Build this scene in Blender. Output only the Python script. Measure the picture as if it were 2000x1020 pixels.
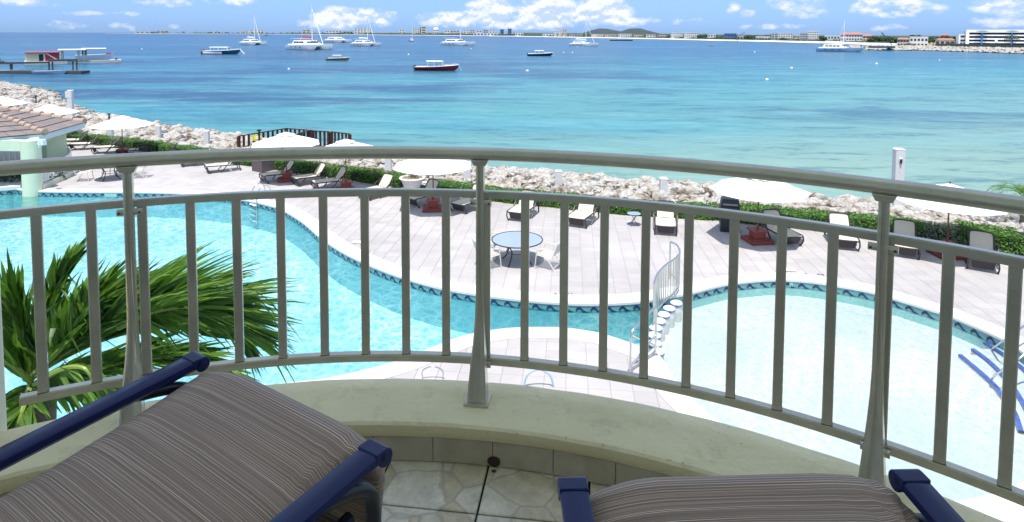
import bpy, bmesh, math, random
from mathutils import Vector, Matrix, noise as mnoise

# ------------------------------------------------------------------ scene, camera, light
SC = bpy.context.scene
for _o in list(bpy.data.objects):
    bpy.data.objects.remove(_o, do_unlink=True)
COL = SC.collection
PI = math.pi
H = 7.0                 # eye height above the pool deck
F = 1220.0              # focal length in pixels of the 2000 px wide photograph
PITCH = math.radians(3.4)
ROLL = 0.0038            # the photograph leans a little: its horizon drops to the right
PY0 = 67 + F * math.tan(PITCH)
SEA = -1.2
FLOOR = H - 1.42        # balcony floor

cam_d = bpy.data.cameras.new('camera')
cam_d.lens = F / 2000 * 36
cam_d.sensor_width = 36
cam_d.shift_y = -(510 - PY0) / 2000
cam_d.clip_start = 0.05
cam_d.clip_end = 120000
cam = bpy.data.objects.new('camera', cam_d)
COL.objects.link(cam)
cam.matrix_world = Matrix.Translation((0, 0, H)) @ Matrix.Rotation(PI / 2 - PITCH, 4, 'X') @ Matrix.Rotation(ROLL, 4, 'Z')
SC.camera = cam

SUN_EL = math.radians(72)
SUN_AZ = math.radians(192)      # clockwise from +Y: high, behind the hotel
sun_dir = Vector((math.sin(SUN_AZ) * math.cos(SUN_EL), math.cos(SUN_AZ) * math.cos(SUN_EL), math.sin(SUN_EL)))
sl = bpy.data.lights.new('sun', 'SUN')
sl.energy = 2.45
sl.angle = math.radians(0.53)
sl.color = (1.0, 0.96, 0.9)
so = bpy.data.objects.new('sun', sl)
COL.objects.link(so)
so.rotation_euler = (-sun_dir).to_track_quat('-Z', 'Y').to_euler()
so.location = (0, -20, 60)

SC.view_settings.view_transform = 'Standard'
SC.view_settings.look = 'None'
SC.view_settings.gamma = 1
SC.view_settings.use_curve_mapping = False
SC.view_settings.exposure = 1.25
SC.render.engine = 'CYCLES'
SC.cycles.max_bounces = 8
SC.cycles.transparent_max_bounces = 16


def make_world():
    w = bpy.data.worlds.new('World')
    SC.world = w
    w.use_nodes = True
    nt = w.node_tree
    N = nt.nodes
    Lk = nt.links
    N.clear()

    def m(op, a, b=None, c=None, clamp=False):
        n = N.new('ShaderNodeMath')
        n.operation = op
        n.use_clamp = clamp
        for i, v in enumerate((a, b, c)):
            if v is None:
                continue
            if isinstance(v, (int, float)):
                n.inputs[i].default_value = v
            else:
                Lk.new(v, n.inputs[i])
        return n.outputs[0]
    out = N.new('ShaderNodeOutputWorld')
    bg = N.new('ShaderNodeBackground')
    sky = N.new('ShaderNodeTexSky')
    sky.sky_type = 'NISHITA'
    sky.sun_disc = False
    sky.sun_elevation = SUN_EL
    sky.sun_rotation = SUN_AZ
    sky.air_density = 1.0
    sky.dust_density = 0.15
    sky.ozone_density = 4.0
    tint = N.new('ShaderNodeMix')
    tint.data_type = 'RGBA'
    tint.blend_type = 'MULTIPLY'
    tint.inputs[0].default_value = 1
    Lk.new(sky.outputs[0], tint.inputs[6])
    tint.inputs[7].default_value = (0.60, 0.74, 0.98, 1)
    tc = N.new('ShaderNodeTexCoord')
    sp = N.new('ShaderNodeSeparateXYZ')
    Lk.new(tc.outputs['Generated'], sp.inputs[0])
    x, y, z = sp.outputs
    az = m('ARCTAN2', x, y)
    el = m('ARCSINE', z)
    # low sky tinted blue; unseen high sky warmed to light the shaded balcony
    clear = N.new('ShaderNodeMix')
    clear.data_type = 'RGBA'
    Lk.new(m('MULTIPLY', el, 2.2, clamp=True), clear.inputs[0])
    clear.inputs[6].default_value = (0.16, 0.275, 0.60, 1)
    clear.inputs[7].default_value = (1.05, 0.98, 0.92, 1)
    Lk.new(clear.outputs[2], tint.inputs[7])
    # fractal noise over azimuth / elevation
    def fbm(scale, dx, de, detail=6, rough=0.58):
        cb = N.new('ShaderNodeCombineXYZ')
        Lk.new(m('ADD', az, dx), cb.inputs[0])
        Lk.new(m('MULTIPLY', m('ADD', el, de), 1.5), cb.inputs[1])
        nz = N.new('ShaderNodeTexNoise')
        nz.inputs['Scale'].default_value = scale
        nz.inputs['Detail'].default_value = detail
        nz.inputs['Roughness'].default_value = rough
        Lk.new(cb.outputs[0], nz.inputs['Vector'])
        return nz.outputs[0]
    n1 = fbm(26, 3.1, 0.2)
    n1b = fbm(26, 3.1, 0.2065)
    n2 = fbm(9, 7.7, 0.9)
    blobs = [(655, 36, 60, 27, 1.3), (725, 36, 60, 20, 1.0), (650, 24, 30, 12, 1), (600, 44, 30, 10, .5), (960, 24, 64, 34, 1.5), (875, 38, 66, 18, 1.2),
             (1070, 26, 76, 36, 1.6), (1180, 22, 72, 34, 1.7), (1010, 48, 100, 12, 1.1), (1225, 42, 44, 12, 1.2),
             (1430, 16, 16, 16, .9), (1455, 27, 20, 9, .9), (1530, 6, 36, 16, .8), (1570, 18, 50, 20, .6), (1700, 14, 46, 20, .8),
             (1770, 8, 50, 18, .7), (1730, 28, 50, 9, .7), (1830, 18, 26, 12, .5), (1915, 12, 40, 14, .8), (1975, 16, 60, 22, .8),
             (1950, 42, 70, 10, .4), (70, 6, 60, 10, .55), (330, 6, 60, 9, .5), (440, 3, 70, 9, .5), (200, 26, 60, 5, .28), (1300, 40, 60, 6, .25),
             (1500, 52, 60, 5, .25), (1740, 54, 60, 5, .2), (230, 52, 80, 6, .12)]
    mask = None
    for (px, py, wx, wy, s) in blobs:
        a0 = math.atan((px - 1000) / F)
        ca = math.cos(a0)
        e0 = (67 + (px - 1000) * ROLL - py) / F * ca
        wa = wx / F * ca * ca
        we = wy / F * ca
        dx = m('DIVIDE', m('SUBTRACT', az, a0), wa)
        dy = m('DIVIDE', m('SUBTRACT', el, e0), we)
        r2 = m('ADD', m('MULTIPLY', dx, dx), m('MULTIPLY', dy, dy))
        g = m('MULTIPLY', m('SUBTRACT', 1.0, r2), s)
        mask = g if mask is None else m('MAXIMUM', mask, g)
    mask = m('MAXIMUM', mask, -1.5)
    # unseen fair weather clouds above the frame, thickened to whiten the balcony's light
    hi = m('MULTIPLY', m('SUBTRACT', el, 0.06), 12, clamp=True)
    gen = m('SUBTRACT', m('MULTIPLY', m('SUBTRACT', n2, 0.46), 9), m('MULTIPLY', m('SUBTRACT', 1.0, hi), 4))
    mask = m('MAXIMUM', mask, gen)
    mask = m('ADD', mask, m('MULTIPLY', m('SUBTRACT', n1, 0.50), 3.0))
    cover = m('MULTIPLY', m('ADD', mask, -0.05), 1.25, clamp=True)
    sm = m('SMOOTH_MIN', cover, 0.96, 0.1)
    lit = m('ADD', m('MULTIPLY', m('SUBTRACT', n1, n1b), 11), m('ADD', m('MULTIPLY', m('SUBTRACT', n2, .5), 0.8), 0.62), clamp=True)
    cc = N.new('ShaderNodeMix')
    cc.data_type = 'RGBA'
    Lk.new(lit, cc.inputs[0])
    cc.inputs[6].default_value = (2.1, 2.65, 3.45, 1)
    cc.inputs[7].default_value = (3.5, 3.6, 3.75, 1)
    mx = N.new('ShaderNodeMix')
    mx.data_type = 'RGBA'
    Lk.new(sm, mx.inputs[0])
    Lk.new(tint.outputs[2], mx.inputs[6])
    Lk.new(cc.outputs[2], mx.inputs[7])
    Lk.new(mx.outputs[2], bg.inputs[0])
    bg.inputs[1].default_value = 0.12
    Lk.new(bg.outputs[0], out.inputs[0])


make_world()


# ------------------------------------------------------------------ helpers
def ray(px, py):
    dx, dy = px - 1000, py - PY0
    xc = (dx * math.cos(ROLL) + dy * math.sin(ROLL)) / F
    yc = -(-dx * math.sin(ROLL) + dy * math.cos(ROLL)) / F
    return Vector((xc, math.cos(PITCH) + yc * math.sin(PITCH), yc * math.cos(PITCH) - math.sin(PITCH)))


def G(px, py, z=0.0):
    """the place at height z that the photograph shows at (px, py)"""
    d = ray(px, py)
    t = (z - H) / d.z
    return Vector((d.x * t, d.y * t, z))


def AT(px, py, y):
    """the place at distance y that the photograph shows at (px, py)"""
    d = ray(px, py)
    t = y / d.y
    return Vector((d.x * t, y, H + d.z * t))


def tag(o, label=None, cat=None, group=None, kind=None):
    if label: o['label'] = label
    if cat: o['category'] = cat
    if group: o['group'] = group
    if kind: o['kind'] = kind
    return o


def empty(name, loc, rz=0.0, label=None, cat=None, group=None):
    o = bpy.data.objects.new(name, None)
    o.empty_display_size = 0.2
    COL.objects.link(o)
    o.location = loc
    o.rotation_euler = (0, 0, rz)
    return tag(o, label, cat, group)


def copy_tree(o, parent=None):
    c = o.copy()
    COL.objects.link(c)
    c.parent = parent
    for ch in [k for k in KIDS.get(o.name, [])]:
        cc = copy_tree(ch, c)
        KIDS.setdefault(c.name, []).append(cc)
    return c


KIDS = {}


class MB:
    def __init__(s):
        s.v = []
        s.f = []
        s.uv = {}

    def add(s, vs, fs, M=None):
        b = len(s.v)
        if M is not None:
            vs = [M @ Vector(p) for p in vs]
        s.v.extend([tuple(p) for p in vs])
        s.f.extend([tuple(b + i for i in q) for q in fs])
        return s

    def box(s, c, d, rz=0.0, M=None, taper=1.0):
        hx, hy, hz = d[0] / 2, d[1] / 2, d[2] / 2
        vs = []
        for z, k in ((-hz, 1), (hz, taper)):
            for x, y in ((-hx, -hy), (hx, -hy), (hx, hy), (-hx, hy)):
                vs.append((x * k, y * k, z))
        T = Matrix.Translation(c) @ Matrix.Rotation(rz, 4, 'Z')
        if M is not None:
            T = M @ T
        return s.add(vs, [(0, 3, 2, 1), (4, 5, 6, 7), (0, 1, 5, 4), (1, 2, 6, 5), (2, 3, 7, 6), (3, 0, 4, 7)], T)

    def tube(s, pts, r, seg=8, closed=False, sx=1.0, caps=True, up=None):
        """round or flattened bar along pts; r may be a list; sx squeezes it along its side axis"""
        pts = [Vector(p) for p in pts]
        n = len(pts)
        rr = r if isinstance(r, (list, tuple)) else [r] * n
        rings = []
        prev = None
        for i, p in enumerate(pts):
            if closed:
                t = pts[(i + 1) % n] - pts[i - 1]
            else:
                t = pts[min(i + 1, n - 1)] - pts[max(i - 1, 0)]
            t.normalize()
            ref = Vector(up) if up else (prev if prev is not None else (Vector((0, 0, 1)) if abs(t.z) < 0.9 else Vector((0, 1, 0))))
            u = ref - t * ref.dot(t)
            if u.length < 1e-5:
                u = Vector((1, 0, 0)) - t * t.x
            u.normalize()
            if not up:
                prev = u
            w = t.cross(u)
            ring = []
            for k in range(seg):
                a = 2 * PI * k / seg + (PI / 4 if seg == 4 else 0)
                ring.append(p + (u * math.cos(a) + w * math.sin(a) * sx) * rr[i])
            rings.append(ring)
        b = len(s.v)
        for rg in rings:
            s.v.extend([tuple(q) for q in rg])
        m = n if closed else n - 1
        for i in range(m):
            for k in range(seg):
                a0 = b + i * seg + k
                a1 = b + i * seg + (k + 1) % seg
                c0 = b + ((i + 1) % n) * seg + k
                c1 = b + ((i + 1) % n) * seg + (k + 1) % seg
                s.f.append((a0, a1, c1, c0))
        if caps and not closed:
            s.f.append(tuple(b + k for k in reversed(range(seg))))
            s.f.append(tuple(b + (n - 1) * seg + k for k in range(seg)))
        return s

    def lathe(s, prof, c=(0, 0, 0), seg=16, M=None):
        b0 = []
        for (r, z) in prof:
            b0.append([(r * math.cos(2 * PI * k / seg), r * math.sin(2 * PI * k / seg), z) for k in range(seg)])
        vs = [p for rg in b0 for p in rg]
        fs = []
        for i in range(len(prof) - 1):
            for k in range(seg):
                fs.append((i * seg + k, i * seg + (k + 1) % seg, (i + 1) * seg + (k + 1) % seg, (i + 1) * seg + k))
        if prof[0][0] > 1e-4:
            fs.append(tuple(reversed(range(seg))))
        if prof[-1][0] > 1e-4:
            fs.append(tuple((len(prof) - 1) * seg + k for k in range(seg)))
        T = Matrix.Translation(c)
        if M is not None:
            T = M @ T
        return s.add(vs, fs, T)

    def prism(s, poly, z0, z1):
        n = len(poly)
        vs = [(p[0], p[1], z0) for p in poly] + [(p[0], p[1], z1) for p in poly]
        fs = [tuple(reversed(range(n))), tuple(range(n, 2 * n))]
        for i in range(n):
            j = (i + 1) % n
            fs.append((i, j, n + j, n + i))
        return s.add(vs, fs)

    def grid(s, rows, close_u=False):
        """rows of equally many points"""
        b = len(s.v)
        n = len(rows[0])
        for r in rows:
            s.v.extend([tuple(p) for p in r])
        for i in range(len(rows) - 1):
            for k in range(n if close_u else n - 1):
                k2 = (k + 1) % n
                s.f.append((b + i * n + k, b + i * n + k2, b + (i + 1) * n + k2, b + (i + 1) * n + k))
        return s

    def build(s, name, mat, parent=None, smooth=False, bevel=0.0, label=None, uv=None, fix=True, **kw):
        me = bpy.data.meshes.new(name)
        me.from_pydata(s.v, [], s.f)
        if uv is not None:
            lay = me.uv_layers.new(name='UVMap')
            for lp in me.loops:
                lay.data[lp.index].uv = uv[lp.vertex_index]
        me.materials.append(mat)
        if fix and len(s.f) < 60000:
            bm = bmesh.new()
            bm.from_mesh(me)
            bmesh.ops.recalc_face_normals(bm, faces=bm.faces)
            bm.to_mesh(me)
            bm.free()
        if smooth:
            me.polygons.foreach_set('use_smooth', [True] * len(me.polygons))
        o = bpy.data.objects.new(name, me)
        COL.objects.link(o)
        if parent is not None:
            o.parent = parent
            KIDS.setdefault(parent.name, []).append(o)
        if bevel > 0:
            b = o.modifiers.new('bevel', 'BEVEL')
            b.width = bevel
            b.segments = 2
            b.limit_method = 'ANGLE'
            b.angle_limit = math.radians(40)
        if smooth:
            try:
                me.set_sharp_from_angle(angle=math.radians(42))
            except Exception:
                pass
        tag(o, label, **kw)
        return o


def inst(src, parent=None, M=None):
    o = bpy.data.objects.new(src.name.split('.')[0], src.data)
    COL.objects.link(o)
    if parent is not None:
        o.parent = parent
        KIDS.setdefault(parent.name, []).append(o)
    if M is not None:
        o.matrix_basis = M
    return o


def arc_pts(c, r, a0, a1, n, z):
    return [Vector((c[0] + r * math.cos(a0 + (a1 - a0) * i / n), c[1] + r * math.sin(a0 + (a1 - a0) * i / n), z)) for i in range(n + 1)]


def catmull(pts, k=8, closed=False):
    out = []
    n = len(pts)
    P_ = [Vector(p) for p in pts]
    rng = n if closed else n - 1
    for i in range(rng):
        p0 = P_[(i - 1) % n] if (closed or i > 0) else P_[0]
        p1 = P_[i]
        p2 = P_[(i + 1) % n]
        p3 = P_[(i + 2) % n] if (closed or i + 2 < n) else P_[-1]
        for j in range(k):
            t = j / k
            out.append(0.5 * ((2 * p1) + (p2 - p0) * t + (2 * p0 - 5 * p1 + 4 * p2 - p3) * t * t + (3 * p1 - p0 - 3 * p2 + p3) * t ** 3))
    if not closed:
        out.append(P_[-1])
    return out


def pip(x, y, poly):
    c = False
    j = len(poly) - 1
    for i in range(len(poly)):
        xi, yi = poly[i][0], poly[i][1]
        xj, yj = poly[j][0], poly[j][1]
        if (yi > y) != (yj > y) and x < (xj - xi) * (y - yi) / (yj - yi) + xi:
            c = not c
        j = i
    return c


# ------------------------------------------------------------------ materials
def mat(name, col, rough=0.5, metal=0.0, var=0.0, vscale=3.0, bump=0.0, bscale=40.0, spec=0.5, col2=None, coat=0.0, detail=5, stretch=None):
    m = bpy.data.materials.new(name)
    m.use_nodes = True
    nt = m.node_tree
    b = nt.nodes['Principled BSDF']
    b.inputs['Base Color'].default_value = (*col, 1)
    b.inputs['Roughness'].default_value = rough
    b.inputs['Metallic'].default_value = metal
    b.inputs['Specular IOR Level'].default_value = spec
    b.inputs['Coat Weight'].default_value = coat
    if var or col2 or bump:
        tc = nt.nodes.new('ShaderNodeTexCoord')
        mp = nt.nodes.new('ShaderNodeMapping')
        if stretch: mp.inputs['Scale'].default_value = stretch
        nt.links.new(tc.outputs['Object'], mp.inputs[0])
    if var or col2:
        nz = nt.nodes.new('ShaderNodeTexNoise')
        nz.inputs['Scale'].default_value = vscale
        nz.inputs['Detail'].default_value = detail
        nz.inputs['Roughness'].default_value = 0.65
        nt.links.new(mp.outputs[0], nz.inputs['Vector'])
        rp = nt.nodes.new('ShaderNodeValToRGB')
        rp.color_ramp.elements[0].position = 0.32
        rp.color_ramp.elements[1].position = 0.68
        a = col
        c2 = col2 if col2 else tuple(min(1, c * (1 + var)) for c in col)
        a = col if col2 else tuple(c * (1 - var) for c in col)
        rp.color_ramp.elements[0].color = (*a, 1)
        rp.color_ramp.elements[1].color = (*c2, 1)
        nt.links.new(nz.outputs[0], rp.inputs[0])
        nt.links.new(rp.outputs[0], b.inputs['Base Color'])
    if bump:
        n2 = nt.nodes.new('ShaderNodeTexNoise')
        n2.inputs['Scale'].default_value = bscale
        n2.inputs['Detail'].default_value = 6
        nt.links.new(mp.outputs[0], n2.inputs['Vector'])
        bp = nt.nodes.new('ShaderNodeBump')
        bp.inputs['Strength'].default_value = bump
        bp.inputs['Distance'].default_value = 0.02
        nt.links.new(n2.outputs[0], bp.inputs['Height'])
        nt.links.new(bp.outputs[0], b.inputs['Normal'])
    return m


def leaf_mat(name, c1, c2, vscale=2.0, trans=0.25, rough=0.45):
    m = bpy.data.materials.new(name)
    m.use_nodes = True
    nt = m.node_tree
    b = nt.nodes['Principled BSDF']
    out = nt.nodes['Material Output']
    gi = nt.nodes.new('ShaderNodeNewGeometry')
    rp = nt.nodes.new('ShaderNodeValToRGB')
    rp.color_ramp.elements[0].color = (*c1, 1)
    rp.color_ramp.elements[1].color = (*c2, 1)
    nt.links.new(gi.outputs['Random Per Island'], rp.inputs[0])
    nt.links.new(rp.outputs[0], b.inputs['Base Color'])
    b.inputs['Roughness'].default_value = rough
    tr = nt.nodes.new('ShaderNodeBsdfTranslucent')
    br = nt.nodes.new('ShaderNodeMix')
    br.data_type = 'RGBA'
    br.blend_type = 'MULTIPLY'
    br.inputs[0].default_value = 1
    nt.links.new(rp.outputs[0], br.inputs[6])
    br.inputs[7].default_value = (1.5, 1.7, 0.6, 1)
    nt.links.new(br.outputs[2], tr.inputs[0])
    mx = nt.nodes.new('ShaderNodeMixShader')
    mx.inputs[0].default_value = trans
    nt.links.new(b.outputs[0], mx.inputs[1])
    nt.links.new(tr.outputs[0], mx.inputs[2])
    nt.links.new(mx.outputs[0], out.inputs[0])
    return m


M_white = mat('white_paint', (0.78, 0.78, 0.76), 0.45, var=0.04)
M_boat = mat('boat_gelcoat', (0.82, 0.82, 0.82), 0.25, spec=0.6)
M_dark = mat('dark_glass', (0.02, 0.025, 0.03), 0.15)
M_black = mat('black_plastic', (0.015, 0.015, 0.017), 0.4)
M_steel = mat('stainless_steel', (0.62, 0.62, 0.6), 0.22, metal=1.0)
M_rail = mat('railing_paint', (0.33, 0.335, 0.29), 0.33, var=0.05, vscale=6, spec=0.5)
M_hole = mat('dark_recess', (0.03, 0.03, 0.03), 0.7)

# ------------------------------------------------------------------ sea
def sea_material():
    m = bpy.data.materials.new('sea_water')
    m.use_nodes = True
    nt = m.node_tree
    N, Lk = nt.nodes, nt.links
    b = N['Principled BSDF']
    geo = N.new('ShaderNodeNewGeometry')
    sp = N.new('ShaderNodeSeparateXYZ')
    Lk.new(geo.outputs['Position'], sp.inputs[0])

    def mth(op, a, b_=None, c=None, clamp=False):
        n = N.new('ShaderNodeMath')
        n.operation = op
        n.use_clamp = clamp
        for i, v in enumerate((a, b_, c)):
            if v is None: continue
            if isinstance(v, (int, float)): n.inputs[i].default_value = v
            else: Lk.new(v, n.inputs[i])
        return n.outputs[0]

    def nz(scale, sx=1, sy=1, detail=4, rough=.55, dist=0.0, off=0.0, rot=0.0):
        mp = N.new('ShaderNodeMapping')
        mp.inputs['Scale'].default_value = (sx, sy, 1)
        mp.inputs['Location'].default_value = (off, off * .7, 0)
        mp.inputs['Rotation'].default_value = (0, 0, rot)
        Lk.new(geo.outputs['Position'], mp.inputs[0])
        t = N.new('ShaderNodeTexNoise')
        t.inputs['Scale'].default_value = scale
        t.inputs['Detail'].default_value = detail
        t.inputs['Roughness'].default_value = rough
        t.inputs['Distortion'].default_value = dist
        Lk.new(mp.outputs[0], t.inputs['Vector'])
        return t.outputs[0]

    def mixc(fac, a, c):
        n = N.new('ShaderNodeMix')
        n.data_type = 'RGBA'
        Lk.new(fac, n.inputs[0])
        for k, v in ((6, a), (7, c)):
            if isinstance(v, tuple): n.inputs[k].default_value = (*v, 1)
            else: Lk.new(v, n.inputs[k])
        return n.outputs[2]
    x, y = sp.outputs[0], sp.outputs[1]
    big = nz(0.012, 0.5, 1.0, 3, .5, 0, 40)
    # depth coordinate: the bay deepens away from the shore and towards the open sea on the left
    q = mth('ADD', mth('SUBTRACT', y, mth('MULTIPLY', x, 0.42)), mth('MULTIPLY', mth('SUBTRACT', big, .5), 70))
    lg = mth('LOGARITHM', mth('MAXIMUM', q, 5.0), 10.0)
    rp = N.new('ShaderNodeValToRGB')
    cr = rp.color_ramp
    lo, hi = 1.3, 3.3
    stops = [(30, (.19, .31, .265)), (44, (.12, .265, .26)), (70, (.070, .24, .255)), (115, (.040, .185, .235)), (190, (.018, .115, .19)),
             (330, (.009, .082, .165)), (700, (.005, .058, .14)), (1500, (.004, .045, .125))]
    while len(cr.elements) < len(stops): cr.elements.new(0.5)
    for e, (d, c) in zip(cr.elements, stops):
        e.position = (math.log10(d) - lo) / (hi - lo)
        e.color = (*c, 1)
    Lk.new(mth('DIVIDE', mth('SUBTRACT', lg, lo), hi - lo, clamp=True), rp.inputs[0])
    col = rp.outputs[0]
    # sea grass beds
    pn = mth('ADD', mth('MULTIPLY', nz(0.045, .45, 1.0, 6, .62, .6, 11), .72), mth('MULTIPLY', nz(0.016, .5, 1, 3, .5, .2, 91), .28))
    left = mth('MULTIPLY', mth('ADD', mth('MULTIPLY', x, -0.006), 0.55), 1, clamp=True)
    band = mth('MULTIPLY', mth('SUBTRACT', y, 38), 0.03, clamp=True)
    thr = mth('SUBTRACT', 0.545, mth('MULTIPLY', left, 0.085))
    grass = mth('MULTIPLY', mth('MULTIPLY', mth('SUBTRACT', pn, thr), 13, clamp=True), band)
    grass = mth('MULTIPLY', grass, mth('ADD', 0.46, mth('MULTIPLY', left, 0.44)))
    far = mth('SUBTRACT', 1.0, mth('MULTIPLY', mth('SUBTRACT', y, 250), 0.003, clamp=True))
    grass = mth('MULTIPLY', grass, far)
    col = mixc(grass, col, (.006, .05, .125))
    # pale sand tongues
    sn = nz(0.03, .28, 1.1, 5, .6, .5, 55)
    sand = mth('MULTIPLY', mth('MULTIPLY', mth('SUBTRACT', sn, .56), 9, clamp=True), 0.42)
    sand = mth('MULTIPLY', sand, mth('SUBTRACT', 1.0, mth('MULTIPLY', mth('SUBTRACT', y, 500), 0.002, clamp=True)))
    col = mixc(sand, col, (.045, .27, .33))
    # long pale streaks far out
    st = nz(0.004, .12, 2.2, 4, .6, 0, 21)
    stf = mth('MULTIPLY', mth('MULTIPLY', mth('SUBTRACT', st, .52), 10, clamp=True), mth('MULTIPLY', mth('SUBTRACT', y, 180), 0.004, clamp=True))
    col = mixc(mth('MULTIPLY', stf, .5), col, (.03, .22, .33))
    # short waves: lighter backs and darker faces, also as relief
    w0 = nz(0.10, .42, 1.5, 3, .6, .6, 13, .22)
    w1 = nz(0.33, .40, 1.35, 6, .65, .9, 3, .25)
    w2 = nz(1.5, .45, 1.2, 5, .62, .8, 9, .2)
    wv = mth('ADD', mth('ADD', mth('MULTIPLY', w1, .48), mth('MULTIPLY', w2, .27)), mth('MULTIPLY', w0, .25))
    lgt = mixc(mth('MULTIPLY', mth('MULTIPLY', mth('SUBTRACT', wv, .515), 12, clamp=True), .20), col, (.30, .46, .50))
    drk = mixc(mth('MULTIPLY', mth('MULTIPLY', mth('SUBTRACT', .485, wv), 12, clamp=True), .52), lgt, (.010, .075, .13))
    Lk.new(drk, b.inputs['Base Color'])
    b.inputs['Roughness'].default_value = 0.22
    b.inputs['IOR'].default_value = 1.33
    b.inputs['Specular IOR Level'].default_value = 0.04
    bp = N.new('ShaderNodeBump')
    bp.inputs['Strength'].default_value = 1.0
    bp.inputs['Distance'].default_value = 0.30
    Lk.new(wv, bp.inputs['Height'])
    Lk.new(bp.outputs[0], b.inputs['Normal'])
    return m


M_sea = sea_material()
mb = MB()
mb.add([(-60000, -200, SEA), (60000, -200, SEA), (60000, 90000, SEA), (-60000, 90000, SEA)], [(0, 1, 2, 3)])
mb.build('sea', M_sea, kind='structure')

# ------------------------------------------------------------------ pool outline (union of both pools)
OUT = [(-420, 395), (-250, 372), (-100, 369), (0, 371), (30, 369), (60, 373), (150, 375), (300, 376), (400, 381), (480, 391), (535, 403.5), (554, 411), (590, 433),
       (618, 457), (638, 472.5), (682, 499), (760, 533), (850, 560), (925, 574), (990, 583), (1050, 589), (1110, 593), (1166, 594), (1247, 590), (1312, 579),
       (1350, 572), (1400, 559), (1434, 553), (1506, 546.5), (1577, 549.7), (1640, 559), (1707, 572), (1821, 606), (1850, 615), (1947, 657), (2000, 689), (2060, 740),
       (2100, 800), (2090, 880), (1980, 955), (1800, 985), (1600, 940), (1450, 858), (1345, 775), (1300, 715),
       (1284, 694), (1248, 677.5), (1186, 656), (1167, 651), (1106, 642), (1050, 640.5), (1000, 642), (950, 648), (900, 659), (860, 674), (820, 690), (779, 706), (720, 722), (640, 740), (540, 755),
       (420, 800), (250, 870), (0, 930), (-300, 930), (-700, 800), (-700, 500)]
I_SPLIT_A = 24      # (1312, 579) where the divider leaves the far side
I_SPLIT_B = 45      # (1284, 694) where it meets the island
UW = [G(px, py, 0) for px, py in OUT]
K = 5
UL = catmull(UW, K, closed=True)
DIV = catmull([UW[I_SPLIT_A]] + [G(*q, 0) for q in [(1306, 601), (1293, 616), (1284, 629), (1278, 642), (1275, 656), (1276, 672)]] + [UW[I_SPLIT_B]], 4)
main_loop = UL[:I_SPLIT_A * K + 1] + DIV[1:-1] + UL[I_SPLIT_B * K:]
kids_loop = UL[I_SPLIT_A * K:I_SPLIT_B * K + 1] + list(reversed(DIV[1:-1]))


def area(l):
    return sum(l[i].x * l[(i + 1) % len(l)].y - l[(i + 1) % len(l)].x * l[i].y for i in range(len(l))) / 2


def offset_loop(l, d):
    s = 1 if area(l) > 0 else -1
    out = []
    n = len(l)
    for i in range(n):
        t = (l[(i + 1) % n] - l[i - 1]).normalized()
        nrm = Vector((t.y, -t.x, 0)) * s
        out.append(l[i] + nrm * d)
    return out


# ------------------------------------------------------------------ deck
HEDGE_PX = [(-150, 258), (0, 264), (105, 276), (200, 286), (300, 300), (420, 318), (500, 328), (600, 343), (700, 357), (760, 367), (860, 382), (960, 396), (1060, 406), (1200, 421), (1330, 430),
            (1405, 434), (1500, 444), (1600, 454), (1700, 465), (1805, 478), (1900, 491), (2000, 504), (2150, 530), (2400, 580)]
HF = [G(x, y, 0) for x, y in HEDGE_PX]      # front foot of the hedge


def off_line(l, d):
    out = []
    for i in range(len(l)):
        t = (l[min(i + 1, len(l) - 1)] - l[max(i - 1, 0)]).normalized()
        out.append(l[i] + Vector((-t.y, t.x, 0)) * d)
    return out


HB = off_line(HF, 0.95)
deck_outer = [Vector((-62, 8, 0)), Vector((-62, 60, 0))] + HB + [Vector((24, 8, 0))]
bm = bmesh.new()


def loop_edges(bm, l, z):
    vs = [bm.verts.new((p.x, p.y, z)) for p in l]
    return [bm.edges.new((vs[i], vs[(i + 1) % len(vs)])) for i in range(len(vs))]


ed = loop_edges(bm, deck_outer, -0.012) + loop_edges(bm, offset_loop(UL, 0.05), -0.012)
bmesh.ops.triangle_fill(bm, edges=ed, use_beauty=True, use_dissolve=False)
for fc in bm.faces:
    if fc.normal.z < 0: fc.normal_flip()
me = bpy.data.meshes.new('deck')
bm.to_mesh(me)
bm.free()
M_joint = mat('deck_joint_sand', (0.34, 0.32, 0.31), 0.9, var=0.15, vscale=2)
me.materials.append(M_joint)
deck = bpy.data.objects.new('pool_deck', me)
COL.objects.link(deck)
tag(deck, kind='structure')


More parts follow.
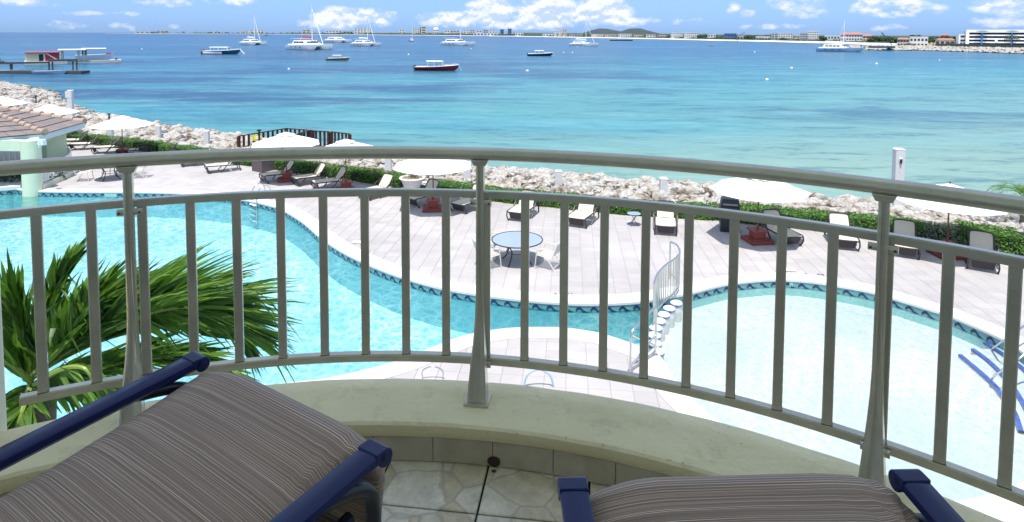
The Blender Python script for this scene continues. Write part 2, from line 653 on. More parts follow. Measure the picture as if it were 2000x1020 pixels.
def paver_material():
    m = mat('concrete_paver', (0.42, 0.395, 0.385), 0.85, var=0.06, vscale=0.8, bump=0.12, bscale=60)
    nt = m.node_tree
    b = nt.nodes['Principled BSDF']
    src = b.inputs['Base Color'].links[0].from_socket
    geo = nt.nodes.new('ShaderNodeNewGeometry')
    for n_ in nt.nodes:
        if n_.type == 'MAPPING':
            nt.links.new(geo.outputs['Position'], n_.inputs[0])
    big = nt.nodes.new('ShaderNodeTexNoise'); big.inputs['Scale'].default_value = .22; big.inputs['Detail'].default_value = 6; big.inputs['Roughness'].default_value = .6
    nt.links.new(geo.outputs['Position'], big.inputs['Vector'])
    bm_ = nt.nodes.new('ShaderNodeMapRange'); bm_.inputs[1].default_value = .35; bm_.inputs[2].default_value = .62; bm_.inputs[3].default_value = .88; bm_.inputs[4].default_value = 1.04
    nt.links.new(big.outputs[0], bm_.inputs[0])
    oi = nt.nodes.new('ShaderNodeObjectInfo')
    gi = nt.nodes.new('ShaderNodeNewGeometry')
    ad = nt.nodes.new('ShaderNodeMath'); ad.operation = 'ADD'
    nt.links.new(oi.outputs['Random'], ad.inputs[0])
    nt.links.new(gi.outputs['Random Per Island'], ad.inputs[1])
    fr = nt.nodes.new('ShaderNodeMath'); fr.operation = 'FRACT'
    nt.links.new(ad.outputs[0], fr.inputs[0])
    mr = nt.nodes.new('ShaderNodeMapRange')
    mr.inputs[3].default_value = 0.93
    mr.inputs[4].default_value = 1.05
    nt.links.new(fr.outputs[0], mr.inputs[0])
    hs = nt.nodes.new('ShaderNodeHueSaturation')
    ml_ = nt.nodes.new('ShaderNodeMath'); ml_.operation = 'MULTIPLY'
    nt.links.new(mr.outputs[0], ml_.inputs[0]); nt.links.new(bm_.outputs[0], ml_.inputs[1])
    nt.links.new(ml_.outputs[0], hs.inputs['Value'])
    nt.links.new(src, hs.inputs['Color'])
    nt.links.new(hs.outputs[0], b.inputs['Base Color'])
    return m


M_paver = paver_material()
PW, PD, AZ = 0.44, 0.36, math.radians(5.2)
ca, sa = math.cos(AZ), math.sin(AZ)
deck_poly = [(p.x, p.y) for p in ([Vector((-62, 8, 0)), Vector((-62, 60, 0))] + off_line(HF, 0.25) + [Vector((24, 8, 0))])]
pool_poly = [(p.x, p.y) for p in UL]
pool_poly_thin = [(p.x, p.y) for p in UL[::2]]
cells = []
gap = 0.007
for j in range(-6, 165):
    for i in range(-175, 75):
        cx0, cy0 = (i + .5) * PW, 8.1 + (j + .5) * PD
        cx, cy = cx0 * ca + cy0 * sa, -cx0 * sa + cy0 * ca
        if cy < 6.2: continue
        d = H / cy
        px, py = 1000 + F * cx / cy, 64 + F * H / cy
        if px < -60 or px > 2060 or py > 1150: continue
        if not pip(cx, cy, deck_poly): continue
        if pip(cx, cy, pool_poly_thin): continue
        cells.append((cx, cy))
good = []
for cx, cy in cells:
    ok = True
    for sx, sy in ((-1, -1), (1, -1), (1, 1), (-1, 1)):
        x0, y0 = sx * PW / 2, sy * PD / 2
        if pip(cx + x0 * ca + y0 * sa, cy - x0 * sa + y0 * ca, pool_poly):
            ok = False
            break
    if ok: good.append((cx, cy))
pv = MB()
w2, d2 = PW / 2 - gap / 2, PD / 2 - gap / 2
e_ = 0.006
pv.add([(-w2, -d2, -.02), (w2, -d2, -.02), (w2, d2, -.02), (-w2, d2, -.02), (-w2, -d2, -e_), (w2, -d2, -e_), (w2, d2, -e_), (-w2, d2, -e_),
        (-w2 + e_, -d2 + e_, 0), (w2 - e_, -d2 + e_, 0), (w2 - e_, d2 - e_, 0), (-w2 + e_, d2 - e_, 0)],
       [(0, 1, 5, 4), (1, 2, 6, 5), (2, 3, 7, 6), (3, 0, 4, 7), (4, 5, 9, 8), (5, 6, 10, 9), (6, 7, 11, 10), (7, 4, 8, 11), (8, 9, 10, 11)])
# those the picture shows largest: nearest cells that the curb and chairs do not hide
near = sorted([c for c in good if 60 < 1000 + F * c[0] / c[1] < 1990 and 64 + F * H / c[1] < 745], key=lambda c: c[1])
indiv = near[:290]
iset = set(indiv)
p0 = pv.build('paver', M_paver, parent=deck)
p0.matrix_basis = Matrix.Translation((indiv[0][0], indiv[0][1], 0)) @ Matrix.Rotation(-AZ, 4, 'Z')
rnd = random.Random(5)
for c in indiv[1:]:
    inst(p0, deck, Matrix.Translation((c[0], c[1], rnd.uniform(-.0015, .0015))) @ Matrix.Rotation(-AZ + rnd.uniform(-.003, .003), 4, 'Z'))
rest = MB()
for c in good:
    if c in iset: continue
    rest.add(pv.v, pv.f, Matrix.Translation((c[0], c[1], rnd.uniform(-.0015, .0015))) @ Matrix.Rotation(-AZ, 4, 'Z'))
rest.build('paver_field', M_paver, parent=deck, kind='stuff', fix=False)

# ------------------------------------------------------------------ pools
M_coping = mat('coping_concrete', (0.60, 0.59, 0.57), 0.8, var=0.05, vscale=4, bump=0.25, bscale=90)
M_band = mat('teal_tile_band', (0.13, 0.30, 0.30), 0.25, var=0.12, vscale=8)
M_motif = mat('navy_mosaic', (0.008, 0.02, 0.09), 0.25, col2=(0.01, 0.05, 0.16), vscale=5)
M_pale = mat('pale_mosaic', (0.40, 0.55, 0.56), 0.3)
M_wallp = mat('pool_wall_plaster', (0.32, 0.60, 0.60), 0.8, var=0.03)
M_floorp = mat('pool_floor_plaster', (0.62, 0.77, 0.78), 0.8, var=0.05, vscale=1.2)
M_kfloor = mat('paddling_pool_plaster', (0.62, 0.625, 0.615), 0.8, var=0.04, vscale=1.5)


def ribbon(l0, l1, closed=True):
    n = len(l0)
    mb = MB()
    vs = [tuple(p) for p in l0] + [tuple(p) for p in l1]
    fs = [(i, (i + 1) % n, n + (i + 1) % n, n + i) for i in range(n if closed else n - 1)]
    return mb.add(vs, fs)


def z_of(l, z):
    return [Vector((p.x, p.y, z)) for p in l]


pool = empty('swimming_pool', (0, 0, 0))
pool['kind'] = 'structure'
cop_in = offset_loop(UL, -0.02)
cop_mid = offset_loop(UL, 0.0)
cop_out = offset_loop(UL, 0.52)
mb = ribbon(z_of(cop_in, 0.012), z_of(cop_out, 0.02))
m2 = ribbon(z_of(cop_in, 0.012), z_of(cop_in, -0.045)); mb.add(m2.v, m2.f)
m2 = ribbon(z_of(cop_in, -0.045), z_of(offset_loop(UL, 0.03), -0.045)); mb.add(m2.v, m2.f)
m2 = ribbon(z_of(cop_out, 0.02), z_of(cop_out, -0.02)); mb.add(m2.v, m2.f)
mb.build('coping', M_coping, parent=pool)
band = ribbon(z_of(cop_mid, -0.045), z_of(cop_mid, -0.25))
band.build('tile_band', M_band, parent=pool)
low = ribbon(z_of(cop_mid, -0.25), z_of(offset_loop(UL, 0.002), -1.3))
low.build('pool_wall', M_wallp, parent=pool)


def fill(loop, z, name, m, parent=None, **kw):
    bm = bmesh.new()
    e = loop_edges(bm, loop, z)
    bmesh.ops.triangle_fill(bm, edges=e, use_beauty=True)
    for fc in bm.faces:
        fc.normal_update()
        if fc.normal.z < 0: fc.normal_flip()
    me = bpy.data.meshes.new(name)
    bm.to_mesh(me); bm.free()
    me.materials.append(m)
    o = bpy.data.objects.new(name, me)
    COL.objects.link(o)
    if parent is not None:
        o.parent = parent
        KIDS.setdefault(parent.name, []).append(o)
    return tag(o, **kw)


fill(main_loop, -1.12, 'pool_floor', M_floorp, pool)
fill(kids_loop, -0.46, 'paddling_pool_floor', M_kfloor, pool)
dv_l = off_line(DIV, 0.06); dv_r = off_line(DIV, -0.06)
mb = ribbon(z_of(dv_l, -0.24), z_of(dv_l, -1.3), False)
m2 = ribbon(z_of(dv_l, -0.24), z_of(dv_r, -0.24), False); mb.add(m2.v, m2.f)
m2 = ribbon(z_of(dv_r, -0.24), z_of(dv_r, -0.5), False); mb.add(m2.v, m2.f)
mb.build('divider_wall', M_wallp, parent=pool)

# wave motif of small square tiles, one every 38 cm on the sides that face the hotel
mo = MB()
s = 0.021
cellsm = []
for i, (a, b_) in enumerate([(0, 1), (0, 1), (0, 2), (0, 2), (0, 3), (1, 4), (2, 5), (3, 6), (3, 6), (3, 6), (2, 5), (1, 4)]):
    for k in range(a, b_):
        if i >= 5 and i <= 9 and k < b_ - 3: continue
        cellsm.append((i, k))
for (i, k) in cellsm:
    x0 = (i - 6) * 0.026
    z0 = -0.228 + k * 0.0255
    mo.add([(x0, -0.002, z0), (x0 + .023, -0.002, z0), (x0 + .023, -0.002, z0 + .0225), (x0, -0.002, z0 + .0225),
            (x0, 0.004, z0), (x0 + .023, 0.004, z0), (x0 + .023, 0.004, z0 + .0225), (x0, 0.004, z0 + .0225)],
           [(4, 5, 6, 7), (0, 1, 5, 4), (1, 2, 6, 5), (2, 3, 7, 6), (3, 0, 4, 7)])
first = None
acc = 0.0
nm = 0
sgn = 1 if area(UL) > 0 else -1
pl = MB()
for i in range(len(UL)):
    a, b_ = UL[i], UL[(i + 1) % len(UL)]
    seg = (b_ - a).length
    t = (b_ - a).normalized()
    inn = Vector((-t.y, t.x, 0)) * sgn
    while acc < seg and seg > 0:
        p = a + t * acc
        acc += 0.38
        if inn.y > -0.25 or p.y < 6: continue
        px = 1000 + F * p.x / p.y
        if px < -20 or px > 2020: continue
        ang = math.atan2(inn.y, inn.x) - PI / 2
        M = Matrix.Translation((p.x + inn.x * .004, p.y + inn.y * .004, 0)) @ Matrix.Rotation(ang, 4, 'Z')
        if nm >= 290: continue
        if first is None:
            first = mo.build('wave_motif', M_motif, parent=pool)
            first.matrix_basis = M
        else:
            inst(first, pool, M)
        pl.add([(-.17, .002, -.236), (.17, .002, -.236), (.17, .002, -.230), (-.17, .002, -.230)], [(0, 1, 2, 3)], M)
        nm += 1
    acc -= seg
pl.build('tile_trim', M_pale, parent=pool, fix=False)


def water_material(name, deep, caustic_col, gloss=1.0, scale=1.3, net=0.8, bump=0.25):
    m = bpy.data.materials.new(name)
    m.use_nodes = True
    nt = m.node_tree
    N, Lk = nt.nodes, nt.links
    N.remove(N['Principled BSDF'])
    out = N['Material Output']
    tc = N.new('ShaderNodeTexCoord')
    nd = N.new('ShaderNodeTexNoise')
    nd.inputs['Scale'].default_value = scale * 1.1
    nd.inputs['Detail'].default_value = 4
    Lk.new(tc.outputs['Object'], nd.inputs['Vector'])
    mx = N.new('ShaderNodeMix')
    mx.data_type = 'RGBA'
    mx.blend_type = 'LINEAR_LIGHT'
    mx.inputs[0].default_value = 0.42
    Lk.new(tc.outputs['Object'], mx.inputs[6])
    Lk.new(nd.outputs['Color'], mx.inputs[7])
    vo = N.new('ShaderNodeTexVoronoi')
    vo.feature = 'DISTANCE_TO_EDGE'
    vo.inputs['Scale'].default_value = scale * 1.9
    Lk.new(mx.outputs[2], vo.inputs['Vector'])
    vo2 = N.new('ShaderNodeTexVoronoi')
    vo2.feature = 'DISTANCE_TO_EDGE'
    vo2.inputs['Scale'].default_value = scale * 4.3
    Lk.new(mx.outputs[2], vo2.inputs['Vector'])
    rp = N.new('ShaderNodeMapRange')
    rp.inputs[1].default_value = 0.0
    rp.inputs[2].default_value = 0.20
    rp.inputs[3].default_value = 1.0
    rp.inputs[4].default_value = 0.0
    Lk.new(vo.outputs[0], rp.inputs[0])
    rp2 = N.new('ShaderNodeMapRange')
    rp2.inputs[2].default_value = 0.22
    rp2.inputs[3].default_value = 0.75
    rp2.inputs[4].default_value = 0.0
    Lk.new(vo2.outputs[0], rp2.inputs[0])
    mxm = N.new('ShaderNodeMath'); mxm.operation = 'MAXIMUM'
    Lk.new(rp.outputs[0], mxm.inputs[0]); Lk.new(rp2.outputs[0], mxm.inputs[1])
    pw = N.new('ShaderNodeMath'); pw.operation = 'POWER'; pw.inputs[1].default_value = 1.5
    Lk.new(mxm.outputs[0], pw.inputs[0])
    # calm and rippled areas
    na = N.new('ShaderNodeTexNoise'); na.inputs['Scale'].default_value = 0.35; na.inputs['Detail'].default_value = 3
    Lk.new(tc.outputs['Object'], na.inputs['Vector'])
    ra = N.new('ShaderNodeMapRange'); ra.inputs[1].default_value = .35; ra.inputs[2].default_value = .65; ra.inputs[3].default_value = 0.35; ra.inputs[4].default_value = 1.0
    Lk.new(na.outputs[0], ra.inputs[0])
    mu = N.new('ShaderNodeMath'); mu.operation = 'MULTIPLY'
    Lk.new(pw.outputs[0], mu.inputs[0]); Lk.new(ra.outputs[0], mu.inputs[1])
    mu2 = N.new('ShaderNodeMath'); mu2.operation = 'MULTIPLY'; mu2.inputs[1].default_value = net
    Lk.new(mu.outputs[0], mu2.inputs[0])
    cm = N.new('ShaderNodeMix'); cm.data_type = 'RGBA'  # caustic light painted as a pale net into the transmission colour
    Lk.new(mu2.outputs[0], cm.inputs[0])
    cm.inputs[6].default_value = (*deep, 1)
    cm.inputs[7].default_value = (*caustic_col, 1)
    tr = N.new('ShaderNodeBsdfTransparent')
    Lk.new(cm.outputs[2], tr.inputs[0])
    gl = N.new('ShaderNodeBsdfGlossy')
    gl.inputs['Roughness'].default_value = 0.04
    bp = N.new('ShaderNodeBump')
    bp.inputs['Strength'].default_value = bump
    bp.inputs['Distance'].default_value = 0.05
    Lk.new(mxm.outputs[0], bp.inputs['Height'])
    Lk.new(bp.outputs[0], gl.inputs['Normal'])
    fr = N.new('ShaderNodeFresnel')
    fr.inputs['IOR'].default_value = 1.33
    Lk.new(bp.outputs[0], fr.inputs['Normal'])
    fm = N.new('ShaderNodeMath'); fm.operation = 'MULTIPLY'; fm.inputs[1].default_value = gloss
    Lk.new(fr.outputs[0], fm.inputs[0])
    ms = N.new('ShaderNodeMixShader')
    Lk.new(fm.outputs[0], ms.inputs[0])
    Lk.new(tr.outputs[0], ms.inputs[1])
    Lk.new(gl.outputs[0], ms.inputs[2])
    Lk.new(ms.outputs[0], out.inputs[0])
    return m


M_water = water_material('pool_water', (0.40, 0.66, 0.74), (1.0, 1.0, 1.0), 0.8, 1.15, 1.0)
M_kwater = water_material('paddling_water', (0.70, 0.80, 0.81), (1.0, 1.0, 1.0), 0.8, 2.1, 1.0)
fill(main_loop, -0.20, 'pool_water', M_water, kind='structure')
fill(kids_loop, -0.202, 'paddling_pool_water', M_kwater, kind='structure')

# curved steps of the paddling pool with blue mosaic nosings
M_nose = mat('blue_mosaic_nosing', (0.01, 0.03, 0.30), 0.3, col2=(0.12, 0.20, 0.55), vscale=30)
steps = empty('pool_steps', G(1960, 720, -0.46), label='curved white steps with three blue mosaic nosings in the right corner of the paddling pool', cat='steps')
sz = steps.location.copy()
arcs = [[(1920, 668), (1946, 684), (1975, 704), (2000, 724), (2060, 790)], [(1897, 681), (1930, 706), (1960, 737), (1985, 770), (2030, 850)],
        [(1872, 692), (1905, 720), (1937, 749), (1957, 775), (1976, 801), (1990, 840)]]
for k, a in enumerate(arcs):
    z = -0.26 - 0.06 * k
    pts = catmull([G(x, y, z) for x, y in a], 6)
    inner = off_line(pts, 0.55)
    # tread
    mb = ribbon([p - sz for p in z_of(pts, z)], [p - sz for p in z_of(inner, z)], False)
    m2 = ribbon([p - sz for p in z_of(pts, z)], [p - sz for p in z_of(pts, -0.455)], False); mb.add(m2.v, m2.f)
    mb.build('step', M_kfloor, parent=steps)
    nb = ribbon([p - sz for p in z_of(off_line(pts, -.006), z + .006)], [p - sz for p in z_of(off_line(pts, .075), z + .006)], False)
    m2 = ribbon([p - sz for p in z_of(off_line(pts, -.006), z + .006)], [p - sz for p in z_of(off_line(pts, -.006), z - .05)], False); nb.add(m2.v, m2.f)
    nb.build('nosing', M_nose, parent=steps)

# round stepping stones on the divider
st = MB(); st.lathe([(.145, -.5), (.145, -.02), (.155, -.018), (.155, .015), (.13, .035), (0, .04)], seg=20)
ring = MB(); ring.lathe([(.1565, -.002), (.16, -.012), (.158, -.05), (.15, -.055)], seg=20)
M_stone = mat('white_step_cap', (0.62, 0.62, 0.60), 0.7, var=.05)
M_bluemos = mat('blue_ring_mosaic', (0.01, 0.03, 0.2), 0.3, col2=(.3, .4, .5), vscale=14)
sp0 = None
slabels = ['nearest the far coping', 'second from the far coping', 'third from the far coping', 'fourth from the far coping', 'fifth from the far coping', 'sixth, beside the lower rail', 'seventh, beside the rail post', 'nearest the island coping']
for k, (px, py) in enumerate([(1321, 589.5), (1307, 600), (1296, 612), (1288, 624.5), (1281, 638), (1278, 652.5), (1279, 668), (1284, 684)]):
    g = G(px, py, 0.035)
    if sp0 is None:
        sp0 = empty('stepping_stone', (g.x, g.y, 0)); o = sp0
        st.build('cap', M_stone, parent=sp0, smooth=True)
        ring.build('mosaic_ring', M_bluemos, parent=sp0)
    else:
        o = copy_tree(sp0); o.location = (g.x, g.y, 0)
    tag(o, 'round white stepping stone between the two pools, ' + slabels[k], 'stepping stone', 'round stepping stones of the pool divider')

# ------------------------------------------------------------------ rock bank
WATER_PX = [(-150, 150), (0, 163), (60, 174), (105, 182), (130, 204), (190, 226), (260, 238), (330, 250), (400, 261), (470, 270), (560, 283), (660, 297), (780, 316), (920, 332), (1000, 338), (1100, 346),
            (1200, 355), (1300, 361), (1400, 369), (1500, 384), (1600, 397), (1700, 404), (1780, 412), (1900, 425), (2000, 438), (2150, 465), (2400, 520)]


def interp(tab, x):
    for i in range(len(tab) - 1):
        if tab[i][0] <= x <= tab[i + 1][0]:
            t = (x - tab[i][0]) / (tab[i + 1][0] - tab[i][0])
            return tab[i][1] + (tab[i + 1][1] - tab[i][1]) * t
    return tab[-1][1]


def bank(px, t):
    a = G(px, interp(HEDGE_PX, px), 0)
    a = a + Vector((a.x, a.y, 0)).normalized() * 1.15
    w = G(px, interp(WATER_PX, px), SEA)
    w = w + Vector((w.x, w.y, 0)).normalized() * -0.3
    p = a.lerp(w, t)
    p.z = 0.12 - 1.30 * max(0, t) ** 1.6
    return p


M_bankm = mat('bank_gravel', (0.42, 0.38, 0.32), 0.95, var=0.3, vscale=1.5, bump=0.6, bscale=10)
rows = []
for i in range(0, 130):
    px = -150 + i * 19.6
    rows.append([bank(px, t / 8 * 1.25 - .02) for t in range(9)])
mb = MB().grid(rows)
mb.build('rocky_bank', M_bankm, kind='structure', smooth=True)


def rock_material():
    m = bpy.data.materials.new('limestone')
    m.use_nodes = True
    nt = m.node_tree
    N, Lk = nt.nodes, nt.links
    b = N['Principled BSDF']
    b.inputs['Roughness'].default_value = 0.9
    tc = N.new('ShaderNodeTexCoord')
    geo = N.new('ShaderNodeNewGeometry')
    n1 = N.new('ShaderNodeTexNoise'); n1.inputs['Scale'].default_value = 1.3; n1.inputs['Detail'].default_value = 6; n1.inputs['Roughness'].default_value = .7
    Lk.new(geo.outputs['Position'], n1.inputs['Vector'])
    rp = N.new('ShaderNodeValToRGB')
    rp.color_ramp.elements[0].position = .36; rp.color_ramp.elements[0].color = (.13, .09, .06, 1)
    rp.color_ramp.elements[1].position = .52; rp.color_ramp.elements[1].color = (.47, .45, .415, 1)
    e = rp.color_ramp.elements.new(.44); e.color = (.36, .31, .25, 1)
    Lk.new(n1.outputs[0], rp.inputs[0])
    n2 = N.new('ShaderNodeTexNoise'); n2.inputs['Scale'].default_value = 7; n2.inputs['Detail'].default_value = 6
    Lk.new(geo.outputs['Position'], n2.inputs['Vector'])
    mr = N.new('ShaderNodeMapRange'); mr.inputs[1].default_value = .3; mr.inputs[2].default_value = .7; mr.inputs[3].default_value = .62; mr.inputs[4].default_value = 1.12
    Lk.new(n2.outputs[0], mr.inputs[0])
    hs = N.new('ShaderNodeHueSaturation')
    Lk.new(rp.outputs[0], hs.inputs['Color']); Lk.new(mr.outputs[0], hs.inputs['Value'])
    # wet, weedy foot just above the sea
    sp = N.new('ShaderNodeSeparateXYZ'); Lk.new(geo.outputs['Position'], sp.inputs[0])
    wr = N.new('ShaderNodeMapRange'); wr.inputs[1].default_value = SEA + .38; wr.inputs[2].default_value = SEA + .12; wr.inputs[3].default_value = 0; wr.inputs[4].default_value = .85
    Lk.new(sp.outputs[2], wr.inputs[0])
    mx = N.new('ShaderNodeMix'); mx.data_type = 'RGBA'
    Lk.new(wr.outputs[0], mx.inputs[0]); Lk.new(hs.outputs[0], mx.inputs[6]); mx.inputs[7].default_value = (.07, .06, .03, 1)
    Lk.new(mx.outputs[2], b.inputs['Base Color'])
    bp = N.new('ShaderNodeBump'); bp.inputs['Strength'].default_value = .8; bp.inputs['Distance'].default_value = .06
    Lk.new(n2.outputs[0], bp.inputs['Height']); Lk.new(bp.outputs[0], b.inputs['Normal'])
    return m


M_rock = rock_material()
rnd = random.Random(11)
rock_src = []
for k in range(9):
    bm = bmesh.new()
    pts = []
    for i in range(16):
        v = Vector((rnd.gauss(0, 1), rnd.gauss(0, 1), rnd.gauss(0, 1))).normalized()
        pts.append(bm.verts.new((v.x * rnd.uniform(.8, 1.1), v.y * rnd.uniform(.6, .9), v.z * rnd.uniform(.5, .75))))
    r = bmesh.ops.convex_hull(bm, input=bm.verts)
    bmesh.ops.delete(bm, geom=[v for v in bm.verts if not v.link_faces], context='VERTS')
    bmesh.ops.subdivide_edges(bm, edges=bm.edges, cuts=2, use_grid_fill=True, smooth=0.35)
    for v in bm.verts:
        n = mnoise.noise(v.co * 2.3 + Vector((k * 9, 0, 0))) * .14 + mnoise.noise(v.co * 6 + Vector((k * 5, 3, 0))) * .05
        v.co += v.co.normalized() * n
    me = bpy.data.meshes.new('boulder')
    bm.to_mesh(me); bm.free()
    me.materials.append(M_rock)
    rock_src.append(me)


def rock_M(p, s):
    return Matrix.Translation(p) @ Matrix.Rotation(rnd.uniform(0, 6.28), 4, 'Z') @ Matrix.Rotation(rnd.uniform(-.5, .5), 4, 'X') @ Matrix.Diagonal((s * rnd.uniform(.8, 1.25), s * rnd.uniform(.8, 1.2), s * rnd.uniform(.75, 1.1), 1))


allrocks = []
px = -130.0
while px < 2250:
    w = (G(px, interp(WATER_PX, px), SEA) - G(px, interp(HEDGE_PX, px), 0)).length
    dd = G(px, interp(HEDGE_PX, px), 0).y
    step = 0.50 / dd * F
    n = max(4, int(w / 0.48))
    for i in range(n):
        t = 0.05 + (i + rnd.uniform(0, 1)) / n * 1.02
        p = bank(px + rnd.uniform(-.5, .5) * step, t)
        s = rnd.choice([.15, .20, .26, .34, .50]) * rnd.uniform(.8, 1.15)
        p.z += s * .18 + rnd.uniform(-.05, .22) * math.sin(min(1, max(0, t)) * PI)
        if p.z > .35: p.z = .35
        allrocks.append((p, s))
    px += step
vis = [r for r in allrocks if -20 < 1000 + F * r[0].x / r[0].y < 2020]
vis.sort(key=lambda r: -r[1] / r[0].y)
keep = set(id(r) for r in vis[:285])
rub = MB()
for r in allrocks:
    me = rock_src[rnd.randrange(9)]
    M = rock_M(*r)
    if id(r) in keep:
        o = bpy.data.objects.new('boulder', me)
        COL.objects.link(o)
        o.matrix_basis = M
        tag(o, 'pale weathered limestone boulder in the rocky bank between hedge and sea', 'rock', 'boulders of the rocky shore bank')
    else:
        rub.add([v.co for v in me.vertices], [tuple(p.vertices) for p in me.polygons], M)
# small stones filling the gaps
for k in range(2600):
    px = rnd.uniform(-100, 2150)
    t = rnd.uniform(0, 1.05)
    p = bank(px, t)
    s = rnd.uniform(.08, .2)
    p.z += rnd.uniform(0, .25)
    M = rock_M(p, s)
    v = [Vector((rnd.gauss(0, 1), rnd.gauss(0, 1), rnd.gauss(0, 1))).normalized() for _ in range(6)]
    rub.add([(1, .1, 0), (-.9, .2, .1), (.1, 1, -.1), (0, -.9, .15), (.1, 0, .8), (0, .1, -.8)], [(0, 2, 4), (2, 1, 4), (1, 3, 4), (3, 0, 4), (2, 0, 5), (1, 2, 5), (3, 1, 5), (0, 3, 5)], M)
rub.build('rubble', M_rock, kind='stuff', fix=False)
# edge kerb between hedge and rocks
kl = [G(x, y, 0) for x, y in HEDGE_PX if x <= 860]
kl = off_line(kl, 1.0)
k2 = off_line(kl, 0.22)
mb = ribbon(z_of(kl, 0.16), z_of(k2, 0.16), False)
m2 = ribbon(z_of(kl, 0.16), z_of(kl, -.1), False); mb.add(m2.v, m2.f)
m2 = ribbon(z_of(k2, 0.16), z_of(k2, -.5), False); mb.add(m2.v, m2.f)
mb.build('kerb_wall', M_coping, label='low pale concrete kerb behind the hedge', cat='kerb')

# ------------------------------------------------------------------ hedges
M_leaf = leaf_mat('hedge_leaf', (0.035, 0.10, 0.012), (0.13, 0.30, 0.035), trans=.2)
M_silver = leaf_mat('silver_leaf', (0.10, 0.16, 0.09), (0.28, 0.34, 0.22), trans=.15)
M_twig = mat('hedge_twigs', (0.02, 0.03, 0.012), 0.9, var=.3, vscale=10)


def line_at(l, s):
    """point and tangent at arc length s"""
    for i in range(len(l) - 1):
        d = (l[i + 1] - l[i]).length
        if s <= d:
            t = (l[i + 1] - l[i]).normalized()
            return l[i] + t * s, t
        s -= d
    return l[-1], (l[-1] - l[-2]).normalized()


def hedge(px0, px1, h, w, label, mleaf, seed, dens=620, name='clipped_hedge', cat='hedge'):
    rr = random.Random(seed)
    pts = [(x, y) for x, y in HEDGE_PX if px0 < x < px1]
    pts = [(px0, interp(HEDGE_PX, px0))] + pts + [(px1, interp(HEDGE_PX, px1))]
    l = off_line([G(x, y, 0) for x, y in pts], 0.12)
    L = sum((l[i + 1] - l[i]).length for i in range(len(l) - 1))
    org = l[0].copy()
    root = empty(name, org, label=label, cat=cat)
    lv = MB()
    core = MB()
    rows = []
    for i in range(int(L / .5) + 2):
        p, t = line_at(l, min(L, i * .5))
        nrm = Vector((-t.y, t.x, 0))
        hh = h - .08 + mnoise.noise(p * .8) * .05
        rows.append([p + nrm * .06 - org, p + nrm * .05 + Vector((0, 0, hh)) - org, p + nrm * (w - .05) + Vector((0, 0, hh)) - org, p + nrm * (w - .06) - org])
    core.grid(rows)
    core.build('twigs', M_twig, parent=root)
    n = int(L * (h + w + .3) * dens)
    for k in range(n):
        p, t = line_at(l, rr.uniform(0, L))
        nrm = Vector((-t.y, t.x, 0))
        u = rr.uniform(0, h * 1.0 + w + h * .6)
        bump_ = mnoise.noise(Vector((p.x, p.y, 0)) * 1.1 + Vector((0, 0, u))) * .09
        if u < h:
            q = p + nrm * (-.01 - bump_ + rr.uniform(0, .05)) + Vector((0, 0, u))
            up = Vector((0, 0, .35)) - nrm
        elif u < h + w:
            q = p + nrm * (u - h) + Vector((0, 0, h + bump_ + rr.uniform(-.05, .03)))
            up = Vector((0, 0, 1))
        else:
            q = p + nrm * (w + bump_) + Vector((0, 0, h - (u - h - w)))
            up = nrm + Vector((0, 0, .3))
        q = q - org
        d = (up.normalized() + Vector((rr.gauss(0, .55), rr.gauss(0, .55), rr.gauss(0, .55)))).normalized()
        a = d.orthogonal().normalized()
        a = (Matrix.Rotation(rr.uniform(0, 6.28), 3, d) @ a)
        b2 = d.cross(a)
        s = rr.uniform(.028, .055)
        lv.add([q - a * s, q - b2 * s * .5 + d * .01, q + a * s, q + b2 * s * .5 + d * .01], [(0, 1, 2, 3)])
    lv.build('foliage', mleaf, parent=root, fix=False)
    return root


hedge(-120, 208, .5, .8, 'clipped green hedge behind the loungers at far left, by the pavilion', M_leaf, 1, 420)
hedge(202, 232, .52, .9, 'greyish variegated shrub in the hedge line at left, between the clipped hedges', M_silver, 2, 420, 'variegated_shrub', 'shrub')
hedge(226, 300, .5, .8, 'short length of clipped hedge right of the greyish shrub, behind the left umbrella', M_leaf, 9, 420)
hedge(304, 497, .5, .8, 'clipped green hedge left of the brown planter box', M_leaf, 3, 450)
hedge(528, 778, .5, .8, 'clipped green hedge between the planter box and the white plant pot', M_leaf, 4, 520)
hedge(830, 1410, .46, .75, 'long clipped green hedge between the white plant pot and the litter bin', M_leaf, 5, 620)
hedge(1440, 1806, .55, .95, 'clipped green hedge between the litter bin and the dusky shrub at right', M_leaf, 6, 620)
hedge(1800, 1880, .55, .95, 'dusky grey green shrub in the hedge line at right, behind the right umbrella', M_silver, 7, 520, 'dusky_shrub', 'shrub')
hedge(1874, 2300, .62, 1.1, 'thick clipped hedge at the right edge, behind the last lounger', M_leaf, 8, 620)

# ------------------------------------------------------------------ the balcony
BC = (-0.405, -0.27)
ZT, ZM, ZB, ZC = H - 0.408, H - 0.555, H - 1.147, H - 1.25
D2R = PI / 180


def bp_(r, deg, z):
    return Vector((BC[0] + r * math.cos(deg * D2R), BC[1] + r * math.sin(deg * D2R), z))


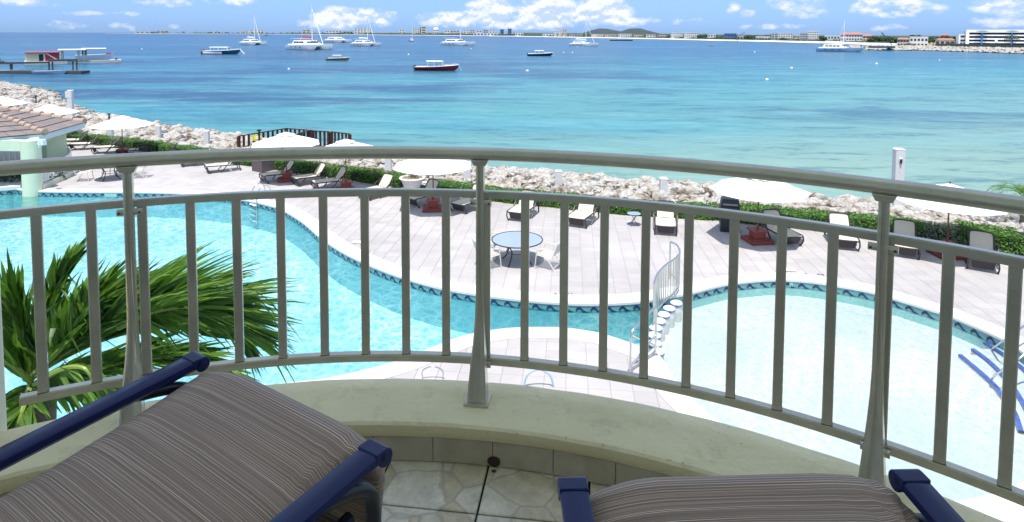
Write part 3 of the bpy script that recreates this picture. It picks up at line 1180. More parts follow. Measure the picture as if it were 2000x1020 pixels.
def stucco(name, col, dirt):
    m = mat(name, col, 0.85, bump=0.45, bscale=38, col2=dirt, vscale=1.6)
    nt = m.node_tree
    b = nt.nodes['Principled BSDF']
    src = b.inputs['Base Color'].links[0].from_socket
    geo = nt.nodes.new('ShaderNodeNewGeometry')
    n1 = nt.nodes.new('ShaderNodeTexNoise'); n1.inputs['Scale'].default_value = 7; n1.inputs['Detail'].default_value = 8; n1.inputs['Roughness'].default_value = .7
    nt.links.new(geo.outputs['Position'], n1.inputs['Vector'])
    r1 = nt.nodes.new('ShaderNodeMapRange'); r1.inputs[1].default_value = .56; r1.inputs[2].default_value = .74; r1.inputs[3].default_value = 0; r1.inputs[4].default_value = .55
    nt.links.new(n1.outputs[0], r1.inputs[0])
    mx = nt.nodes.new('ShaderNodeMix'); mx.data_type = 'RGBA'
    nt.links.new(r1.outputs[0], mx.inputs[0]); nt.links.new(src, mx.inputs[6]); mx.inputs[7].default_value = (.45, .38, .20, 1)
    n2 = nt.nodes.new('ShaderNodeTexNoise'); n2.inputs['Scale'].default_value = 60; n2.inputs['Detail'].default_value = 2
    nt.links.new(geo.outputs['Position'], n2.inputs['Vector'])
    r2 = nt.nodes.new('ShaderNodeMapRange'); r2.inputs[1].default_value = .70; r2.inputs[2].default_value = .78; r2.inputs[3].default_value = 0; r2.inputs[4].default_value = .7
    nt.links.new(n2.outputs[0], r2.inputs[0])
    m2 = nt.nodes.new('ShaderNodeMix'); m2.data_type = 'RGBA'
    nt.links.new(r2.outputs[0], m2.inputs[0]); nt.links.new(mx.outputs[2], m2.inputs[6]); m2.inputs[7].default_value = (.16, .13, .09, 1)
    nt.links.new(m2.outputs[2], b.inputs['Base Color'])
    return m


M_curb = stucco('cream_stucco', (0.90, 0.80, 0.50), (0.78, 0.69, 0.42))
M_bwall = mat('building_render', (0.84, 0.80, 0.66), 0.9, var=.03, bump=.1)


def ring_sweep(prof, a0, a1, n):
    rows = []
    for i in range(n + 1):
        a = a0 + (a1 - a0) * i / n
        rows.append([bp_(r, a, z) + Vector((0, 0, mnoise.noise(Vector((a * .35, r * 9, z * 5))) * .0025)) for r, z in prof])
    return MB().grid(rows)


curb_prof = [(2.275, FLOOR + .085), (2.255, FLOOR + .095), (2.222, ZC - .030), (2.216, ZC - .012), (2.222, ZC - .003), (2.235, ZC), (2.30, ZC + .001), (2.38, ZC + .001), (2.46, ZC), (2.478, ZC - .006), (2.485, ZC - .02), (2.485, ZC - .5)]
mb = ring_sweep(curb_prof, -20, 200, 220)
curb = mb.build('balcony_curb', M_curb, smooth=True, kind='structure')
drain = MB(); drain.lathe([(.0, .0), (.016, 0), (.017, .004), (.0, .004)], seg=14)

# skirting tiles, one by one
M_skirt = mat('skirting_tile', (0.40, 0.34, 0.23), 0.45, col2=(0.55, 0.48, 0.36), vscale=9, bump=.3, bscale=30)
M_grout = mat('dark_grout', (0.05, 0.042, 0.035), 0.9)
a_sk = 81.25
dA = 0.2 / 2.27 / D2R
sk = ring_sweep([(2.30, FLOOR), (2.30, FLOOR + .09)], -20, 200, 200)
sk.build('skirting_grout', M_grout, parent=curb)
for k in range(-9, 14):
    a1 = a_sk + k * dA
    mb = MB()
    rows = []
    for i in range(5):
        a = a1 + (dA - .06) * i / 4
        rows.append([bp_(2.296, a, FLOOR + .004), bp_(2.268, a, FLOOR + .004), bp_(2.268, a, FLOOR + .083), bp_(2.272, a, FLOOR + .088), bp_(2.296, a, FLOOR + .088)])
    mb.grid(rows)
    n5 = 5
    mb.f.append((0, 1, 2, 3, 4)); mb.f.append((20, 21, 22, 23, 24))
    mb.build('skirting_tile', M_skirt, parent=curb)
g = bp_(2.2665, 81.1, FLOOR + .021)
dh = MB(); dh.lathe([(0, 0), (.021, 0), (.022, .0012), (0, .0014)], seg=18)
o = dh.build('drain_hole', mat('rusty_drain', (.05, .018, .012), .8), parent=curb)
o.matrix_basis = Matrix.Translation(g) @ Matrix.Rotation(81.1 * D2R - PI / 2, 4, 'Z') @ Matrix.Rotation(PI / 2, 4, 'X') @ Matrix.Diagonal((1, .82, 1, 1))
dp = MB(); dp.lathe([(0, 0), (.024, 0), (.025, .002), (0, .003)], seg=14)
o = dp.build('drip_stain', mat('rust_stain', (.10, .055, .03), .9), parent=curb)
o.matrix_basis = Matrix.Translation((g.x, g.y - .018, FLOOR + .0004)) @ Matrix.Diagonal((.32, .3, .3, 1))

# floor tiles with a printed flagstone pattern


def tile_material():
    m = bpy.data.materials.new('flagstone_print_tile')
    m.use_nodes = True
    nt = m.node_tree
    N, Lk = nt.nodes, nt.links
    b = N['Principled BSDF']
    geo = N.new('ShaderNodeNewGeometry')
    nd = N.new('ShaderNodeTexNoise'); nd.inputs['Scale'].default_value = 9; nd.inputs['Detail'].default_value = 3
    Lk.new(geo.outputs['Position'], nd.inputs['Vector'])
    mx = N.new('ShaderNodeMix'); mx.data_type = 'RGBA'; mx.blend_type = 'LINEAR_LIGHT'; mx.inputs[0].default_value = .022
    Lk.new(geo.outputs['Position'], mx.inputs[6]); Lk.new(nd.outputs['Color'], mx.inputs[7])
    vo = N.new('ShaderNodeTexVoronoi'); vo.feature = 'DISTANCE_TO_EDGE'; vo.inputs['Scale'].default_value = 6.8
    vc = N.new('ShaderNodeTexVoronoi'); vc.inputs['Scale'].default_value = 6.8
    Lk.new(mx.outputs[2], vo.inputs['Vector']); Lk.new(mx.outputs[2], vc.inputs['Vector'])
    sc = N.new('ShaderNodeSeparateColor'); Lk.new(vc.outputs['Color'], sc.inputs[0])
    rp = N.new('ShaderNodeValToRGB')
    rp.color_ramp.elements[0].color = (.66, .55, .36, 1); rp.color_ramp.elements[1].color = (.84, .77, .62, 1)
    e = rp.color_ramp.elements.new(.5); e.color = (.74, .67, .50, 1)
    Lk.new(sc.outputs[0], rp.inputs[0])
    n2 = N.new('ShaderNodeTexNoise'); n2.inputs['Scale'].default_value = 22; n2.inputs['Detail'].default_value = 8; n2.inputs['Roughness'].default_value = .75
    Lk.new(geo.outputs['Position'], n2.inputs['Vector'])
    mr = N.new('ShaderNodeMapRange'); mr.inputs[1].default_value = .3; mr.inputs[2].default_value = .7; mr.inputs[3].default_value = .7; mr.inputs[4].default_value = 1.2
    Lk.new(n2.outputs[0], mr.inputs[0])
    hs = N.new('ShaderNodeHueSaturation'); Lk.new(rp.outputs[0], hs.inputs['Color']); Lk.new(mr.outputs[0], hs.inputs['Value'])
    ed = N.new('ShaderNodeMapRange'); ed.inputs[1].default_value = .016; ed.inputs[2].default_value = .034; ed.inputs[3].default_value = .45; ed.inputs[4].default_value = 0
    Lk.new(vo.outputs[0], ed.inputs[0])
    m2 = N.new('ShaderNodeMix'); m2.data_type = 'RGBA'; Lk.new(ed.outputs[0], m2.inputs[0]); Lk.new(hs.outputs[0], m2.inputs[6]); m2.inputs[7].default_value = (.38, .33, .25, 1)
    Lk.new(m2.outputs[2], b.inputs['Base Color'])
    b.inputs['Roughness'].default_value = .35
    bp = N.new('ShaderNodeBump'); bp.inputs['Strength'].default_value = .35; bp.inputs['Distance'].default_value = .004
    ad = N.new('ShaderNodeMath'); ad.operation = 'SUBTRACT'; Lk.new(n2.outputs[0], ad.inputs[0]); Lk.new(ed.outputs[0], ad.inputs[1])
    Lk.new(ad.outputs[0], bp.inputs['Height']); Lk.new(bp.outputs[0], b.inputs['Normal'])
    return m


M_tile = tile_material()
mb = MB()
mb.box((0.1, .35, FLOOR - .012 - .13), (5.2, 4.2, .26))
# keep the slab inside the curb: a disc plus the strip back to the rooms
mb = MB(); mb.lathe([(0, -.3), (2.40, -.3), (2.40, -.012), (0, -.012)], c=(BC[0], BC[1], FLOOR), seg=96)
floor = mb.build('balcony_floor', M_grout, kind='structure')
TA = 7.3 * D2R
TS = .33
tc_, ts_ = math.cos(TA), math.sin(TA)
tb = MB(); q = TS / 2 - .0035
tb.add([(-q, -q, -.01), (q, -q, -.01), (q, q, -.01), (-q, q, -.01), (-q, -q, -.003), (q, -q, -.003), (q, q, -.003), (-q, q, -.003),
        (-q + .003, -q + .003, 0), (q - .003, -q + .003, 0), (q - .003, q - .003, 0), (-q + .003, q - .003, 0)],
       [(0, 1, 5, 4), (1, 2, 6, 5), (2, 3, 7, 6), (3, 0, 4, 7), (4, 5, 9, 8), (5, 6, 10, 9), (6, 7, 11, 10), (7, 4, 8, 11), (8, 9, 10, 11)])
t0 = None
for i in range(-8, 8):
    for j in range(-8, 3):
        u, v = (i + .5) * TS, (j + .5) * TS
        x = -.099 + u * tc_ + v * ts_
        y = 1.773 - u * ts_ + v * tc_
        if math.hypot(x - BC[0], y - BC[1]) > 2.45 or y < -1.1: continue
        M = Matrix.Translation((x, y, FLOOR)) @ Matrix.Rotation(-TA, 4, 'Z')
        if t0 is None:
            t0 = tb.build('floor_tile', M_tile, parent=floor); t0.matrix_basis = M
        else:
            inst(t0, floor, M)

# building around the viewpoint: back wall, side piers and the slab of the balcony above give the shade
mb = MB()
mb.box((0, -1.65, H + 0.3), (9, .3, 8.2))
mb.box((0, -.6, (FLOOR - .35) / 2), (9, 1.5, FLOOR - .4))
w = mb.build('hotel_wall', M_bwall, label='cream rendered hotel wall behind the balcony', cat='wall')
mb = MB(); mb.lathe([(0, 0), (2.02, 0), (2.02, .2), (0, .2)], c=(BC[0], BC[1], FLOOR + 3.0), seg=96)
mb.box((0, -.8, FLOOR + 3.1), (9, 1.4, .195))
mb.build('balcony_ceiling', M_bwall, kind='structure')
pier_x = AT(8, 640, 1.93)
mb = MB()
mb.box((pier_x.x - .35, .62, H - .2), (.70, 2.62, 2.0))
mb = MB()
mb.box((pier_x.x - .30, .55, FLOOR + .0), (.60, 2.76, 2.3 ))
pier = MB()
p_ = AT(8, 640, 1.93)
pier.box((p_.x - .20, 1.83, (FLOOR - .6 + H - .60) / 2), (.40, .20, H - .60 - FLOOR + .6))
pier.build('side_wall_pier', M_bwall, bevel=.01, label='cream wall end at the left edge, beside the end of the lower rail', cat='wall pier')

# railing
rail = empty('balcony_railing', bp_(2.42, 82.4, ZC), label='curved grey green metal balcony railing standing on the cream curb', cat='railing')
ro = rail.location.copy()


def R_(pts):
    return [p - ro for p in pts]


def M_railing():
    m = mat('railing_paint_weathered', (0.54, 0.51, 0.42), 0.22, metal=.6, var=.10, vscale=9, spec=.5, bump=.05, bscale=40)
    return m


M_rl = M_railing()
mb = MB(); mb.tube(R_([bp_(2.40, a, ZT) for a in [x * 1.5 + 5 for x in range(98)]]), .0225, 20)
mb.build('handrail', M_rl, parent=rail, smooth=True)


def flatbar(r, z, wr, hz, a0, a1, step=1.5):
    rows = []
    n = int((a1 - a0) / step)
    b = .004
    for i in range(n + 1):
        a = a0 + (a1 - a0) * i / n
        h_, w_ = hz / 2, wr / 2
        rows.append([bp_(r + dx, a, z + dz) - ro for dx, dz in ((-w_, -h_), (-w_, h_ - b), (-w_ + b, h_), (w_ - b, h_), (w_, h_ - b), (w_, -h_))])
    mb = MB().grid(rows, close_u=True)
    n6 = len(rows) * 6
    mb.f.append(tuple(range(6))); mb.f.append(tuple(range(n6 - 6, n6)))
    return mb


flatbar(2.435, ZM, .030, .024, 20, 130).build('mid_rail', M_rl, parent=rail, smooth=True)
flatbar(2.435, ZB, .032, .026, 20, 117.6).build('bottom_rail', M_rl, parent=rail, smooth=True)
# balusters
bl = MB()
hb = (ZM - .012) - (ZB + .013)
w2_ = .0142
c2 = .003
bl.prism([(-w2_ + c2, -w2_), (w2_ - c2, -w2_), (w2_, -w2_ + c2), (w2_, w2_ - c2), (w2_ - c2, w2_), (-w2_ + c2, w2_), (-w2_, w2_ - c2), (-w2_, -w2_ + c2)], 0, hb)
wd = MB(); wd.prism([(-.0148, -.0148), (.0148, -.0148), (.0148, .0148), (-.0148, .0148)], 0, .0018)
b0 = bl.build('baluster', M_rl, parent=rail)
w0 = wd.build('weld_bead', mat('weld_dark', (.10, .09, .06), .6), parent=b0)  # thin dark plate at the baluster's foot
ang = [82.5 + 3.37 * k for k in range(10, 0, -1)] + [82.5 - 3.21 * k for k in range(0, 17)]
for i, a in enumerate(ang):
    M = Matrix.Translation(bp_(2.435, a, ZB + .013) - ro) @ Matrix.Rotation((a - 90) * D2R + .10, 4, 'Z')
    if i == 0:
        b0.matrix_basis = M; continue
    o = inst(b0, rail, M); inst(w0, o)
# posts: a straight bar that flares into a foot
POSTS = [110.15, 82.85, 53.85]
for a in POSTS:
    M = Matrix.Translation(bp_(2.395, a, 0) - Vector((ro.x, ro.y, 0))) @ Matrix.Rotation((a - 90) * D2R, 4, 'Z')
    zz = lambda z: z - ro.z
    mb = MB()
    # (z, half width, y centre, half depth)
    st_ = [(ZT - .030, .0130, .0, .014), (ZM, .0130, .0, .014), (ZM - .20, .0130, .0, .014), (ZM - .36, .0135, -.001, .015), (ZM - .43, .0155, -.006, .016), (ZM - .50, .0195, -.016, .019), (ZM - .57, .0250, -.029, .023), (ZM - .635, .0300, -.040, .027), (ZC + .006, .0325, -.048, .030)]
    rows = []
    for z, hw, yc, hd in st_:
        g_ = .0035 if z > ZM - .3 else .006
        rows.append([(-hw, yc - hd + .003, zz(z)), (-hw + .005, yc - hd, zz(z)), (-.004, yc - hd, zz(z)), (-.002, yc - hd + g_, zz(z)), (.002, yc - hd + g_, zz(z)), (.004, yc - hd, zz(z)), (hw - .005, yc - hd, zz(z)), (hw, yc - hd + .003, zz(z)), (hw, yc + hd, zz(z)), (-hw, yc + hd, zz(z))] if z > ZM - .25 else
                    [(-hw, yc - hd + .003, zz(z)), (-hw + .005, yc - hd, zz(z)), (-hw * .45, yc - hd + g_ * .6, zz(z)), (-hw * .2, yc - hd + g_, zz(z)), (hw * .2, yc - hd + g_, zz(z)), (hw * .45, yc - hd + g_ * .6, zz(z)), (hw - .005, yc - hd, zz(z)), (hw, yc - hd + .003, zz(z)), (hw, yc + hd, zz(z)), (-hw, yc + hd, zz(z))])
    mb.grid([[M @ Vector(p) for p in r] for r in rows], close_u=True)
    post = mb.build('post', M_rl, parent=rail, smooth=True)
    pb = MB(); pb.box((0, -.046, zz(ZC + .005)), (.084, .078, .008), M=M); pb.build('base_plate', M_rl, parent=post, bevel=.001)
    cu = MB()
    cu.add([(-.030, -.02, zz(ZT - .018)), (.030, -.02, zz(ZT - .018)), (.030, .02, zz(ZT - .018)), (-.030, .02, zz(ZT - .018)), (-.020, -.018, zz(ZT - .038)), (.020, -.018, zz(ZT - .038)), (.020, .018, zz(ZT - .038)), (-.020, .018, zz(ZT - .038))],
           [(0, 1, 2, 3), (7, 6, 5, 4), (0, 4, 5, 1), (1, 5, 6, 2), (2, 6, 7, 3), (3, 7, 4, 0)], M)
    cu.build('saddle', M_rl, parent=post, bevel=.002)
    for zc in (ZM - .024, ZB - .004):
        br = MB()
        br.tube([M @ Vector((-.036, .012, zz(zc))), M @ Vector((.036, .012, zz(zc)))], .011, 10, up=(0, 0, 1))
        br.build('clamp', M_rl, parent=post, smooth=True)
    for sx in (-1, 1):
        sc_ = MB(); sc_.lathe([(0, 0), (.0035, 0), (.0035, .002), (0, .003)], seg=10, M=M @ Matrix.Translation((sx * .029, .001, zz(ZM - .024))) @ Matrix.Rotation(PI / 2, 4, 'X'))
        sc_.build('bolt_head', M_hole, parent=post)
# screw heads in the handrail
nl = MB()
for a in (98.9,):
    nl.lathe([(0, 0), (.003, 0), (.003, .001), (0, .0012)], seg=8, M=Matrix.Translation(bp_(2.3905, a, ZT + .0205) - ro))
nl.build('rail_screw', M_hole, parent=rail)

# ------------------------------------------------------------------ the two balcony chairs
M_navy = mat('navy_gloss_metal', (0.004, 0.012, 0.075), 0.28, spec=.35)
M_navyd = mat('black_gloss_metal', (0.010, 0.013, 0.022), 0.3, spec=.6)


def fabric():
    m = bpy.data.materials.new('striped_sling_fabric')
    m.use_nodes = True
    nt = m.node_tree
    N, Lk = nt.nodes, nt.links
    b = N['Principled BSDF']
    uv = N.new('ShaderNodeUVMap')
    sp = N.new('ShaderNodeSeparateXYZ'); Lk.new(uv.outputs[0], sp.inputs[0])

    def stripes(scale, along=.3, seed=0.0):
        cb = N.new('ShaderNodeCombineXYZ')
        a = N.new('ShaderNodeMath'); a.operation = 'MULTIPLY'; a.inputs[1].default_value = along; Lk.new(sp.outputs[0], a.inputs[0])
        c = N.new('ShaderNodeMath'); c.operation = 'MULTIPLY_ADD'; c.inputs[1].default_value = scale; c.inputs[2].default_value = seed; Lk.new(sp.outputs[1], c.inputs[0])
        Lk.new(a.outputs[0], cb.inputs[0]); Lk.new(c.outputs[0], cb.inputs[1])
        t = N.new('ShaderNodeTexNoise'); t.inputs['Scale'].default_value = 1; t.inputs['Detail'].default_value = 2; t.inputs['Roughness'].default_value = .7
        Lk.new(cb.outputs[0], t.inputs['Vector'])
        return t.outputs[0]
    s1 = stripes(520)
    s2 = stripes(900, 2, 40)
    rp = N.new('ShaderNodeValToRGB')
    rp.color_ramp.elements[0].position = .30; rp.color_ramp.elements[0].color = (.155, .102, .072, 1)
    rp.color_ramp.elements[1].position = .70; rp.color_ramp.elements[1].color = (.85, .72, .60, 1)
    for p, c in ((.50, (.26, .172, .122)), (.555, (.38, .265, .19)), (.60, (.62, .48, .37))):
        e = rp.color_ramp.elements.new(p); e.color = (*c, 1)
    Lk.new(s1, rp.inputs[0])
    mr = N.new('ShaderNodeMapRange'); mr.inputs[1].default_value = .3; mr.inputs[2].default_value = .7; mr.inputs[3].default_value = .6; mr.inputs[4].default_value = 1.35
    Lk.new(s2, mr.inputs[0])
    hs = N.new('ShaderNodeHueSaturation'); Lk.new(rp.outputs[0], hs.inputs['Color']); Lk.new(mr.outputs[0], hs.inputs['Value'])
    Lk.new(hs.outputs[0], b.inputs['Base Color'])
    b.inputs['Roughness'].default_value = .85
    b.inputs['Sheen Weight'].default_value = .2
    bp = N.new('ShaderNodeBump'); bp.inputs['Strength'].default_value = .4; bp.inputs['Distance'].default_value = .002
    Lk.new(s2, bp.inputs['Height']); Lk.new(bp.outputs[0], b.inputs['Normal'])
    return m


M_fab = fabric()


def make_chair():
    root = empty('patio_chair', (0, 0, 0))
    ZA = .555                     # top of the arm at its front end
    tl = math.radians(3.0)        # arms rise towards the front
    hw = .335
    for sx in (-1, 1):
        arm = MB()
        n = 9
        rows = []
        for i in range(n):
            y = -.82 * (1 - i / (n - 1))
            z = ZA + y * math.tan(tl) - .0 * y * y
            x = sx * hw
            rows.append([(x - .027, y, z - .004), (x - .022, y, z), (x + .022, y, z), (x + .027, y, z - .004), (x + .027, y, z - .020), (x + .018, y, z - .030), (x - .018, y, z - .030), (x - .027, y, z - .020)])
        arm.grid(rows, close_u=True)
        arm.f.append(tuple(range(8))); arm.f.append(tuple(range(len(arm.v) - 8, len(arm.v))))
        a = arm.build('arm', M_navy, parent=root, smooth=True)
        cap = MB()
        cap.tube([(sx * hw - .0280, -.006, ZA - .0185), (sx * hw + .0280, -.006, ZA - .0185)], .0195, 20, up=(0, 0, 1))
        cap.box((sx * hw, -.020, ZA - .0105), (.056, .026, .0235))
        cap.build('end_cap', M_navy, parent=a, smooth=True, bevel=.002)
        leg = MB()
        x = sx * hw
        pts = catmull([(x, -.16, ZA - .035), (x, -.085, ZA - .055), (x, -.035, ZA - .085), (x, -.018, ZA - .14), (x, -.02, ZA - .26), (x, -.045, .12), (x, -.07, .015)], 6)
        leg.tube(pts, .0165, 10, sx=.95, up=(0, 1, 0) if False else None)
        leg.build('leg', M_navyd, parent=root, smooth=True)
        leg = MB()
        pts = catmull([(x, -.70, ZA - .075), (x, -.72, .3), (x, -.76, .015)], 6)
        leg.tube(pts, .0165, 10)
        leg.build('leg', M_navyd, parent=root, smooth=True)
        sr = MB(); sr.tube(catmull([(x * .93, -.80, .30), (x * .93, -.4, .37), (x * .93, -.06, .42)], 5), .014, 8)
        sr.build('seat_rail', M_navyd, parent=root, smooth=True)
        br = MB(); br.tube(catmull([(x, -.72, .14), (x, -.4, .20), (x, -.05, .15)], 5), .013, 8)
        br.build('stretcher', M_navy, parent=root, smooth=True)
    cb = MB(); cb.tube([(-hw, -.05, .30), (hw, -.05, .30)], .014, 8, up=(0, 0, 1)); cb.tube([(-hw, -.72, .25), (hw, -.72, .25)], .014, 8, up=(0, 0, 1))
    cb.build('crossbar', M_navyd, parent=root, smooth=True)
    # cushion: a rounded pad that rolls down over the front
    prof = []     # (y, z) of the pad's mid line, from back to front, then down
    for i in range(26):
        y = -.99 + i * (.965 / 25)
        z = .505 + (y + 0) * .125 - .02 * max(0, -.3 - y)
        prof.append((y, z, .035))
    yc, zc, R = -.03, .505 - .062, .062
    for k in range(1, 13):
        t = k / 12 * PI * .62
        prof.append((yc + R * math.sin(t), zc + R * math.cos(t), .035))
    ly, lz, _ = prof[-1]
    for k in range(1, 5):
        prof.append((ly - .004 * k, lz - .03 * k, .032 - .002 * k))
    W = hw - .035
    mb = MB()
    uvs = []
    rows = []
    s = 0.0
    NS = 40
    for i, (y, z, th) in enumerate(prof):
        if i:
            s += math.hypot(y - prof[i - 1][0], z - prof[i - 1][1])
        j = min(i + 1, len(prof) - 1)
        k_ = max(i - 1, 0)
        ty, tz = prof[j][0] - prof[k_][0], prof[j][1] - prof[k_][1]
        l = math.hypot(ty, tz)
        ny, nz_ = -tz / l, ty / l
        ring = []
        front = max(0.0, min(1.0, (s - .80) / .12))
        for a in range(NS):
            th_a = 2 * PI * a / NS
            cx, sx_ = math.cos(th_a), math.sin(th_a)
            ex = .35
            u = math.copysign(abs(cx) ** ex, cx)
            v = math.copysign(abs(sx_) ** .6, sx_)
            edge = 1 - .9 * abs(u) ** 6 * .35
            x = u * (W + .012 * front)
            h_ = v * th * edge
            crown = .010 * (1 - u * u) * (1 if v > 0 else 0)
            wr = mnoise.noise(Vector((x * 5, s * 4.5, 1.7))) * .006 + mnoise.noise(Vector((x * 12, s * 10, 4.7))) * .0018
            # gathered folds close to the front right corner
            fold = math.exp(-((x - W * .92) / .05) ** 2 - ((s - .93) / .06) ** 2) * .012 * math.sin(x * 160 + s * 90)
            hh = h_ + (crown + wr + fold if v > 0 else 0)
            ring.append((x, y + ny * hh, z + nz_ * hh))
            uvs.append((x * 1.0, s if v >= 0 else s + .3))
        rows.append(ring)
    mb.grid(rows, close_u=True)
    mb.f.append(tuple(range(NS))); mb.f.append(tuple(range(len(mb.v) - NS, len(mb.v))))
    mb.build('cushion', M_fab, parent=root, smooth=True, uv=uvs)
    # sling panel below the pad seen under the arms
    sl_ = MB(); sl_.grid([[(x * .3, y, .40 + y * .11 - .02 * (1 - x * x)) for x in (-1, -.5, 0, .5, 1)] for y in [-.85 + .1 * k for k in range(9)]])
    uvs = [(p[0], p[1] + 2) for p in sl_.v]
    sl_.build('sling', M_fab, parent=root, smooth=True, uv=uvs)
    return root


ch = make_chair()
tag(ch, 'striped brown cushioned patio chair with navy arms at left, turned to the right', 'chair', 'two cushioned patio chairs on the balcony')
eL = G(392, 690, H - .865)
eR = G(738, 868, H - .865)
mid = (eL + eR) / 2
az1 = 33 * D2R
ch.location = (mid.x, mid.y, FLOOR)
ch.rotation_euler = (0, 0, -az1)
c2_ = copy_tree(ch)
tag(c2_, 'striped brown cushioned patio chair with navy arms at right, facing straight to the sea', 'chair', 'two cushioned patio chairs on the balcony')
eL = G(1118, 938, H - .865)
eR = G(1765, 912, H - .865)
mid = (eL + eR) / 2
c2_.location = (mid.x, mid.y, FLOOR)
c2_.rotation_euler = (0, 0, 2.2 * D2R)

# ------------------------------------------------------------------ sea edge pillars
M_pillar = mat('white_pillar_paint', (0.60, 0.60, 0.60), 0.75, var=.07, vscale=5, bump=.3, bscale=25)


def pillar(top_px, label, h=1.05, w=.30, tall=False):
    g = G(*top_px, h)
    root = empty('sea_pillar', (g.x, g.y, 0), -math.atan2(g.x, g.y) * .25, label, 'pillar', 'white pillars along the rocky edge')
    mb = MB(); mb.box((0, 0, (h - .04 - .6) / 2), (w, w, h - .04 + .6)); mb.build('shaft', M_pillar, parent=root, bevel=.015)
    mb = MB(); mb.box((0, 0, h - .02), (w + .02, w + .02, .04), taper=.8); mb.build('cap', M_pillar, parent=root)
    return root


for k, (p, l) in enumerate([((43, 196), 'short white square pillar among the rocks behind the far left umbrella'), ((215, 247), 'short white square pillar below the right side of the left umbrella'),
                            ((309, 245), 'short white square pillar right of the left umbrella'), ((403, 255), 'white square pillar left of the red brown timber fence'),
                            ((515, 270), 'white square pillar hidden behind the pair of umbrellas, at the timber fence'), ((632, 287), 'white square pillar seen just under the handrail, between the pair of umbrellas'),
                            ((758, 302), 'white square pillar under the handrail, left of the white plant pot'), ((913, 316), 'white square pillar just left of the central railing post'),
                            ((1091, 333), 'white square pillar beyond the round glass table'), ((1296, 347), 'white square pillar behind the lounger that faces straight to the hotel'),
                            ((1518, 372), 'white square pillar under the umbrella, right of the litter bin')]):
    pillar(p, l)
for p, l in (((137, 176), 'tall white pillar with a lamp box on its left side, standing against the sea at left'), ((1756, 290), 'tall white pillar with a small dark lamp near its top, at right')):
    h = 2.55
    r_ = pillar(p, l, h, .34)
    if p[0] < 1000:
        mb = MB(); mb.box((-.25, -.02, h - .35), (.14, .2, .5)); mb.build('lamp_box', M_pillar, parent=r_, bevel=.01)
        mb = MB(); mb.box((0, -.172, h - .62), (.345, .004, .015)); mb.build('joint_line', M_hole, parent=r_)
    else:
        mb = MB(); mb.box((0, -.18, h - .42), (.10, .05, .16)); mb.build('lamp_plate', M_white, parent=r_, bevel=.01)
        mb = MB(); mb.lathe([(.0, -.13), (.028, -.10), (.05, 0), (.04, .06), (0, .08)], c=(0, -.215, h - .46), seg=10); mb.build('lamp', M_hole, parent=r_, smooth=True)

# ------------------------------------------------------------------ sun loungers
M_resin = mat('charcoal_resin', (0.030, 0.026, 0.030), 0.4, spec=.5)
M_sling = mat('beige_sling', (0.62, 0.56, 0.43), 0.85, bump=.15, bscale=300)


def make_lounger():
    root = empty('sun_lounger', (0, 0, 0))
    W = .36
    # side rails and front apron
    fr = MB()
    for sx in (-1, 1):
        fr.tube(catmull([(sx * W, .0, .33), (sx * W, .06, .38), (sx * W, .5, .36), (sx * W, 1.0, .34), (sx * W, 1.55, .30)], 5), .026, 8)
    fr.tube([(-W, .0, .345), (W, .0, .345)], .024, 8, up=(0, 0, 1))
    fr.build('frame', M_resin, parent=root, smooth=True)
    ap = MB(); ap.add([(-W + .06, .02, .32), (W - .06, .02, .32), (W - .10, .10, .09), (-W + .10, .10, .09), (-W + .06, .05, .32), (W - .06, .05, .32), (W - .10, .13, .09), (-W + .10, .13, .09)],
                      [(0, 1, 2, 3), (7, 6, 5, 4), (0, 4, 5, 1), (1, 5, 6, 2), (2, 6, 7, 3), (3, 7, 4, 0)])
    ap.build('front_apron', M_resin, parent=root)
    for sx in (-1, 1):
        lg = MB(); lg.tube(catmull([(sx * W, .0, .33), (sx * (W + .02), .02, .2), (sx * (W + .01), .14, .03), (sx * W, .2, .02)], 4), .024, 8)
        lg.build('leg', M_resin, parent=root, smooth=True)
        ar = MB()
        ar.tube(catmull([(sx * (W + .03), .62, .02), (sx * (W + .045), .80, .20), (sx * (W + .05), .98, .42), (sx * (W + .055), 1.16, .54), (sx * (W + .055), 1.34, .53), (sx * (W + .045), 1.46, .38), (sx * (W + .03), 1.56, .03)], 5), .022, 8, sx=1.3)
        ar.build('armrest', M_resin, parent=root, smooth=True)
    rows = []
    for i in range(9):
        y = .02 + 1.05 * i / 8
        rows.append([(x * (W - .02), y, .385 - .025 * (1 - x * x) - .02 * i / 8) for x in (-1, -.6, -.2, .2, .6, 1)])
    mb = MB().grid(rows)
    mb.build('seat_sling', M_sling, parent=root, smooth=True)
    # backrest
    y0, z0, y1, z1 = 1.10, .36, 1.46, .86
    Lb = math.hypot(y1 - y0, z1 - z0)
    d = Vector((0, (y1 - y0) / Lb, (z1 - z0) / Lb))
    nrm = Vector((0, -d.z, d.y))

    def B(x, s, o=0): return Vector((x, y0, z0)) + d * s + nrm * o
    w = W - .045
    path = [B(-w, 0), B(-w, Lb * .5), B(-w * .97, Lb * .86), B(-w * .78, Lb * .985), B(0, Lb * 1.02), B(w * .78, Lb * .985), B(w * .97, Lb * .86), B(w, Lb * .5), B(w, 0)]
    fb = MB(); fb.tube(catmull(path, 4), .022, 8)
    bk = fb.build('back_frame', M_resin, parent=root, smooth=True)
    rows = []
    for i in range(10):
        t = i / 9
        ww = w * (1 if t < .8 else 1 - .28 * ((t - .8) / .2) ** 2)
        rows.append([B(x * ww, t * Lb, -.012 - .01 * (1 - x * x)) for x in (-1, -.5, 0, .5, 1)])
    mb = MB().grid(rows)
    mb.build('back_sling', M_sling, parent=root, smooth=True)
    for x_ in (-.25, .25):
        pr = MB(); pr.tube([B(x_, Lb * .6, -.03), (x_, 1.62, .28)], .013, 6)
        pr.build('back_prop', M_resin, parent=root)
    return root


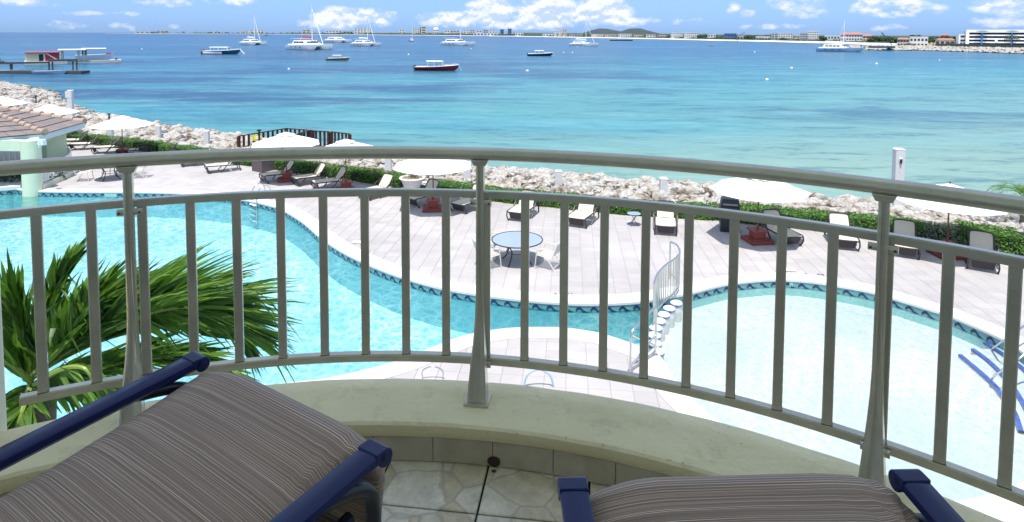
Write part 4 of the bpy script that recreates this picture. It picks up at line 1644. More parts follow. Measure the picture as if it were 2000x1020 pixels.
LOUNGERS = [((1008, 434), 20, 'white sunlit lounger just right of the central railing post, beyond the round glass table'),
            ((1124, 446), 25, 'white sunlit lounger right of the round glass table, angled to the left'),
            ((1300, 462), 13, 'white sunlit lounger facing straight to the hotel, right of the small round side table'),
            ((1548, 484), -6, 'beige lounger in umbrella shade just right of the red brown base by the litter bin'),
            ((1654, 491), 17, 'sunlit lounger with pale back between the two right hand umbrellas'),
            ((1768, 506), 30, 'lounger with shaded beige back and white seat just right of the right railing post'),
            ((1920, 533), 34, 'rightmost lounger, with shaded beige back, beside the last umbrella base'),
            ((512, 357), 49, 'lounger in shade left of the umbrella base nearest the brown planter box'),
            ((574, 363), 47, 'lounger in shade right of the umbrella base nearest the brown planter box'),
            ((614, 372), 50, 'lounger left of the second umbrella base in the middle row, behind the mid rail'),
            ((708, 391), 38, 'lounger with its back half in sun, left of the white plant pot'),
            ((800, 405), 36, 'lounger right beneath the white plant pot, left of an umbrella base'),
            ((893, 417), 34, 'lounger just left of the central railing post, right of an umbrella base'),
            ((402, 338), 56, 'low seen lounger left of the brown planter box, under the handrail'),
            ((352, 325), 62, 'lounger mostly hidden under the handrail, second left of the brown planter box'),
            ((288, 314), 64, 'lounger whose pale back just shows over the handrail right of the left umbrella'),
            ((228, 306), 66, 'lounger with beige back just right of the left umbrella pole'),
            ((182, 300), 68, 'lounger right behind the left umbrella pole'),
            ((137, 293), 70, 'bright white backed lounger left of the left umbrella pole'),
            ((118, 285), 74, 'lounger with beige back second from the pavilion wall'),
            ((98, 277), 78, 'lounger with beige back nearest the pavilion wall')]
lg0 = None
for (p, a, l) in LOUNGERS:
    if lg0 is None:
        lg0 = make_lounger(); o = lg0
    else:
        o = copy_tree(lg0)
    g = G(*p, 0)
    o.location = g
    o.rotation_euler = (0, 0, -a * D2R)
    tag(o, l, 'sun lounger', 'beige and charcoal sun loungers on the pool deck')

# ------------------------------------------------------------------ umbrellas
M_canvas = mat('white_canvas', (0.80, 0.80, 0.78), 0.9, var=.02)
M_base = mat('red_brown_paint', (0.22, 0.045, 0.030), 0.55, var=.1, vscale=6)
M_wood = mat('umbrella_pole_wood', (0.13, 0.04, 0.025), 0.5, var=.15, vscale=12)


def make_umbrella():
    root = empty('umbrella', (0, 0, 0))
    R, zr, rise = 1.62, 1.78, .50
    mb = MB()
    # canopy: eight gores sagging between ribs
    rows = []
    for j in range(7):
        t = .16 + .84 * j / 6
        ring = []
        for k in range(32):
            a = 2 * PI * k / 32 + PI / 8
            ph = (k % 4) / 4
            fac = math.cos(PI / 8) / math.cos((ph * 2 - 1) * PI / 8) if True else 1
            r = R * t * (1 if k % 4 == 0 else fac)
            sag = math.sin(ph * PI) * .035 * t
            ring.append((r * math.cos(a), r * math.sin(a), zr + rise * (1 - t) ** .92 - sag))
        rows.append(ring)
    mb.grid(rows, close_u=True)
    base_i = len(mb.v) - 32
    can = mb.build('canopy', M_canvas, parent=root)
    sol = can.modifiers.new('thickness', 'SOLIDIFY'); sol.thickness = .006
    vt = MB()
    rows = []
    for j in range(4):
        t = .0 + .27 * j / 3
        rows.append([((R * t if t else .02) * math.cos(2 * PI * k / 16 + PI / 8), (R * t if t else .02) * math.sin(2 * PI * k / 16 + PI / 8), zr + rise * (1 - t) ** .92 + .055 - (.035 * math.sin((k % 2) * PI / 2) * j / 3)) for k in range(16)])
    vt.grid(rows, close_u=True)
    v_ = vt.build('vent', M_canvas, parent=can)
    fn = MB(); fn.lathe([(.02, 0), (.035, .02), (.03, .05), (.012, .07), (0, .09)], c=(0, 0, zr + rise + .05), seg=10); fn.build('finial', M_wood, parent=can, smooth=True)
    po = MB(); po.lathe([(.022, .40), (.022, zr + rise + .04)], seg=10); po.build('pole', M_wood, parent=root, smooth=True)
    for k in range(8):
        a = 2 * PI * k / 8 + PI / 8
        rb = MB()
        rb.tube([(.03 * math.cos(a), .03 * math.sin(a), zr + rise - .02), (R * .99 * math.cos(a), R * .99 * math.sin(a), zr - .012)], .011, 4)
        rb.tube([(.03 * math.cos(a), .03 * math.sin(a), zr - .08), (R * .5 * math.cos(a), R * .5 * math.sin(a), zr + rise * .47 - .02)], .009, 4)
        rb.build('rib', M_wood, parent=root)
    b = MB(); b.box((0, 0, .06), (.80, .80, .12)); 
    pd = b.build('base_plate', M_base, parent=root, bevel=.01)
    b = MB(); b.box((0, 0, .14), (.60, .60, .04)); b.box((0, 0, .27), (.40, .40, .22)); b.build('pedestal', M_base, parent=root, bevel=.008)
    b = MB(); b.box((0, 0, .405), (.54, .54, .05)); b.build('table_top', M_base, parent=root, bevel=.01)
    b = MB(); b.lathe([(.05, .43), (.05, .45), (.035, .46), (.035, .60), (.024, .61)], seg=12); b.build('sleeve', M_base, parent=root, smooth=True)
    return root


u0 = None
for (p, rz, l) in [((240, 305), 10, 'white umbrella with red brown base at left, first one wholly clear of the pavilion roof'),
                   ((100, 273), 5, 'white umbrella right behind the tiled pavilion roof'),
                   ((5, 250), 12, 'white umbrella at the far left edge, farther than the tiled pavilion roof'),
                   ((560, 353), 20, 'white umbrella left of two side by side above the handrail, by the timber fence'),
                   ((676, 373), 25, 'white umbrella right of two side by side above the handrail'),
                   ((846, 410), 5, 'white umbrella cut by the handrail, over the loungers left of the central post'),
                   ((1479, 472), 8, 'white umbrella over the red brown base beside the litter bin'),
                   ((1849, 500), 0, 'white umbrella cut by the handrail, at right beyond the right post')]:
    if u0 is None:
        u0 = make_umbrella(); o = u0
    else:
        o = copy_tree(u0)
    o.location = G(*p, 0)
    o.rotation_euler = (0, 0, rz * D2R)
    tag(o, l, 'umbrella', 'white umbrellas on red brown bases')

# ------------------------------------------------------------------ tables and strap chairs
M_tglass = mat('frosted_table_glass', (0.27, 0.34, 0.44), 0.12, spec=.8, coat=.4)
M_iron = mat('dark_iron', (0.02, 0.025, 0.032), 0.4)
M_strap = mat('cream_strap', (0.66, 0.64, 0.56), 0.55)


def make_table(R=.78, h=.70):
    root = empty('round_table', (0, 0, 0))
    g = MB(); g.lathe([(0, h - .008), (R - .02, h - .008), (R - .02, h), (0, h)], seg=48); g.build('glass_top', M_tglass, parent=root)
    r = MB(); r.tube(arc_pts((0, 0), R, 0, 2 * PI * 47 / 48, 47, h - .006), .019, 8, closed=True); r.build('rim', M_iron, parent=root, smooth=True)
    for k in range(4):
        a = PI / 4 + k * PI / 2 + .25
        l = MB()
        c, s = math.cos(a), math.sin(a)
        l.tube(catmull([(c * R * .72, s * R * .72, h - .03), (c * R * .50, s * R * .50, h - .2), (c * R * .40, s * R * .40, .34), (c * R * .52, s * R * .52, .12), (c * R * .68, s * R * .68, .0)], 5), .020, 8)
        l.build('leg', M_iron, parent=root, smooth=True)
    l = MB(); l.tube(arc_pts((0, 0), R * .42, 0, 2 * PI * 23 / 24, 23, .33), .012, 6, closed=True); l.build('ring_brace', M_iron, parent=root, smooth=True)
    return root


def make_dchair():
    root = empty('strap_chair', (0, 0, 0))
    W = .28
    for sx in (-1, 1):
        x = sx * W
        fl = MB()
        fl.tube(catmull([(x * 1.12, .30, .0), (x * 1.10, .27, .25), (x * 1.08, .24, .50), (x * 1.08, .18, .60), (x * 1.08, 0, .62), (x * 1.05, -.22, .60), (x, -.27, .56)], 4), .015, 8)
        fl.build('arm_leg', M_strap, parent=root, smooth=True)
        sd = MB()
        sd.tube(catmull([(x, .26, .42), (x, .0, .39), (x, -.20, .37), (x, -.27, .45), (x * .98, -.40, .82), (x * .85, -.43, .87)], 5), .015, 8)
        sd.build('side_tube', M_strap, parent=root, smooth=True)
        rl = MB(); rl.tube(catmull([(x, -.05, .385), (x * 1.05, -.2, .2), (x * 1.1, -.34, .0)], 4), .014, 8); rl.build('leg', M_strap, parent=root, smooth=True)
    t = MB(); t.tube([(-W * .85, -.43, .87), (W * .85, -.43, .87)], .015, 8, up=(0, 0, 1)); t.build('top_tube', M_strap, parent=root, smooth=True)
    s0 = None
    for k in range(9):
        y = .24 - k * .055
        z = .415 - (k * .055) * .08
        M = Matrix.Translation((0, y, z))
        if s0 is None:
            b = MB(); b.box((0, 0, 0), (2 * W, .036, .012)); s0 = b.build('strap', M_strap, parent=root); s0.matrix_basis = M
        else:
            inst(s0, root, M)
    for k in range(8):
        t_ = k / 8
        M = Matrix.Translation((0, -.285 - .125 * t_, .47 + .37 * t_)) @ Matrix.Rotation(PI / 2 * .8, 4, 'X')
        inst(s0, root, M)
    return root


tb1 = make_table()
tb1.location = G(1010, 511, 0)
tag(tb1, 'round glass topped table with dark rim in the middle of the deck, with strap chairs', 'table', 'round glass tables')
tb2 = copy_tree(tb1)
tb2.location = G(215, 350, 0)
tb2.rotation_euler = (0, 0, .5)
tag(tb2, 'round glass topped table at left between pool and loungers, beside the low curved wall', 'table', 'round glass tables')
dc = make_dchair()
base = tb1.location
first = True
CH = [((-.72, .58), None, 'cream strap chair behind the left side of the middle round table'),
      ((-.88, -.42), None, 'cream strap chair at the near left of the middle round table, by the central post'),
      ((.92, -.42), None, 'cream strap chair at the near right of the middle round table')]
for (dx, dy), a, l in CH:
    o = dc if first else copy_tree(dc)
    first = False
    o.location = (base.x + dx, base.y + dy, 0)
    o.rotation_euler = (0, 0, math.atan2(-dy, -dx) - PI / 2)
    tag(o, l, 'chair', 'cream strap chairs')
base = tb2.location
for (dx, dy), l in [((-1.05, -.30), 'cream strap chair at the left of the far left round table'), ((.55, .85), 'cream strap chair behind the far left round table'), ((1.15, .35), 'cream strap chair right of the far left round table, beside the left post'),
                    ((-.2, 1.05), 'cream strap chair on the sea side of the far left round table')]:
    o = copy_tree(dc)
    o.location = (base.x + dx, base.y + dy, 0)
    o.rotation_euler = (0, 0, math.atan2(-dy, -dx) - PI / 2)
    tag(o, l, 'chair', 'cream strap chairs')
# small side table
g = G(1238, 440, 0)
stb = empty('side_table', g, 0, 'small round glass side table by the hedge, left of the lounger facing the hotel', 'side table')
mb = MB(); mb.lathe([(0, .43), (.25, .43), (.25, .44), (0, .44)], seg=28); mb.build('glass_top', M_tglass, parent=stb)
mb = MB(); mb.tube(arc_pts((0, 0), .255, 0, 2 * PI * 27 / 28, 27, .435), .012, 6, closed=True); mb.build('rim', M_iron, parent=stb, smooth=True)
for k in range(4):
    a = PI / 4 + k * PI / 2
    mb = MB(); mb.tube(catmull([(.17 * math.cos(a), .17 * math.sin(a), .43), (.03 * math.cos(a), .03 * math.sin(a), .26), (.06 * math.cos(a), .06 * math.sin(a), .16), (.22 * math.cos(a), .22 * math.sin(a), 0)], 4), .011, 6); mb.build('leg', M_iron, parent=stb)

# ------------------------------------------------------------------ litter bin, planter, pot
g = G(1424, 450, 0)
bn = empty('litter_bin', g, -.25, 'tall black litter bin with a slot, by the hedge under the umbrella', 'litter bin')
mb = MB(); mb.box((0, 0, .46), (.66, .55, .92)); mb.build('bin_body', M_iron, parent=bn, bevel=.03)
mb = MB(); mb.box((0, 0, 1.05), (.66, .55, .26), taper=.86); mb.build('hood', M_iron, parent=bn, bevel=.03)
mb = MB(); mb.box((0, -.268, 1.0), (.50, .03, .06)); mb.build('slot', mat('bin_slot_plate', (.25, .25, .26), .4), parent=bn)
g = G(515, 333, 0)
M_plant = mat('brown_planter', (0.10, 0.08, 0.085), .7, var=.1)
pb = empty('planter_box', g, -.55, 'square dark brown planter box by the hedge, left of the middle row loungers', 'planter')
mb = MB(); mb.box((0, 0, .34), (.80, .80, .68)); mb.build('box_wall', M_plant, parent=pb, bevel=.01)
mb = MB(); mb.box((0, 0, .70), (.84, .84, .05)); mb.build('box_rim', M_plant, parent=pb, bevel=.005)
mb = MB(); mb.box((0, 0, .73), (.7, .7, .02)); mb.build('soil', mat('soil', (.05, .035, .025), .95, var=.3), parent=pb)
g = G(805, 372, 0)
M_pot = mat('white_pot', (.70, .69, .66), .6, var=.04, vscale=6)
pt = empty('plant_pot', g, 0, 'large round white plant pot with a rolled rim, between two loungers', 'plant pot')
mb = MB(); mb.lathe([(.26, 0), (.30, .03), (.34, .12), (.44, .35), (.50, .50), (.56, .53), (.575, .565), (.55, .60), (.50, .60), (.47, .56), (0, .55)], seg=36); mb.build('pot_bowl', M_pot, parent=pt, smooth=True)
mb = MB(); mb.lathe([(0, .562), (.475, .562), (.475, .566), (0, .566)], seg=24); mb.build('soil', mat('pot_soil', (.30, .25, .18), .95, var=.3, vscale=20), parent=pt)
M_frond = leaf_mat('palm_frond_leaf', (0.03, 0.085, 0.012), (0.14, 0.26, 0.03), trans=.35)
M_trunk = mat('palm_trunk', (.12, .09, .06), .9, var=.3, vscale=12, bump=.5)


def frond(mb, pts, w0, n, droop=.35, seed=0, taper=.2, both=True, tilt=0.0, wl=.022):
    """pinnate frond: leaflets on both sides of the curved midrib pts (list of Vector), w0 leaflet length"""
    rr = random.Random(seed)
    c = catmull(pts, 10)
    L = [0]
    for i in range(1, len(c)): L.append(L[-1] + (c[i] - c[i - 1]).length)
    T = L[-1]
    for k in range(n):
        for side in (-1, 1):
            s = T * (.12 + .88 * (k + rr.uniform(0, .7)) / n)
            i = 1
            while i < len(L) - 1 and L[i] < s: i += 1
            f_ = (s - L[i - 1]) / max(1e-6, L[i] - L[i - 1])
            p = c[i - 1].lerp(c[i], f_)
            t = (c[i] - c[i - 1]).normalized()
            up = Vector((0, 0, 1))
            sd = t.cross(up).normalized() * side
            u = s / T
            ln = w0 * (1 - .55 * abs(u - .35) / .65 if u > .35 else .6 + .4 * u / .35) * rr.uniform(.85, 1.1)
            d = (sd * (1 - .45 * u) + t * (.55 + .6 * u) + up * (.30 + tilt * side + rr.uniform(-.12, .12))).normalized()
            w = wl * rr.uniform(.7, 1.1)
            wd_ = d.cross(up).normalized().cross(d) * .0 + t * w
            q = []
            m = 4
            for j in range(m + 1):
                a = j / m
                ctr = p + d * ln * a + Vector((0, 0, -droop * ln * a * a))
                ww = (.45 + 1.1 * a if a < .4 else .9 * (1 - a) / .6) if j < m else .0
                q.append((ctr - wd_ * ww + up * .3 * w * ww, ctr, ctr + wd_ * ww + up * .3 * w * ww))
            b = len(mb.v)
            for r3 in q: mb.v.extend([tuple(v) for v in r3])
            for j in range(m):
                for e in (0, 1):
                    a0 = b + j * 3 + e
                    mb.f.append((a0, a0 + 1, a0 + 4, a0 + 3))


def small_palm(root, h, n, ln, seed, sub=''):
    rr = random.Random(seed)
    mb = MB(); mb.tube(catmull([(0, 0, .0), (.03, .01, h * .5), (.0, .02, h)], 5), [.05 + .02 * (1 - i / 10) for i in range(11)], 10); mb.build('trunk', M_trunk, parent=root, smooth=True)
    for k in range(n):
        a = 2 * PI * k / n + rr.uniform(-.3, .3)
        el = rr.uniform(.35, 1.1)
        dx, dy = math.cos(a), math.sin(a)
        p = [Vector((0, 0, h)), Vector((dx * ln * .3 * math.cos(el), dy * ln * .3 * math.cos(el), h + ln * .35 * math.sin(el))), Vector((dx * ln * .7, dy * ln * .7, h + ln * .38 * math.sin(el))), Vector((dx * ln, dy * ln, h + ln * .1 * math.sin(el) - .1))]
        f_ = MB(); frond(f_, p, ln * .42, 16, .25, seed * 50 + k, wl=.012 * ln / .5); f_.tube(catmull(p, 4), .006, 4)
        f_.build('frond', M_frond, parent=root, fix=False)


palm = empty('potted_palm', (g.x, g.y, .56), 0, 'young palm growing from the white pot, its fronds showing over the handrail', 'palm')
small_palm(palm, 1.05, 9, .50, 3)
# twiggy plants in the pot
mb = MB()
rr = random.Random(4)
for k in range(70):
    a, r = rr.uniform(0, 6.28), rr.uniform(.1, .42)
    p = Vector((r * math.cos(a), r * math.sin(a), 0)); d = Vector((rr.gauss(0, .3), rr.gauss(0, .3), 1)).normalized() * rr.uniform(.08, .22)
    mb.tube([p, p + d], .006, 3)
o = mb.build('dry_plant', mat('dry_stems', (.22, .18, .10), .9), label='low dry stems round the edge of the white plant pot', cat='plant', fix=False)
o['kind'] = 'stuff'
o.location = (g.x, g.y, .565)

# ------------------------------------------------------------------ timber jetty with fence
M_timber = mat('red_brown_timber', (0.055, 0.017, 0.014), 0.6, var=.25, vscale=6)
zt = 1.05
FP = [G(466, 266, zt), G(559, 251, zt), G(606, 255, zt), G(583, 261, zt), G(683, 262, zt), G(642, 257.5, zt)]
jd = empty('timber_jetty', (FP[0].x, FP[0].y, 0), 0, 'red brown timber viewing deck on the rocks behind the pair of umbrellas', 'jetty')
jo = jd.location.copy()
cor = [FP[0], FP[1], FP[2], FP[4] + Vector((1.2, -1.5, 0)), FP[0] + Vector((4.5, -3.5, 0))]
mb = MB(); mb.prism([(c.x - jo.x, c.y - jo.y) for c in cor], -.12, -.03); mb.build('deck_frame', M_timber, parent=jd)
pl0 = None
xs = min(c.x for c in cor); xe = max(c.x for c in cor)
cpoly = [(c.x, c.y) for c in cor]
n_ = int((xe - xs) / .16)
for i in range(n_):
    x = xs + (i + .5) * .16
    ys = [y for y in [28 + .1 * k for k in range(150)] if pip(x, y, cpoly)]
    if len(ys) < 3: continue
    mb = MB(); mb.box((x - jo.x, (ys[0] + ys[-1]) / 2 - jo.y, -.015), (.15, ys[-1] - ys[0], .03)); mb.build('plank', M_timber, parent=jd)
for c in cor[:4]:
    mb = MB(); mb.box((c.x - jo.x, c.y - jo.y, -.8), (.16, .16, 1.4)); mb.build('pile', M_timber, parent=jd)


def fence(a, b, label, step=.34, big_posts=True):
    root = empty('timber_fence', (a.x, a.y, 0), 0, label, 'fence', 'timber fences of the viewing deck')
    d = (b - a); L = d.length; t = d.normalized(); ang = math.atan2(t.y, t.x)
    mb = MB(); mb.box((0, 0, 0), (L, .12, .05), M=Matrix.Translation((d.x / 2, d.y / 2, zt)) @ Matrix.Rotation(ang, 4, 'Z')); mb.build('top_rail', M_timber, parent=root)
    mb = MB(); mb.box((0, 0, 0), (L, .05, .09), M=Matrix.Translation((d.x / 2, d.y / 2, .12)) @ Matrix.Rotation(ang, 4, 'Z')); mb.build('low_rail', M_timber, parent=root)
    n = max(2, int(L / step))
    s0 = None
    for k in range(n + 1):
        p = t * (L * k / n)
        M = Matrix.Translation((p.x, p.y, 0)) @ Matrix.Rotation(ang, 4, 'Z')
        if k in (0, n):
            pm = MB(); pm.box((0, 0, zt / 2), (.15, .15, zt - .05), M=M); pm.build('post', M_timber, parent=root)
        elif s0 is None:
            q = MB(); q.box((0, 0, zt / 2), (.14, .04, zt - .06)); s0 = q.build('slat', M_timber, parent=root); s0.matrix_basis = M
        else:
            inst(s0, root, M)
    return root


fence(FP[0], FP[1], 'left run of the red brown slatted fence, rising to the corner over the sea')
fence(FP[1], FP[2] + Vector((.15, 0, 0)), 'middle far run of the red brown slatted fence, facing the open sea', .30)
fence(FP[3], FP[2], 'short near run of the red brown slatted fence, between the pair of umbrellas', .3)
fence(FP[2] + Vector((.12, -.1, 0)), FP[5], 'close slatted run of the red brown fence, right of the short run', .26)
fence(FP[5] + Vector((.16, 0, 0)), FP[4], 'right run of the red brown slatted fence, over the right hand umbrella', .3)
# rope barrier with a yellow sign, bollard lamp
g = G(503, 263, 1.0)
sg = empty('warning_sign', (g.x, g.y, 0), 0, 'small yellow and white sign hanging on the jetty fence beside the left umbrella', 'sign')
mb = MB(); mb.box((0, -.12, .83), (.52, .03, .36)); mb.build('sign_panel', mat('yellow_sign', (.75, .62, .03), .6), parent=sg)
mb = MB(); mb.lathe([(0, 0), (.10, 0), (.10, .01), (0, .01)], seg=14, M=Matrix.Translation((0, -.14, .83)) @ Matrix.Rotation(PI / 2, 4, 'X')); mb.build('sign_disc', M_white, parent=sg)
g = G(506, 254, 1.55)
bl_ = empty('bollard_lamp', (g.x, g.y, 0), 0, 'black bollard lamp standing at the jetty fence left of the umbrellas', 'lamp')
mb = MB(); mb.lathe([(.05, 0), (.05, 1.25), (.09, 1.27), (.09, 1.30), (.05, 1.31), (.05, 1.5), (.13, 1.5), (.13, 1.56), (0, 1.6)], seg=12); mb.build('lamp_post', M_black, parent=bl_, smooth=True)
for (p, l) in [((70, 188), 'small black bollard lamp among the rocks left of the tall pillar'), ((213, 224), 'small black bollard lamp on the rocks above the left umbrella')]:
    g = G(*p, .75)
    o = copy_tree(bl_); o.location = (g.x, g.y, -.75)
    tag(o, l, 'lamp')

# ------------------------------------------------------------------ pool fittings


def tube_obj(name, pts, r, root, k=6, m=M_steel, seg=10):
    mb = MB(); mb.tube(catmull(pts, k), r, seg); return mb.build(name, m, parent=root, smooth=True)


g = G(502, 393, 0)
ld = empty('pool_ladder', (g.x, g.y, 0), -.75, 'steel ladder with white treads going into the far side of the main pool', 'pool ladder')
for sx in (-.25, .25):
    tube_obj('grab_rail', [(sx, .45, 0), (sx, .45, .45), (sx, .36, .62), (sx, .18, .66), (sx, -.02, .52), (sx, -.12, .15), (sx, -.14, -.2), (sx, -.14, -.95)], .022, ld)
for k in range(4):
    mb = MB(); mb.box((0, -.16, -.12 - .22 * k), (.50, .14, .03)); mb.build('tread', M_white, parent=ld, bevel=.008)

# railing that follows the divider between the pools
rl = empty('divider_railing', G(1322, 577, 0), 0, 'curved steel railing with upright bars between the main pool and the paddling pool', 'railing')
org = rl.location.copy(); org.z = 0
line = [G(*p, 0) for p in [(1326, 570), (1316, 584), (1303, 594), (1292, 605), (1284, 616), (1279, 627), (1276, 640)]]
lc = catmull(line, 5)
hh = 1.08
tp = [Vector((p.x, p.y, hh)) - org for p in lc]
far_end = G(1326, 560, 0) - org
tube_obj('top_tube', [far_end + Vector((-.1, .55, hh)), far_end + Vector((0, .25, hh))] + tp[::3] + [tp[-1]], .026, rl, 4)
tube_obj('base_tube', [Vector((p.x, p.y, .14)) - org for p in lc][::3], .02, rl, 3)
Ls = [0]
for i in range(1, len(lc)): Ls.append(Ls[-1] + (lc[i] - lc[i - 1]).length)
nb = 17
bar0 = None
for k in range(nb):
    s_ = Ls[-1] * k / (nb - 1)
    p, _t = line_at(lc, s_)
    M = Matrix.Translation((p.x - org.x, p.y - org.y, 0))
    if bar0 is None:
        q = MB(); q.lathe([(.017, .14), (.017, hh)], seg=8); bar0 = q.build('bar', M_steel, parent=rl, smooth=True); bar0.matrix_basis = M
    else:
        inst(bar0, rl, M)
for p in (far_end, far_end + Vector((-.12, .55, 0)), tp[-1]):
    q = MB(); q.lathe([(.026, -.05), (.026, hh)], c=(p.x, p.y, 0), seg=10); q.build('post', M_steel, parent=rl, smooth=True)
# handrail at the near end
hr = empty('pool_handrail', G(1231, 726, 0), 0, 'bent steel handrail at the near end of the curved divider railing', 'handrail')
o_ = hr.location
A_ = G(1231, 726, 0) - o_; B_ = G(1280, 694, 0) - o_
up_ = lambda v, z: Vector((v.x, v.y, z))
tube_obj('top_tube', [up_(A_, .0), up_(A_, .5), up_(A_, .74), up_(A_ + (B_ - A_) * .12, .88), up_(A_ + (B_ - A_) * .6, 1.0), up_(A_ + (B_ - A_) * .93, 1.08), up_(B_, .98), up_(B_, .7), up_(B_, 0)], .026, hr, 5)
tube_obj('mid_tube', [up_(A_ + (B_ - A_) * .03, .10), up_(A_ + (B_ - A_) * .5, .30), up_(B_, .45)], .02, hr, 4)
tube_obj('mid_tube', [up_(A_ + (B_ - A_) * .03, .78), up_(A_ + (B_ - A_) * .5, .50), up_(B_, .22)], .02, hr, 4)
tube_obj('mid_tube', [up_(A_ + (B_ - A_) * .03, .04), up_(A_ + (B_ - A_) * .6, .06), up_(B_, .10)], .02, hr, 4)
fl = MB()
for p in (A_, B_): fl.lathe([(.06, .0205), (.06, .03), (.03, .04), (0, .04)], c=(p.x, p.y, 0), seg=14)
fl.build('floor_flange', M_steel, parent=hr)
# right hand rails at the pool steps
for k, (pts, l) in enumerate([([(2030, 650, .02), (2012, 632, .55), (1975, 655, .45), (1945, 676, -.1), (1938, 682, -.3)], 'upper steel handrail reaching into the paddling pool at the right edge'),
                              ([(2060, 720, .02), (2030, 675, .6), (1985, 705, .35), (1945, 732, -.1), (1938, 740, -.3)], 'lower steel handrail reaching into the paddling pool at the right edge')]):
    W_ = [G(x, y, z) for x, y, z in pts]
    r_ = empty('steps_handrail', W_[0], 0, l, 'handrail')
    tube_obj('rail_tube', [p - W_[0] for p in W_], .022, r_)
# loops of two grab rails just beyond the curb
for k, (x, y, l) in enumerate([(845, 727, 'small steel grab rail loop seen under the lower rail, left of the central post'), (1052, 742, 'pale blue hoop seen under the lower rail, right of the central post')]):
    g = G(x, y + 14, 0)
    r_ = empty('grab_rail', g, 0, l, 'handrail')
    tube_obj('rail_tube', [(-.2, 0, 0), (-.2, 0, .18), (0, 0, .27), (.2, 0, .18), (.2, 0, 0)] if k == 0 else [(-.3, 0, 0), (-.22, 0, .25), (0, 0, .36), (.22, 0, .25), (.3, 0, 0)], .014 if k == 0 else .02, r_, m=M_steel if k == 0 else mat('pale_blue_tube', (.35, .5, .62), .4))
# pool inlets / skimmer plates
for (x0, x1, y) in ((1541, 1568, 553), (205, 229, 380)):
    a = G(x0, y, -.10); b = G(x1, y, -.10)
    mb = MB(); mb.box(((a.x + b.x) / 2, (a.y + b.y) / 2 - .03, -.13), ((b - a).length, .03, .14)); mb.build('skimmer_plate', mat('skimmer_green', (.25, .48, .44), .4), parent=pool)
# depth marks painted on the coping, to be read from the deck side
M_ink = mat('black_paint', (.02, .02, .02), .7)


def words(txt, px, py, size, rz):
    g = G(px, py, .024)
    cu = bpy.data.curves.new('depth_mark', 'FONT')
    cu.body = txt
    cu.size = size
    cu.extrude = .001
    cu.align_x = 'CENTER'; cu.align_y = 'CENTER'
    o = bpy.data.objects.new('depth_mark', cu)
    COL.objects.link(o)
    dg = bpy.context.evaluated_depsgraph_get()
    me = bpy.data.meshes.new_from_object(o.evaluated_get(dg))
    bpy.data.objects.remove(o)
    o = bpy.data.objects.new('depth_mark', me)
    COL.objects.link(o)
    me.materials.clear(); me.materials.append(M_ink)
    o.location = g
    o.rotation_euler = (0, 0, rz)
    o.parent = pool
    return o


words('1.6     5', 1101, 574, .17, PI)
words('0.6       2', 1590, 535.5, .15, PI - .06)
for (x, y) in [(1540, 528), (700, 474)]:
    g = G(x, y, .0)
    mb = MB(); mb.box((0, 0, .022), (.42, .26, .008)); o = mb.build('skimmer_lid', M_pot, parent=pool); o.location = g; o.rotation_euler = (0, 0, -.09)

# ------------------------------------------------------------------ pavilion at left
M_green = mat('mint_render', (0.56, 0.64, 0.46), .8, var=.04, bump=.15)
M_fascia = mat('pale_blue_fascia', (0.55, 0.66, 0.68), .6, var=.03)
M_rtile = mat('clay_roof_tile', (0.24, 0.185, 0.165), .8, col2=(.15, .14, .145), vscale=1.6, bump=.4, bscale=14)
M_ridge = mat('clay_ridge_tile', (0.34, 0.24, 0.19), .8, col2=(.42, .34, .27), vscale=3, bump=.3)
pv_ = empty('pavilion', G(62, 371, 0), 0, 'mint green poolside pavilion with clay tiled hip roof and round column at left', 'pavilion')
po_ = pv_.location.copy(); po_.z = 0
ZE = 2.35
A1 = G(166, 240, ZE); B1 = G(88, 262, ZE - .0); C1 = G(-40, 277, ZE); D1 = G(40, 222, ZE)
APX = AT(-60, 202, 33)
E_ = [D1 + Vector((-3, 1.5, 0)), A1, B1, C1 + Vector((-2, -1, 0)), C1 + Vector((-9, 2, 0))]


def rp_(a, b, t): return a.lerp(b, t)


def roof_face(e0, e1, apx, mt, n_courses=9, tilew=.34):
    mb = MB(); mb.add([e0 - po_, e1 - po_, apx - po_], [(0, 1, 2)]); mb.build('roof_deck', M_timber, parent=pv_)
    nrm = (e1 - e0).cross(apx - e0).normalized()
    if nrm.z < 0: nrm = -nrm
    L = (e1 - e0).length
    t_ = (e1 - e0).normalized()
    slope = (apx - e0) - t_ * (apx - e0).dot(t_)
    sl_ = slope.length
    s_ = slope.normalized()
    out = []
    for j in range(n_courses):
        v0 = sl_ * j / n_courses - .04
        v1 = sl_ * (j + 1) / n_courses + .02
        f0 = 1 - max(0, v0) / sl_; f1 = 1 - min(v1, sl_) / sl_
        k0 = (apx - e0).dot(t_)
        def edge(v): 
            f = min(1, max(0, v / sl_))
            return e0 + (apx - e0) * f, e1 + (apx - e1) * f
        a0, b0_ = edge(max(0, v0)); a1, b1_ = edge(v1)
        if v0 < 0:
            a0 = a0 - s_ * .05; b0_ = b0_ - s_ * .05
        w = (b0_ - a0).length
        nt_ = max(1, int(w / tilew))
        for i in range(nt_):
            q0, q1 = i / nt_, (i + 1) / nt_
            g_ = .012 / max(w, .1)
            p = [a0.lerp(b0_, q0 + g_), a0.lerp(b0_, q1 - g_), a1.lerp(b1_, q1 - g_), a1.lerp(b1_, q0 + g_)]
            lift = [.065, .065, .02, .02]
            top = [p[m] + nrm * lift[m] - po_ for m in range(4)]
            bot = [p[m] + nrm * (lift[m] - .03) - po_ for m in range(4)]
            out.append((top, bot, (p[0] + p[2]) / 2))
    return out


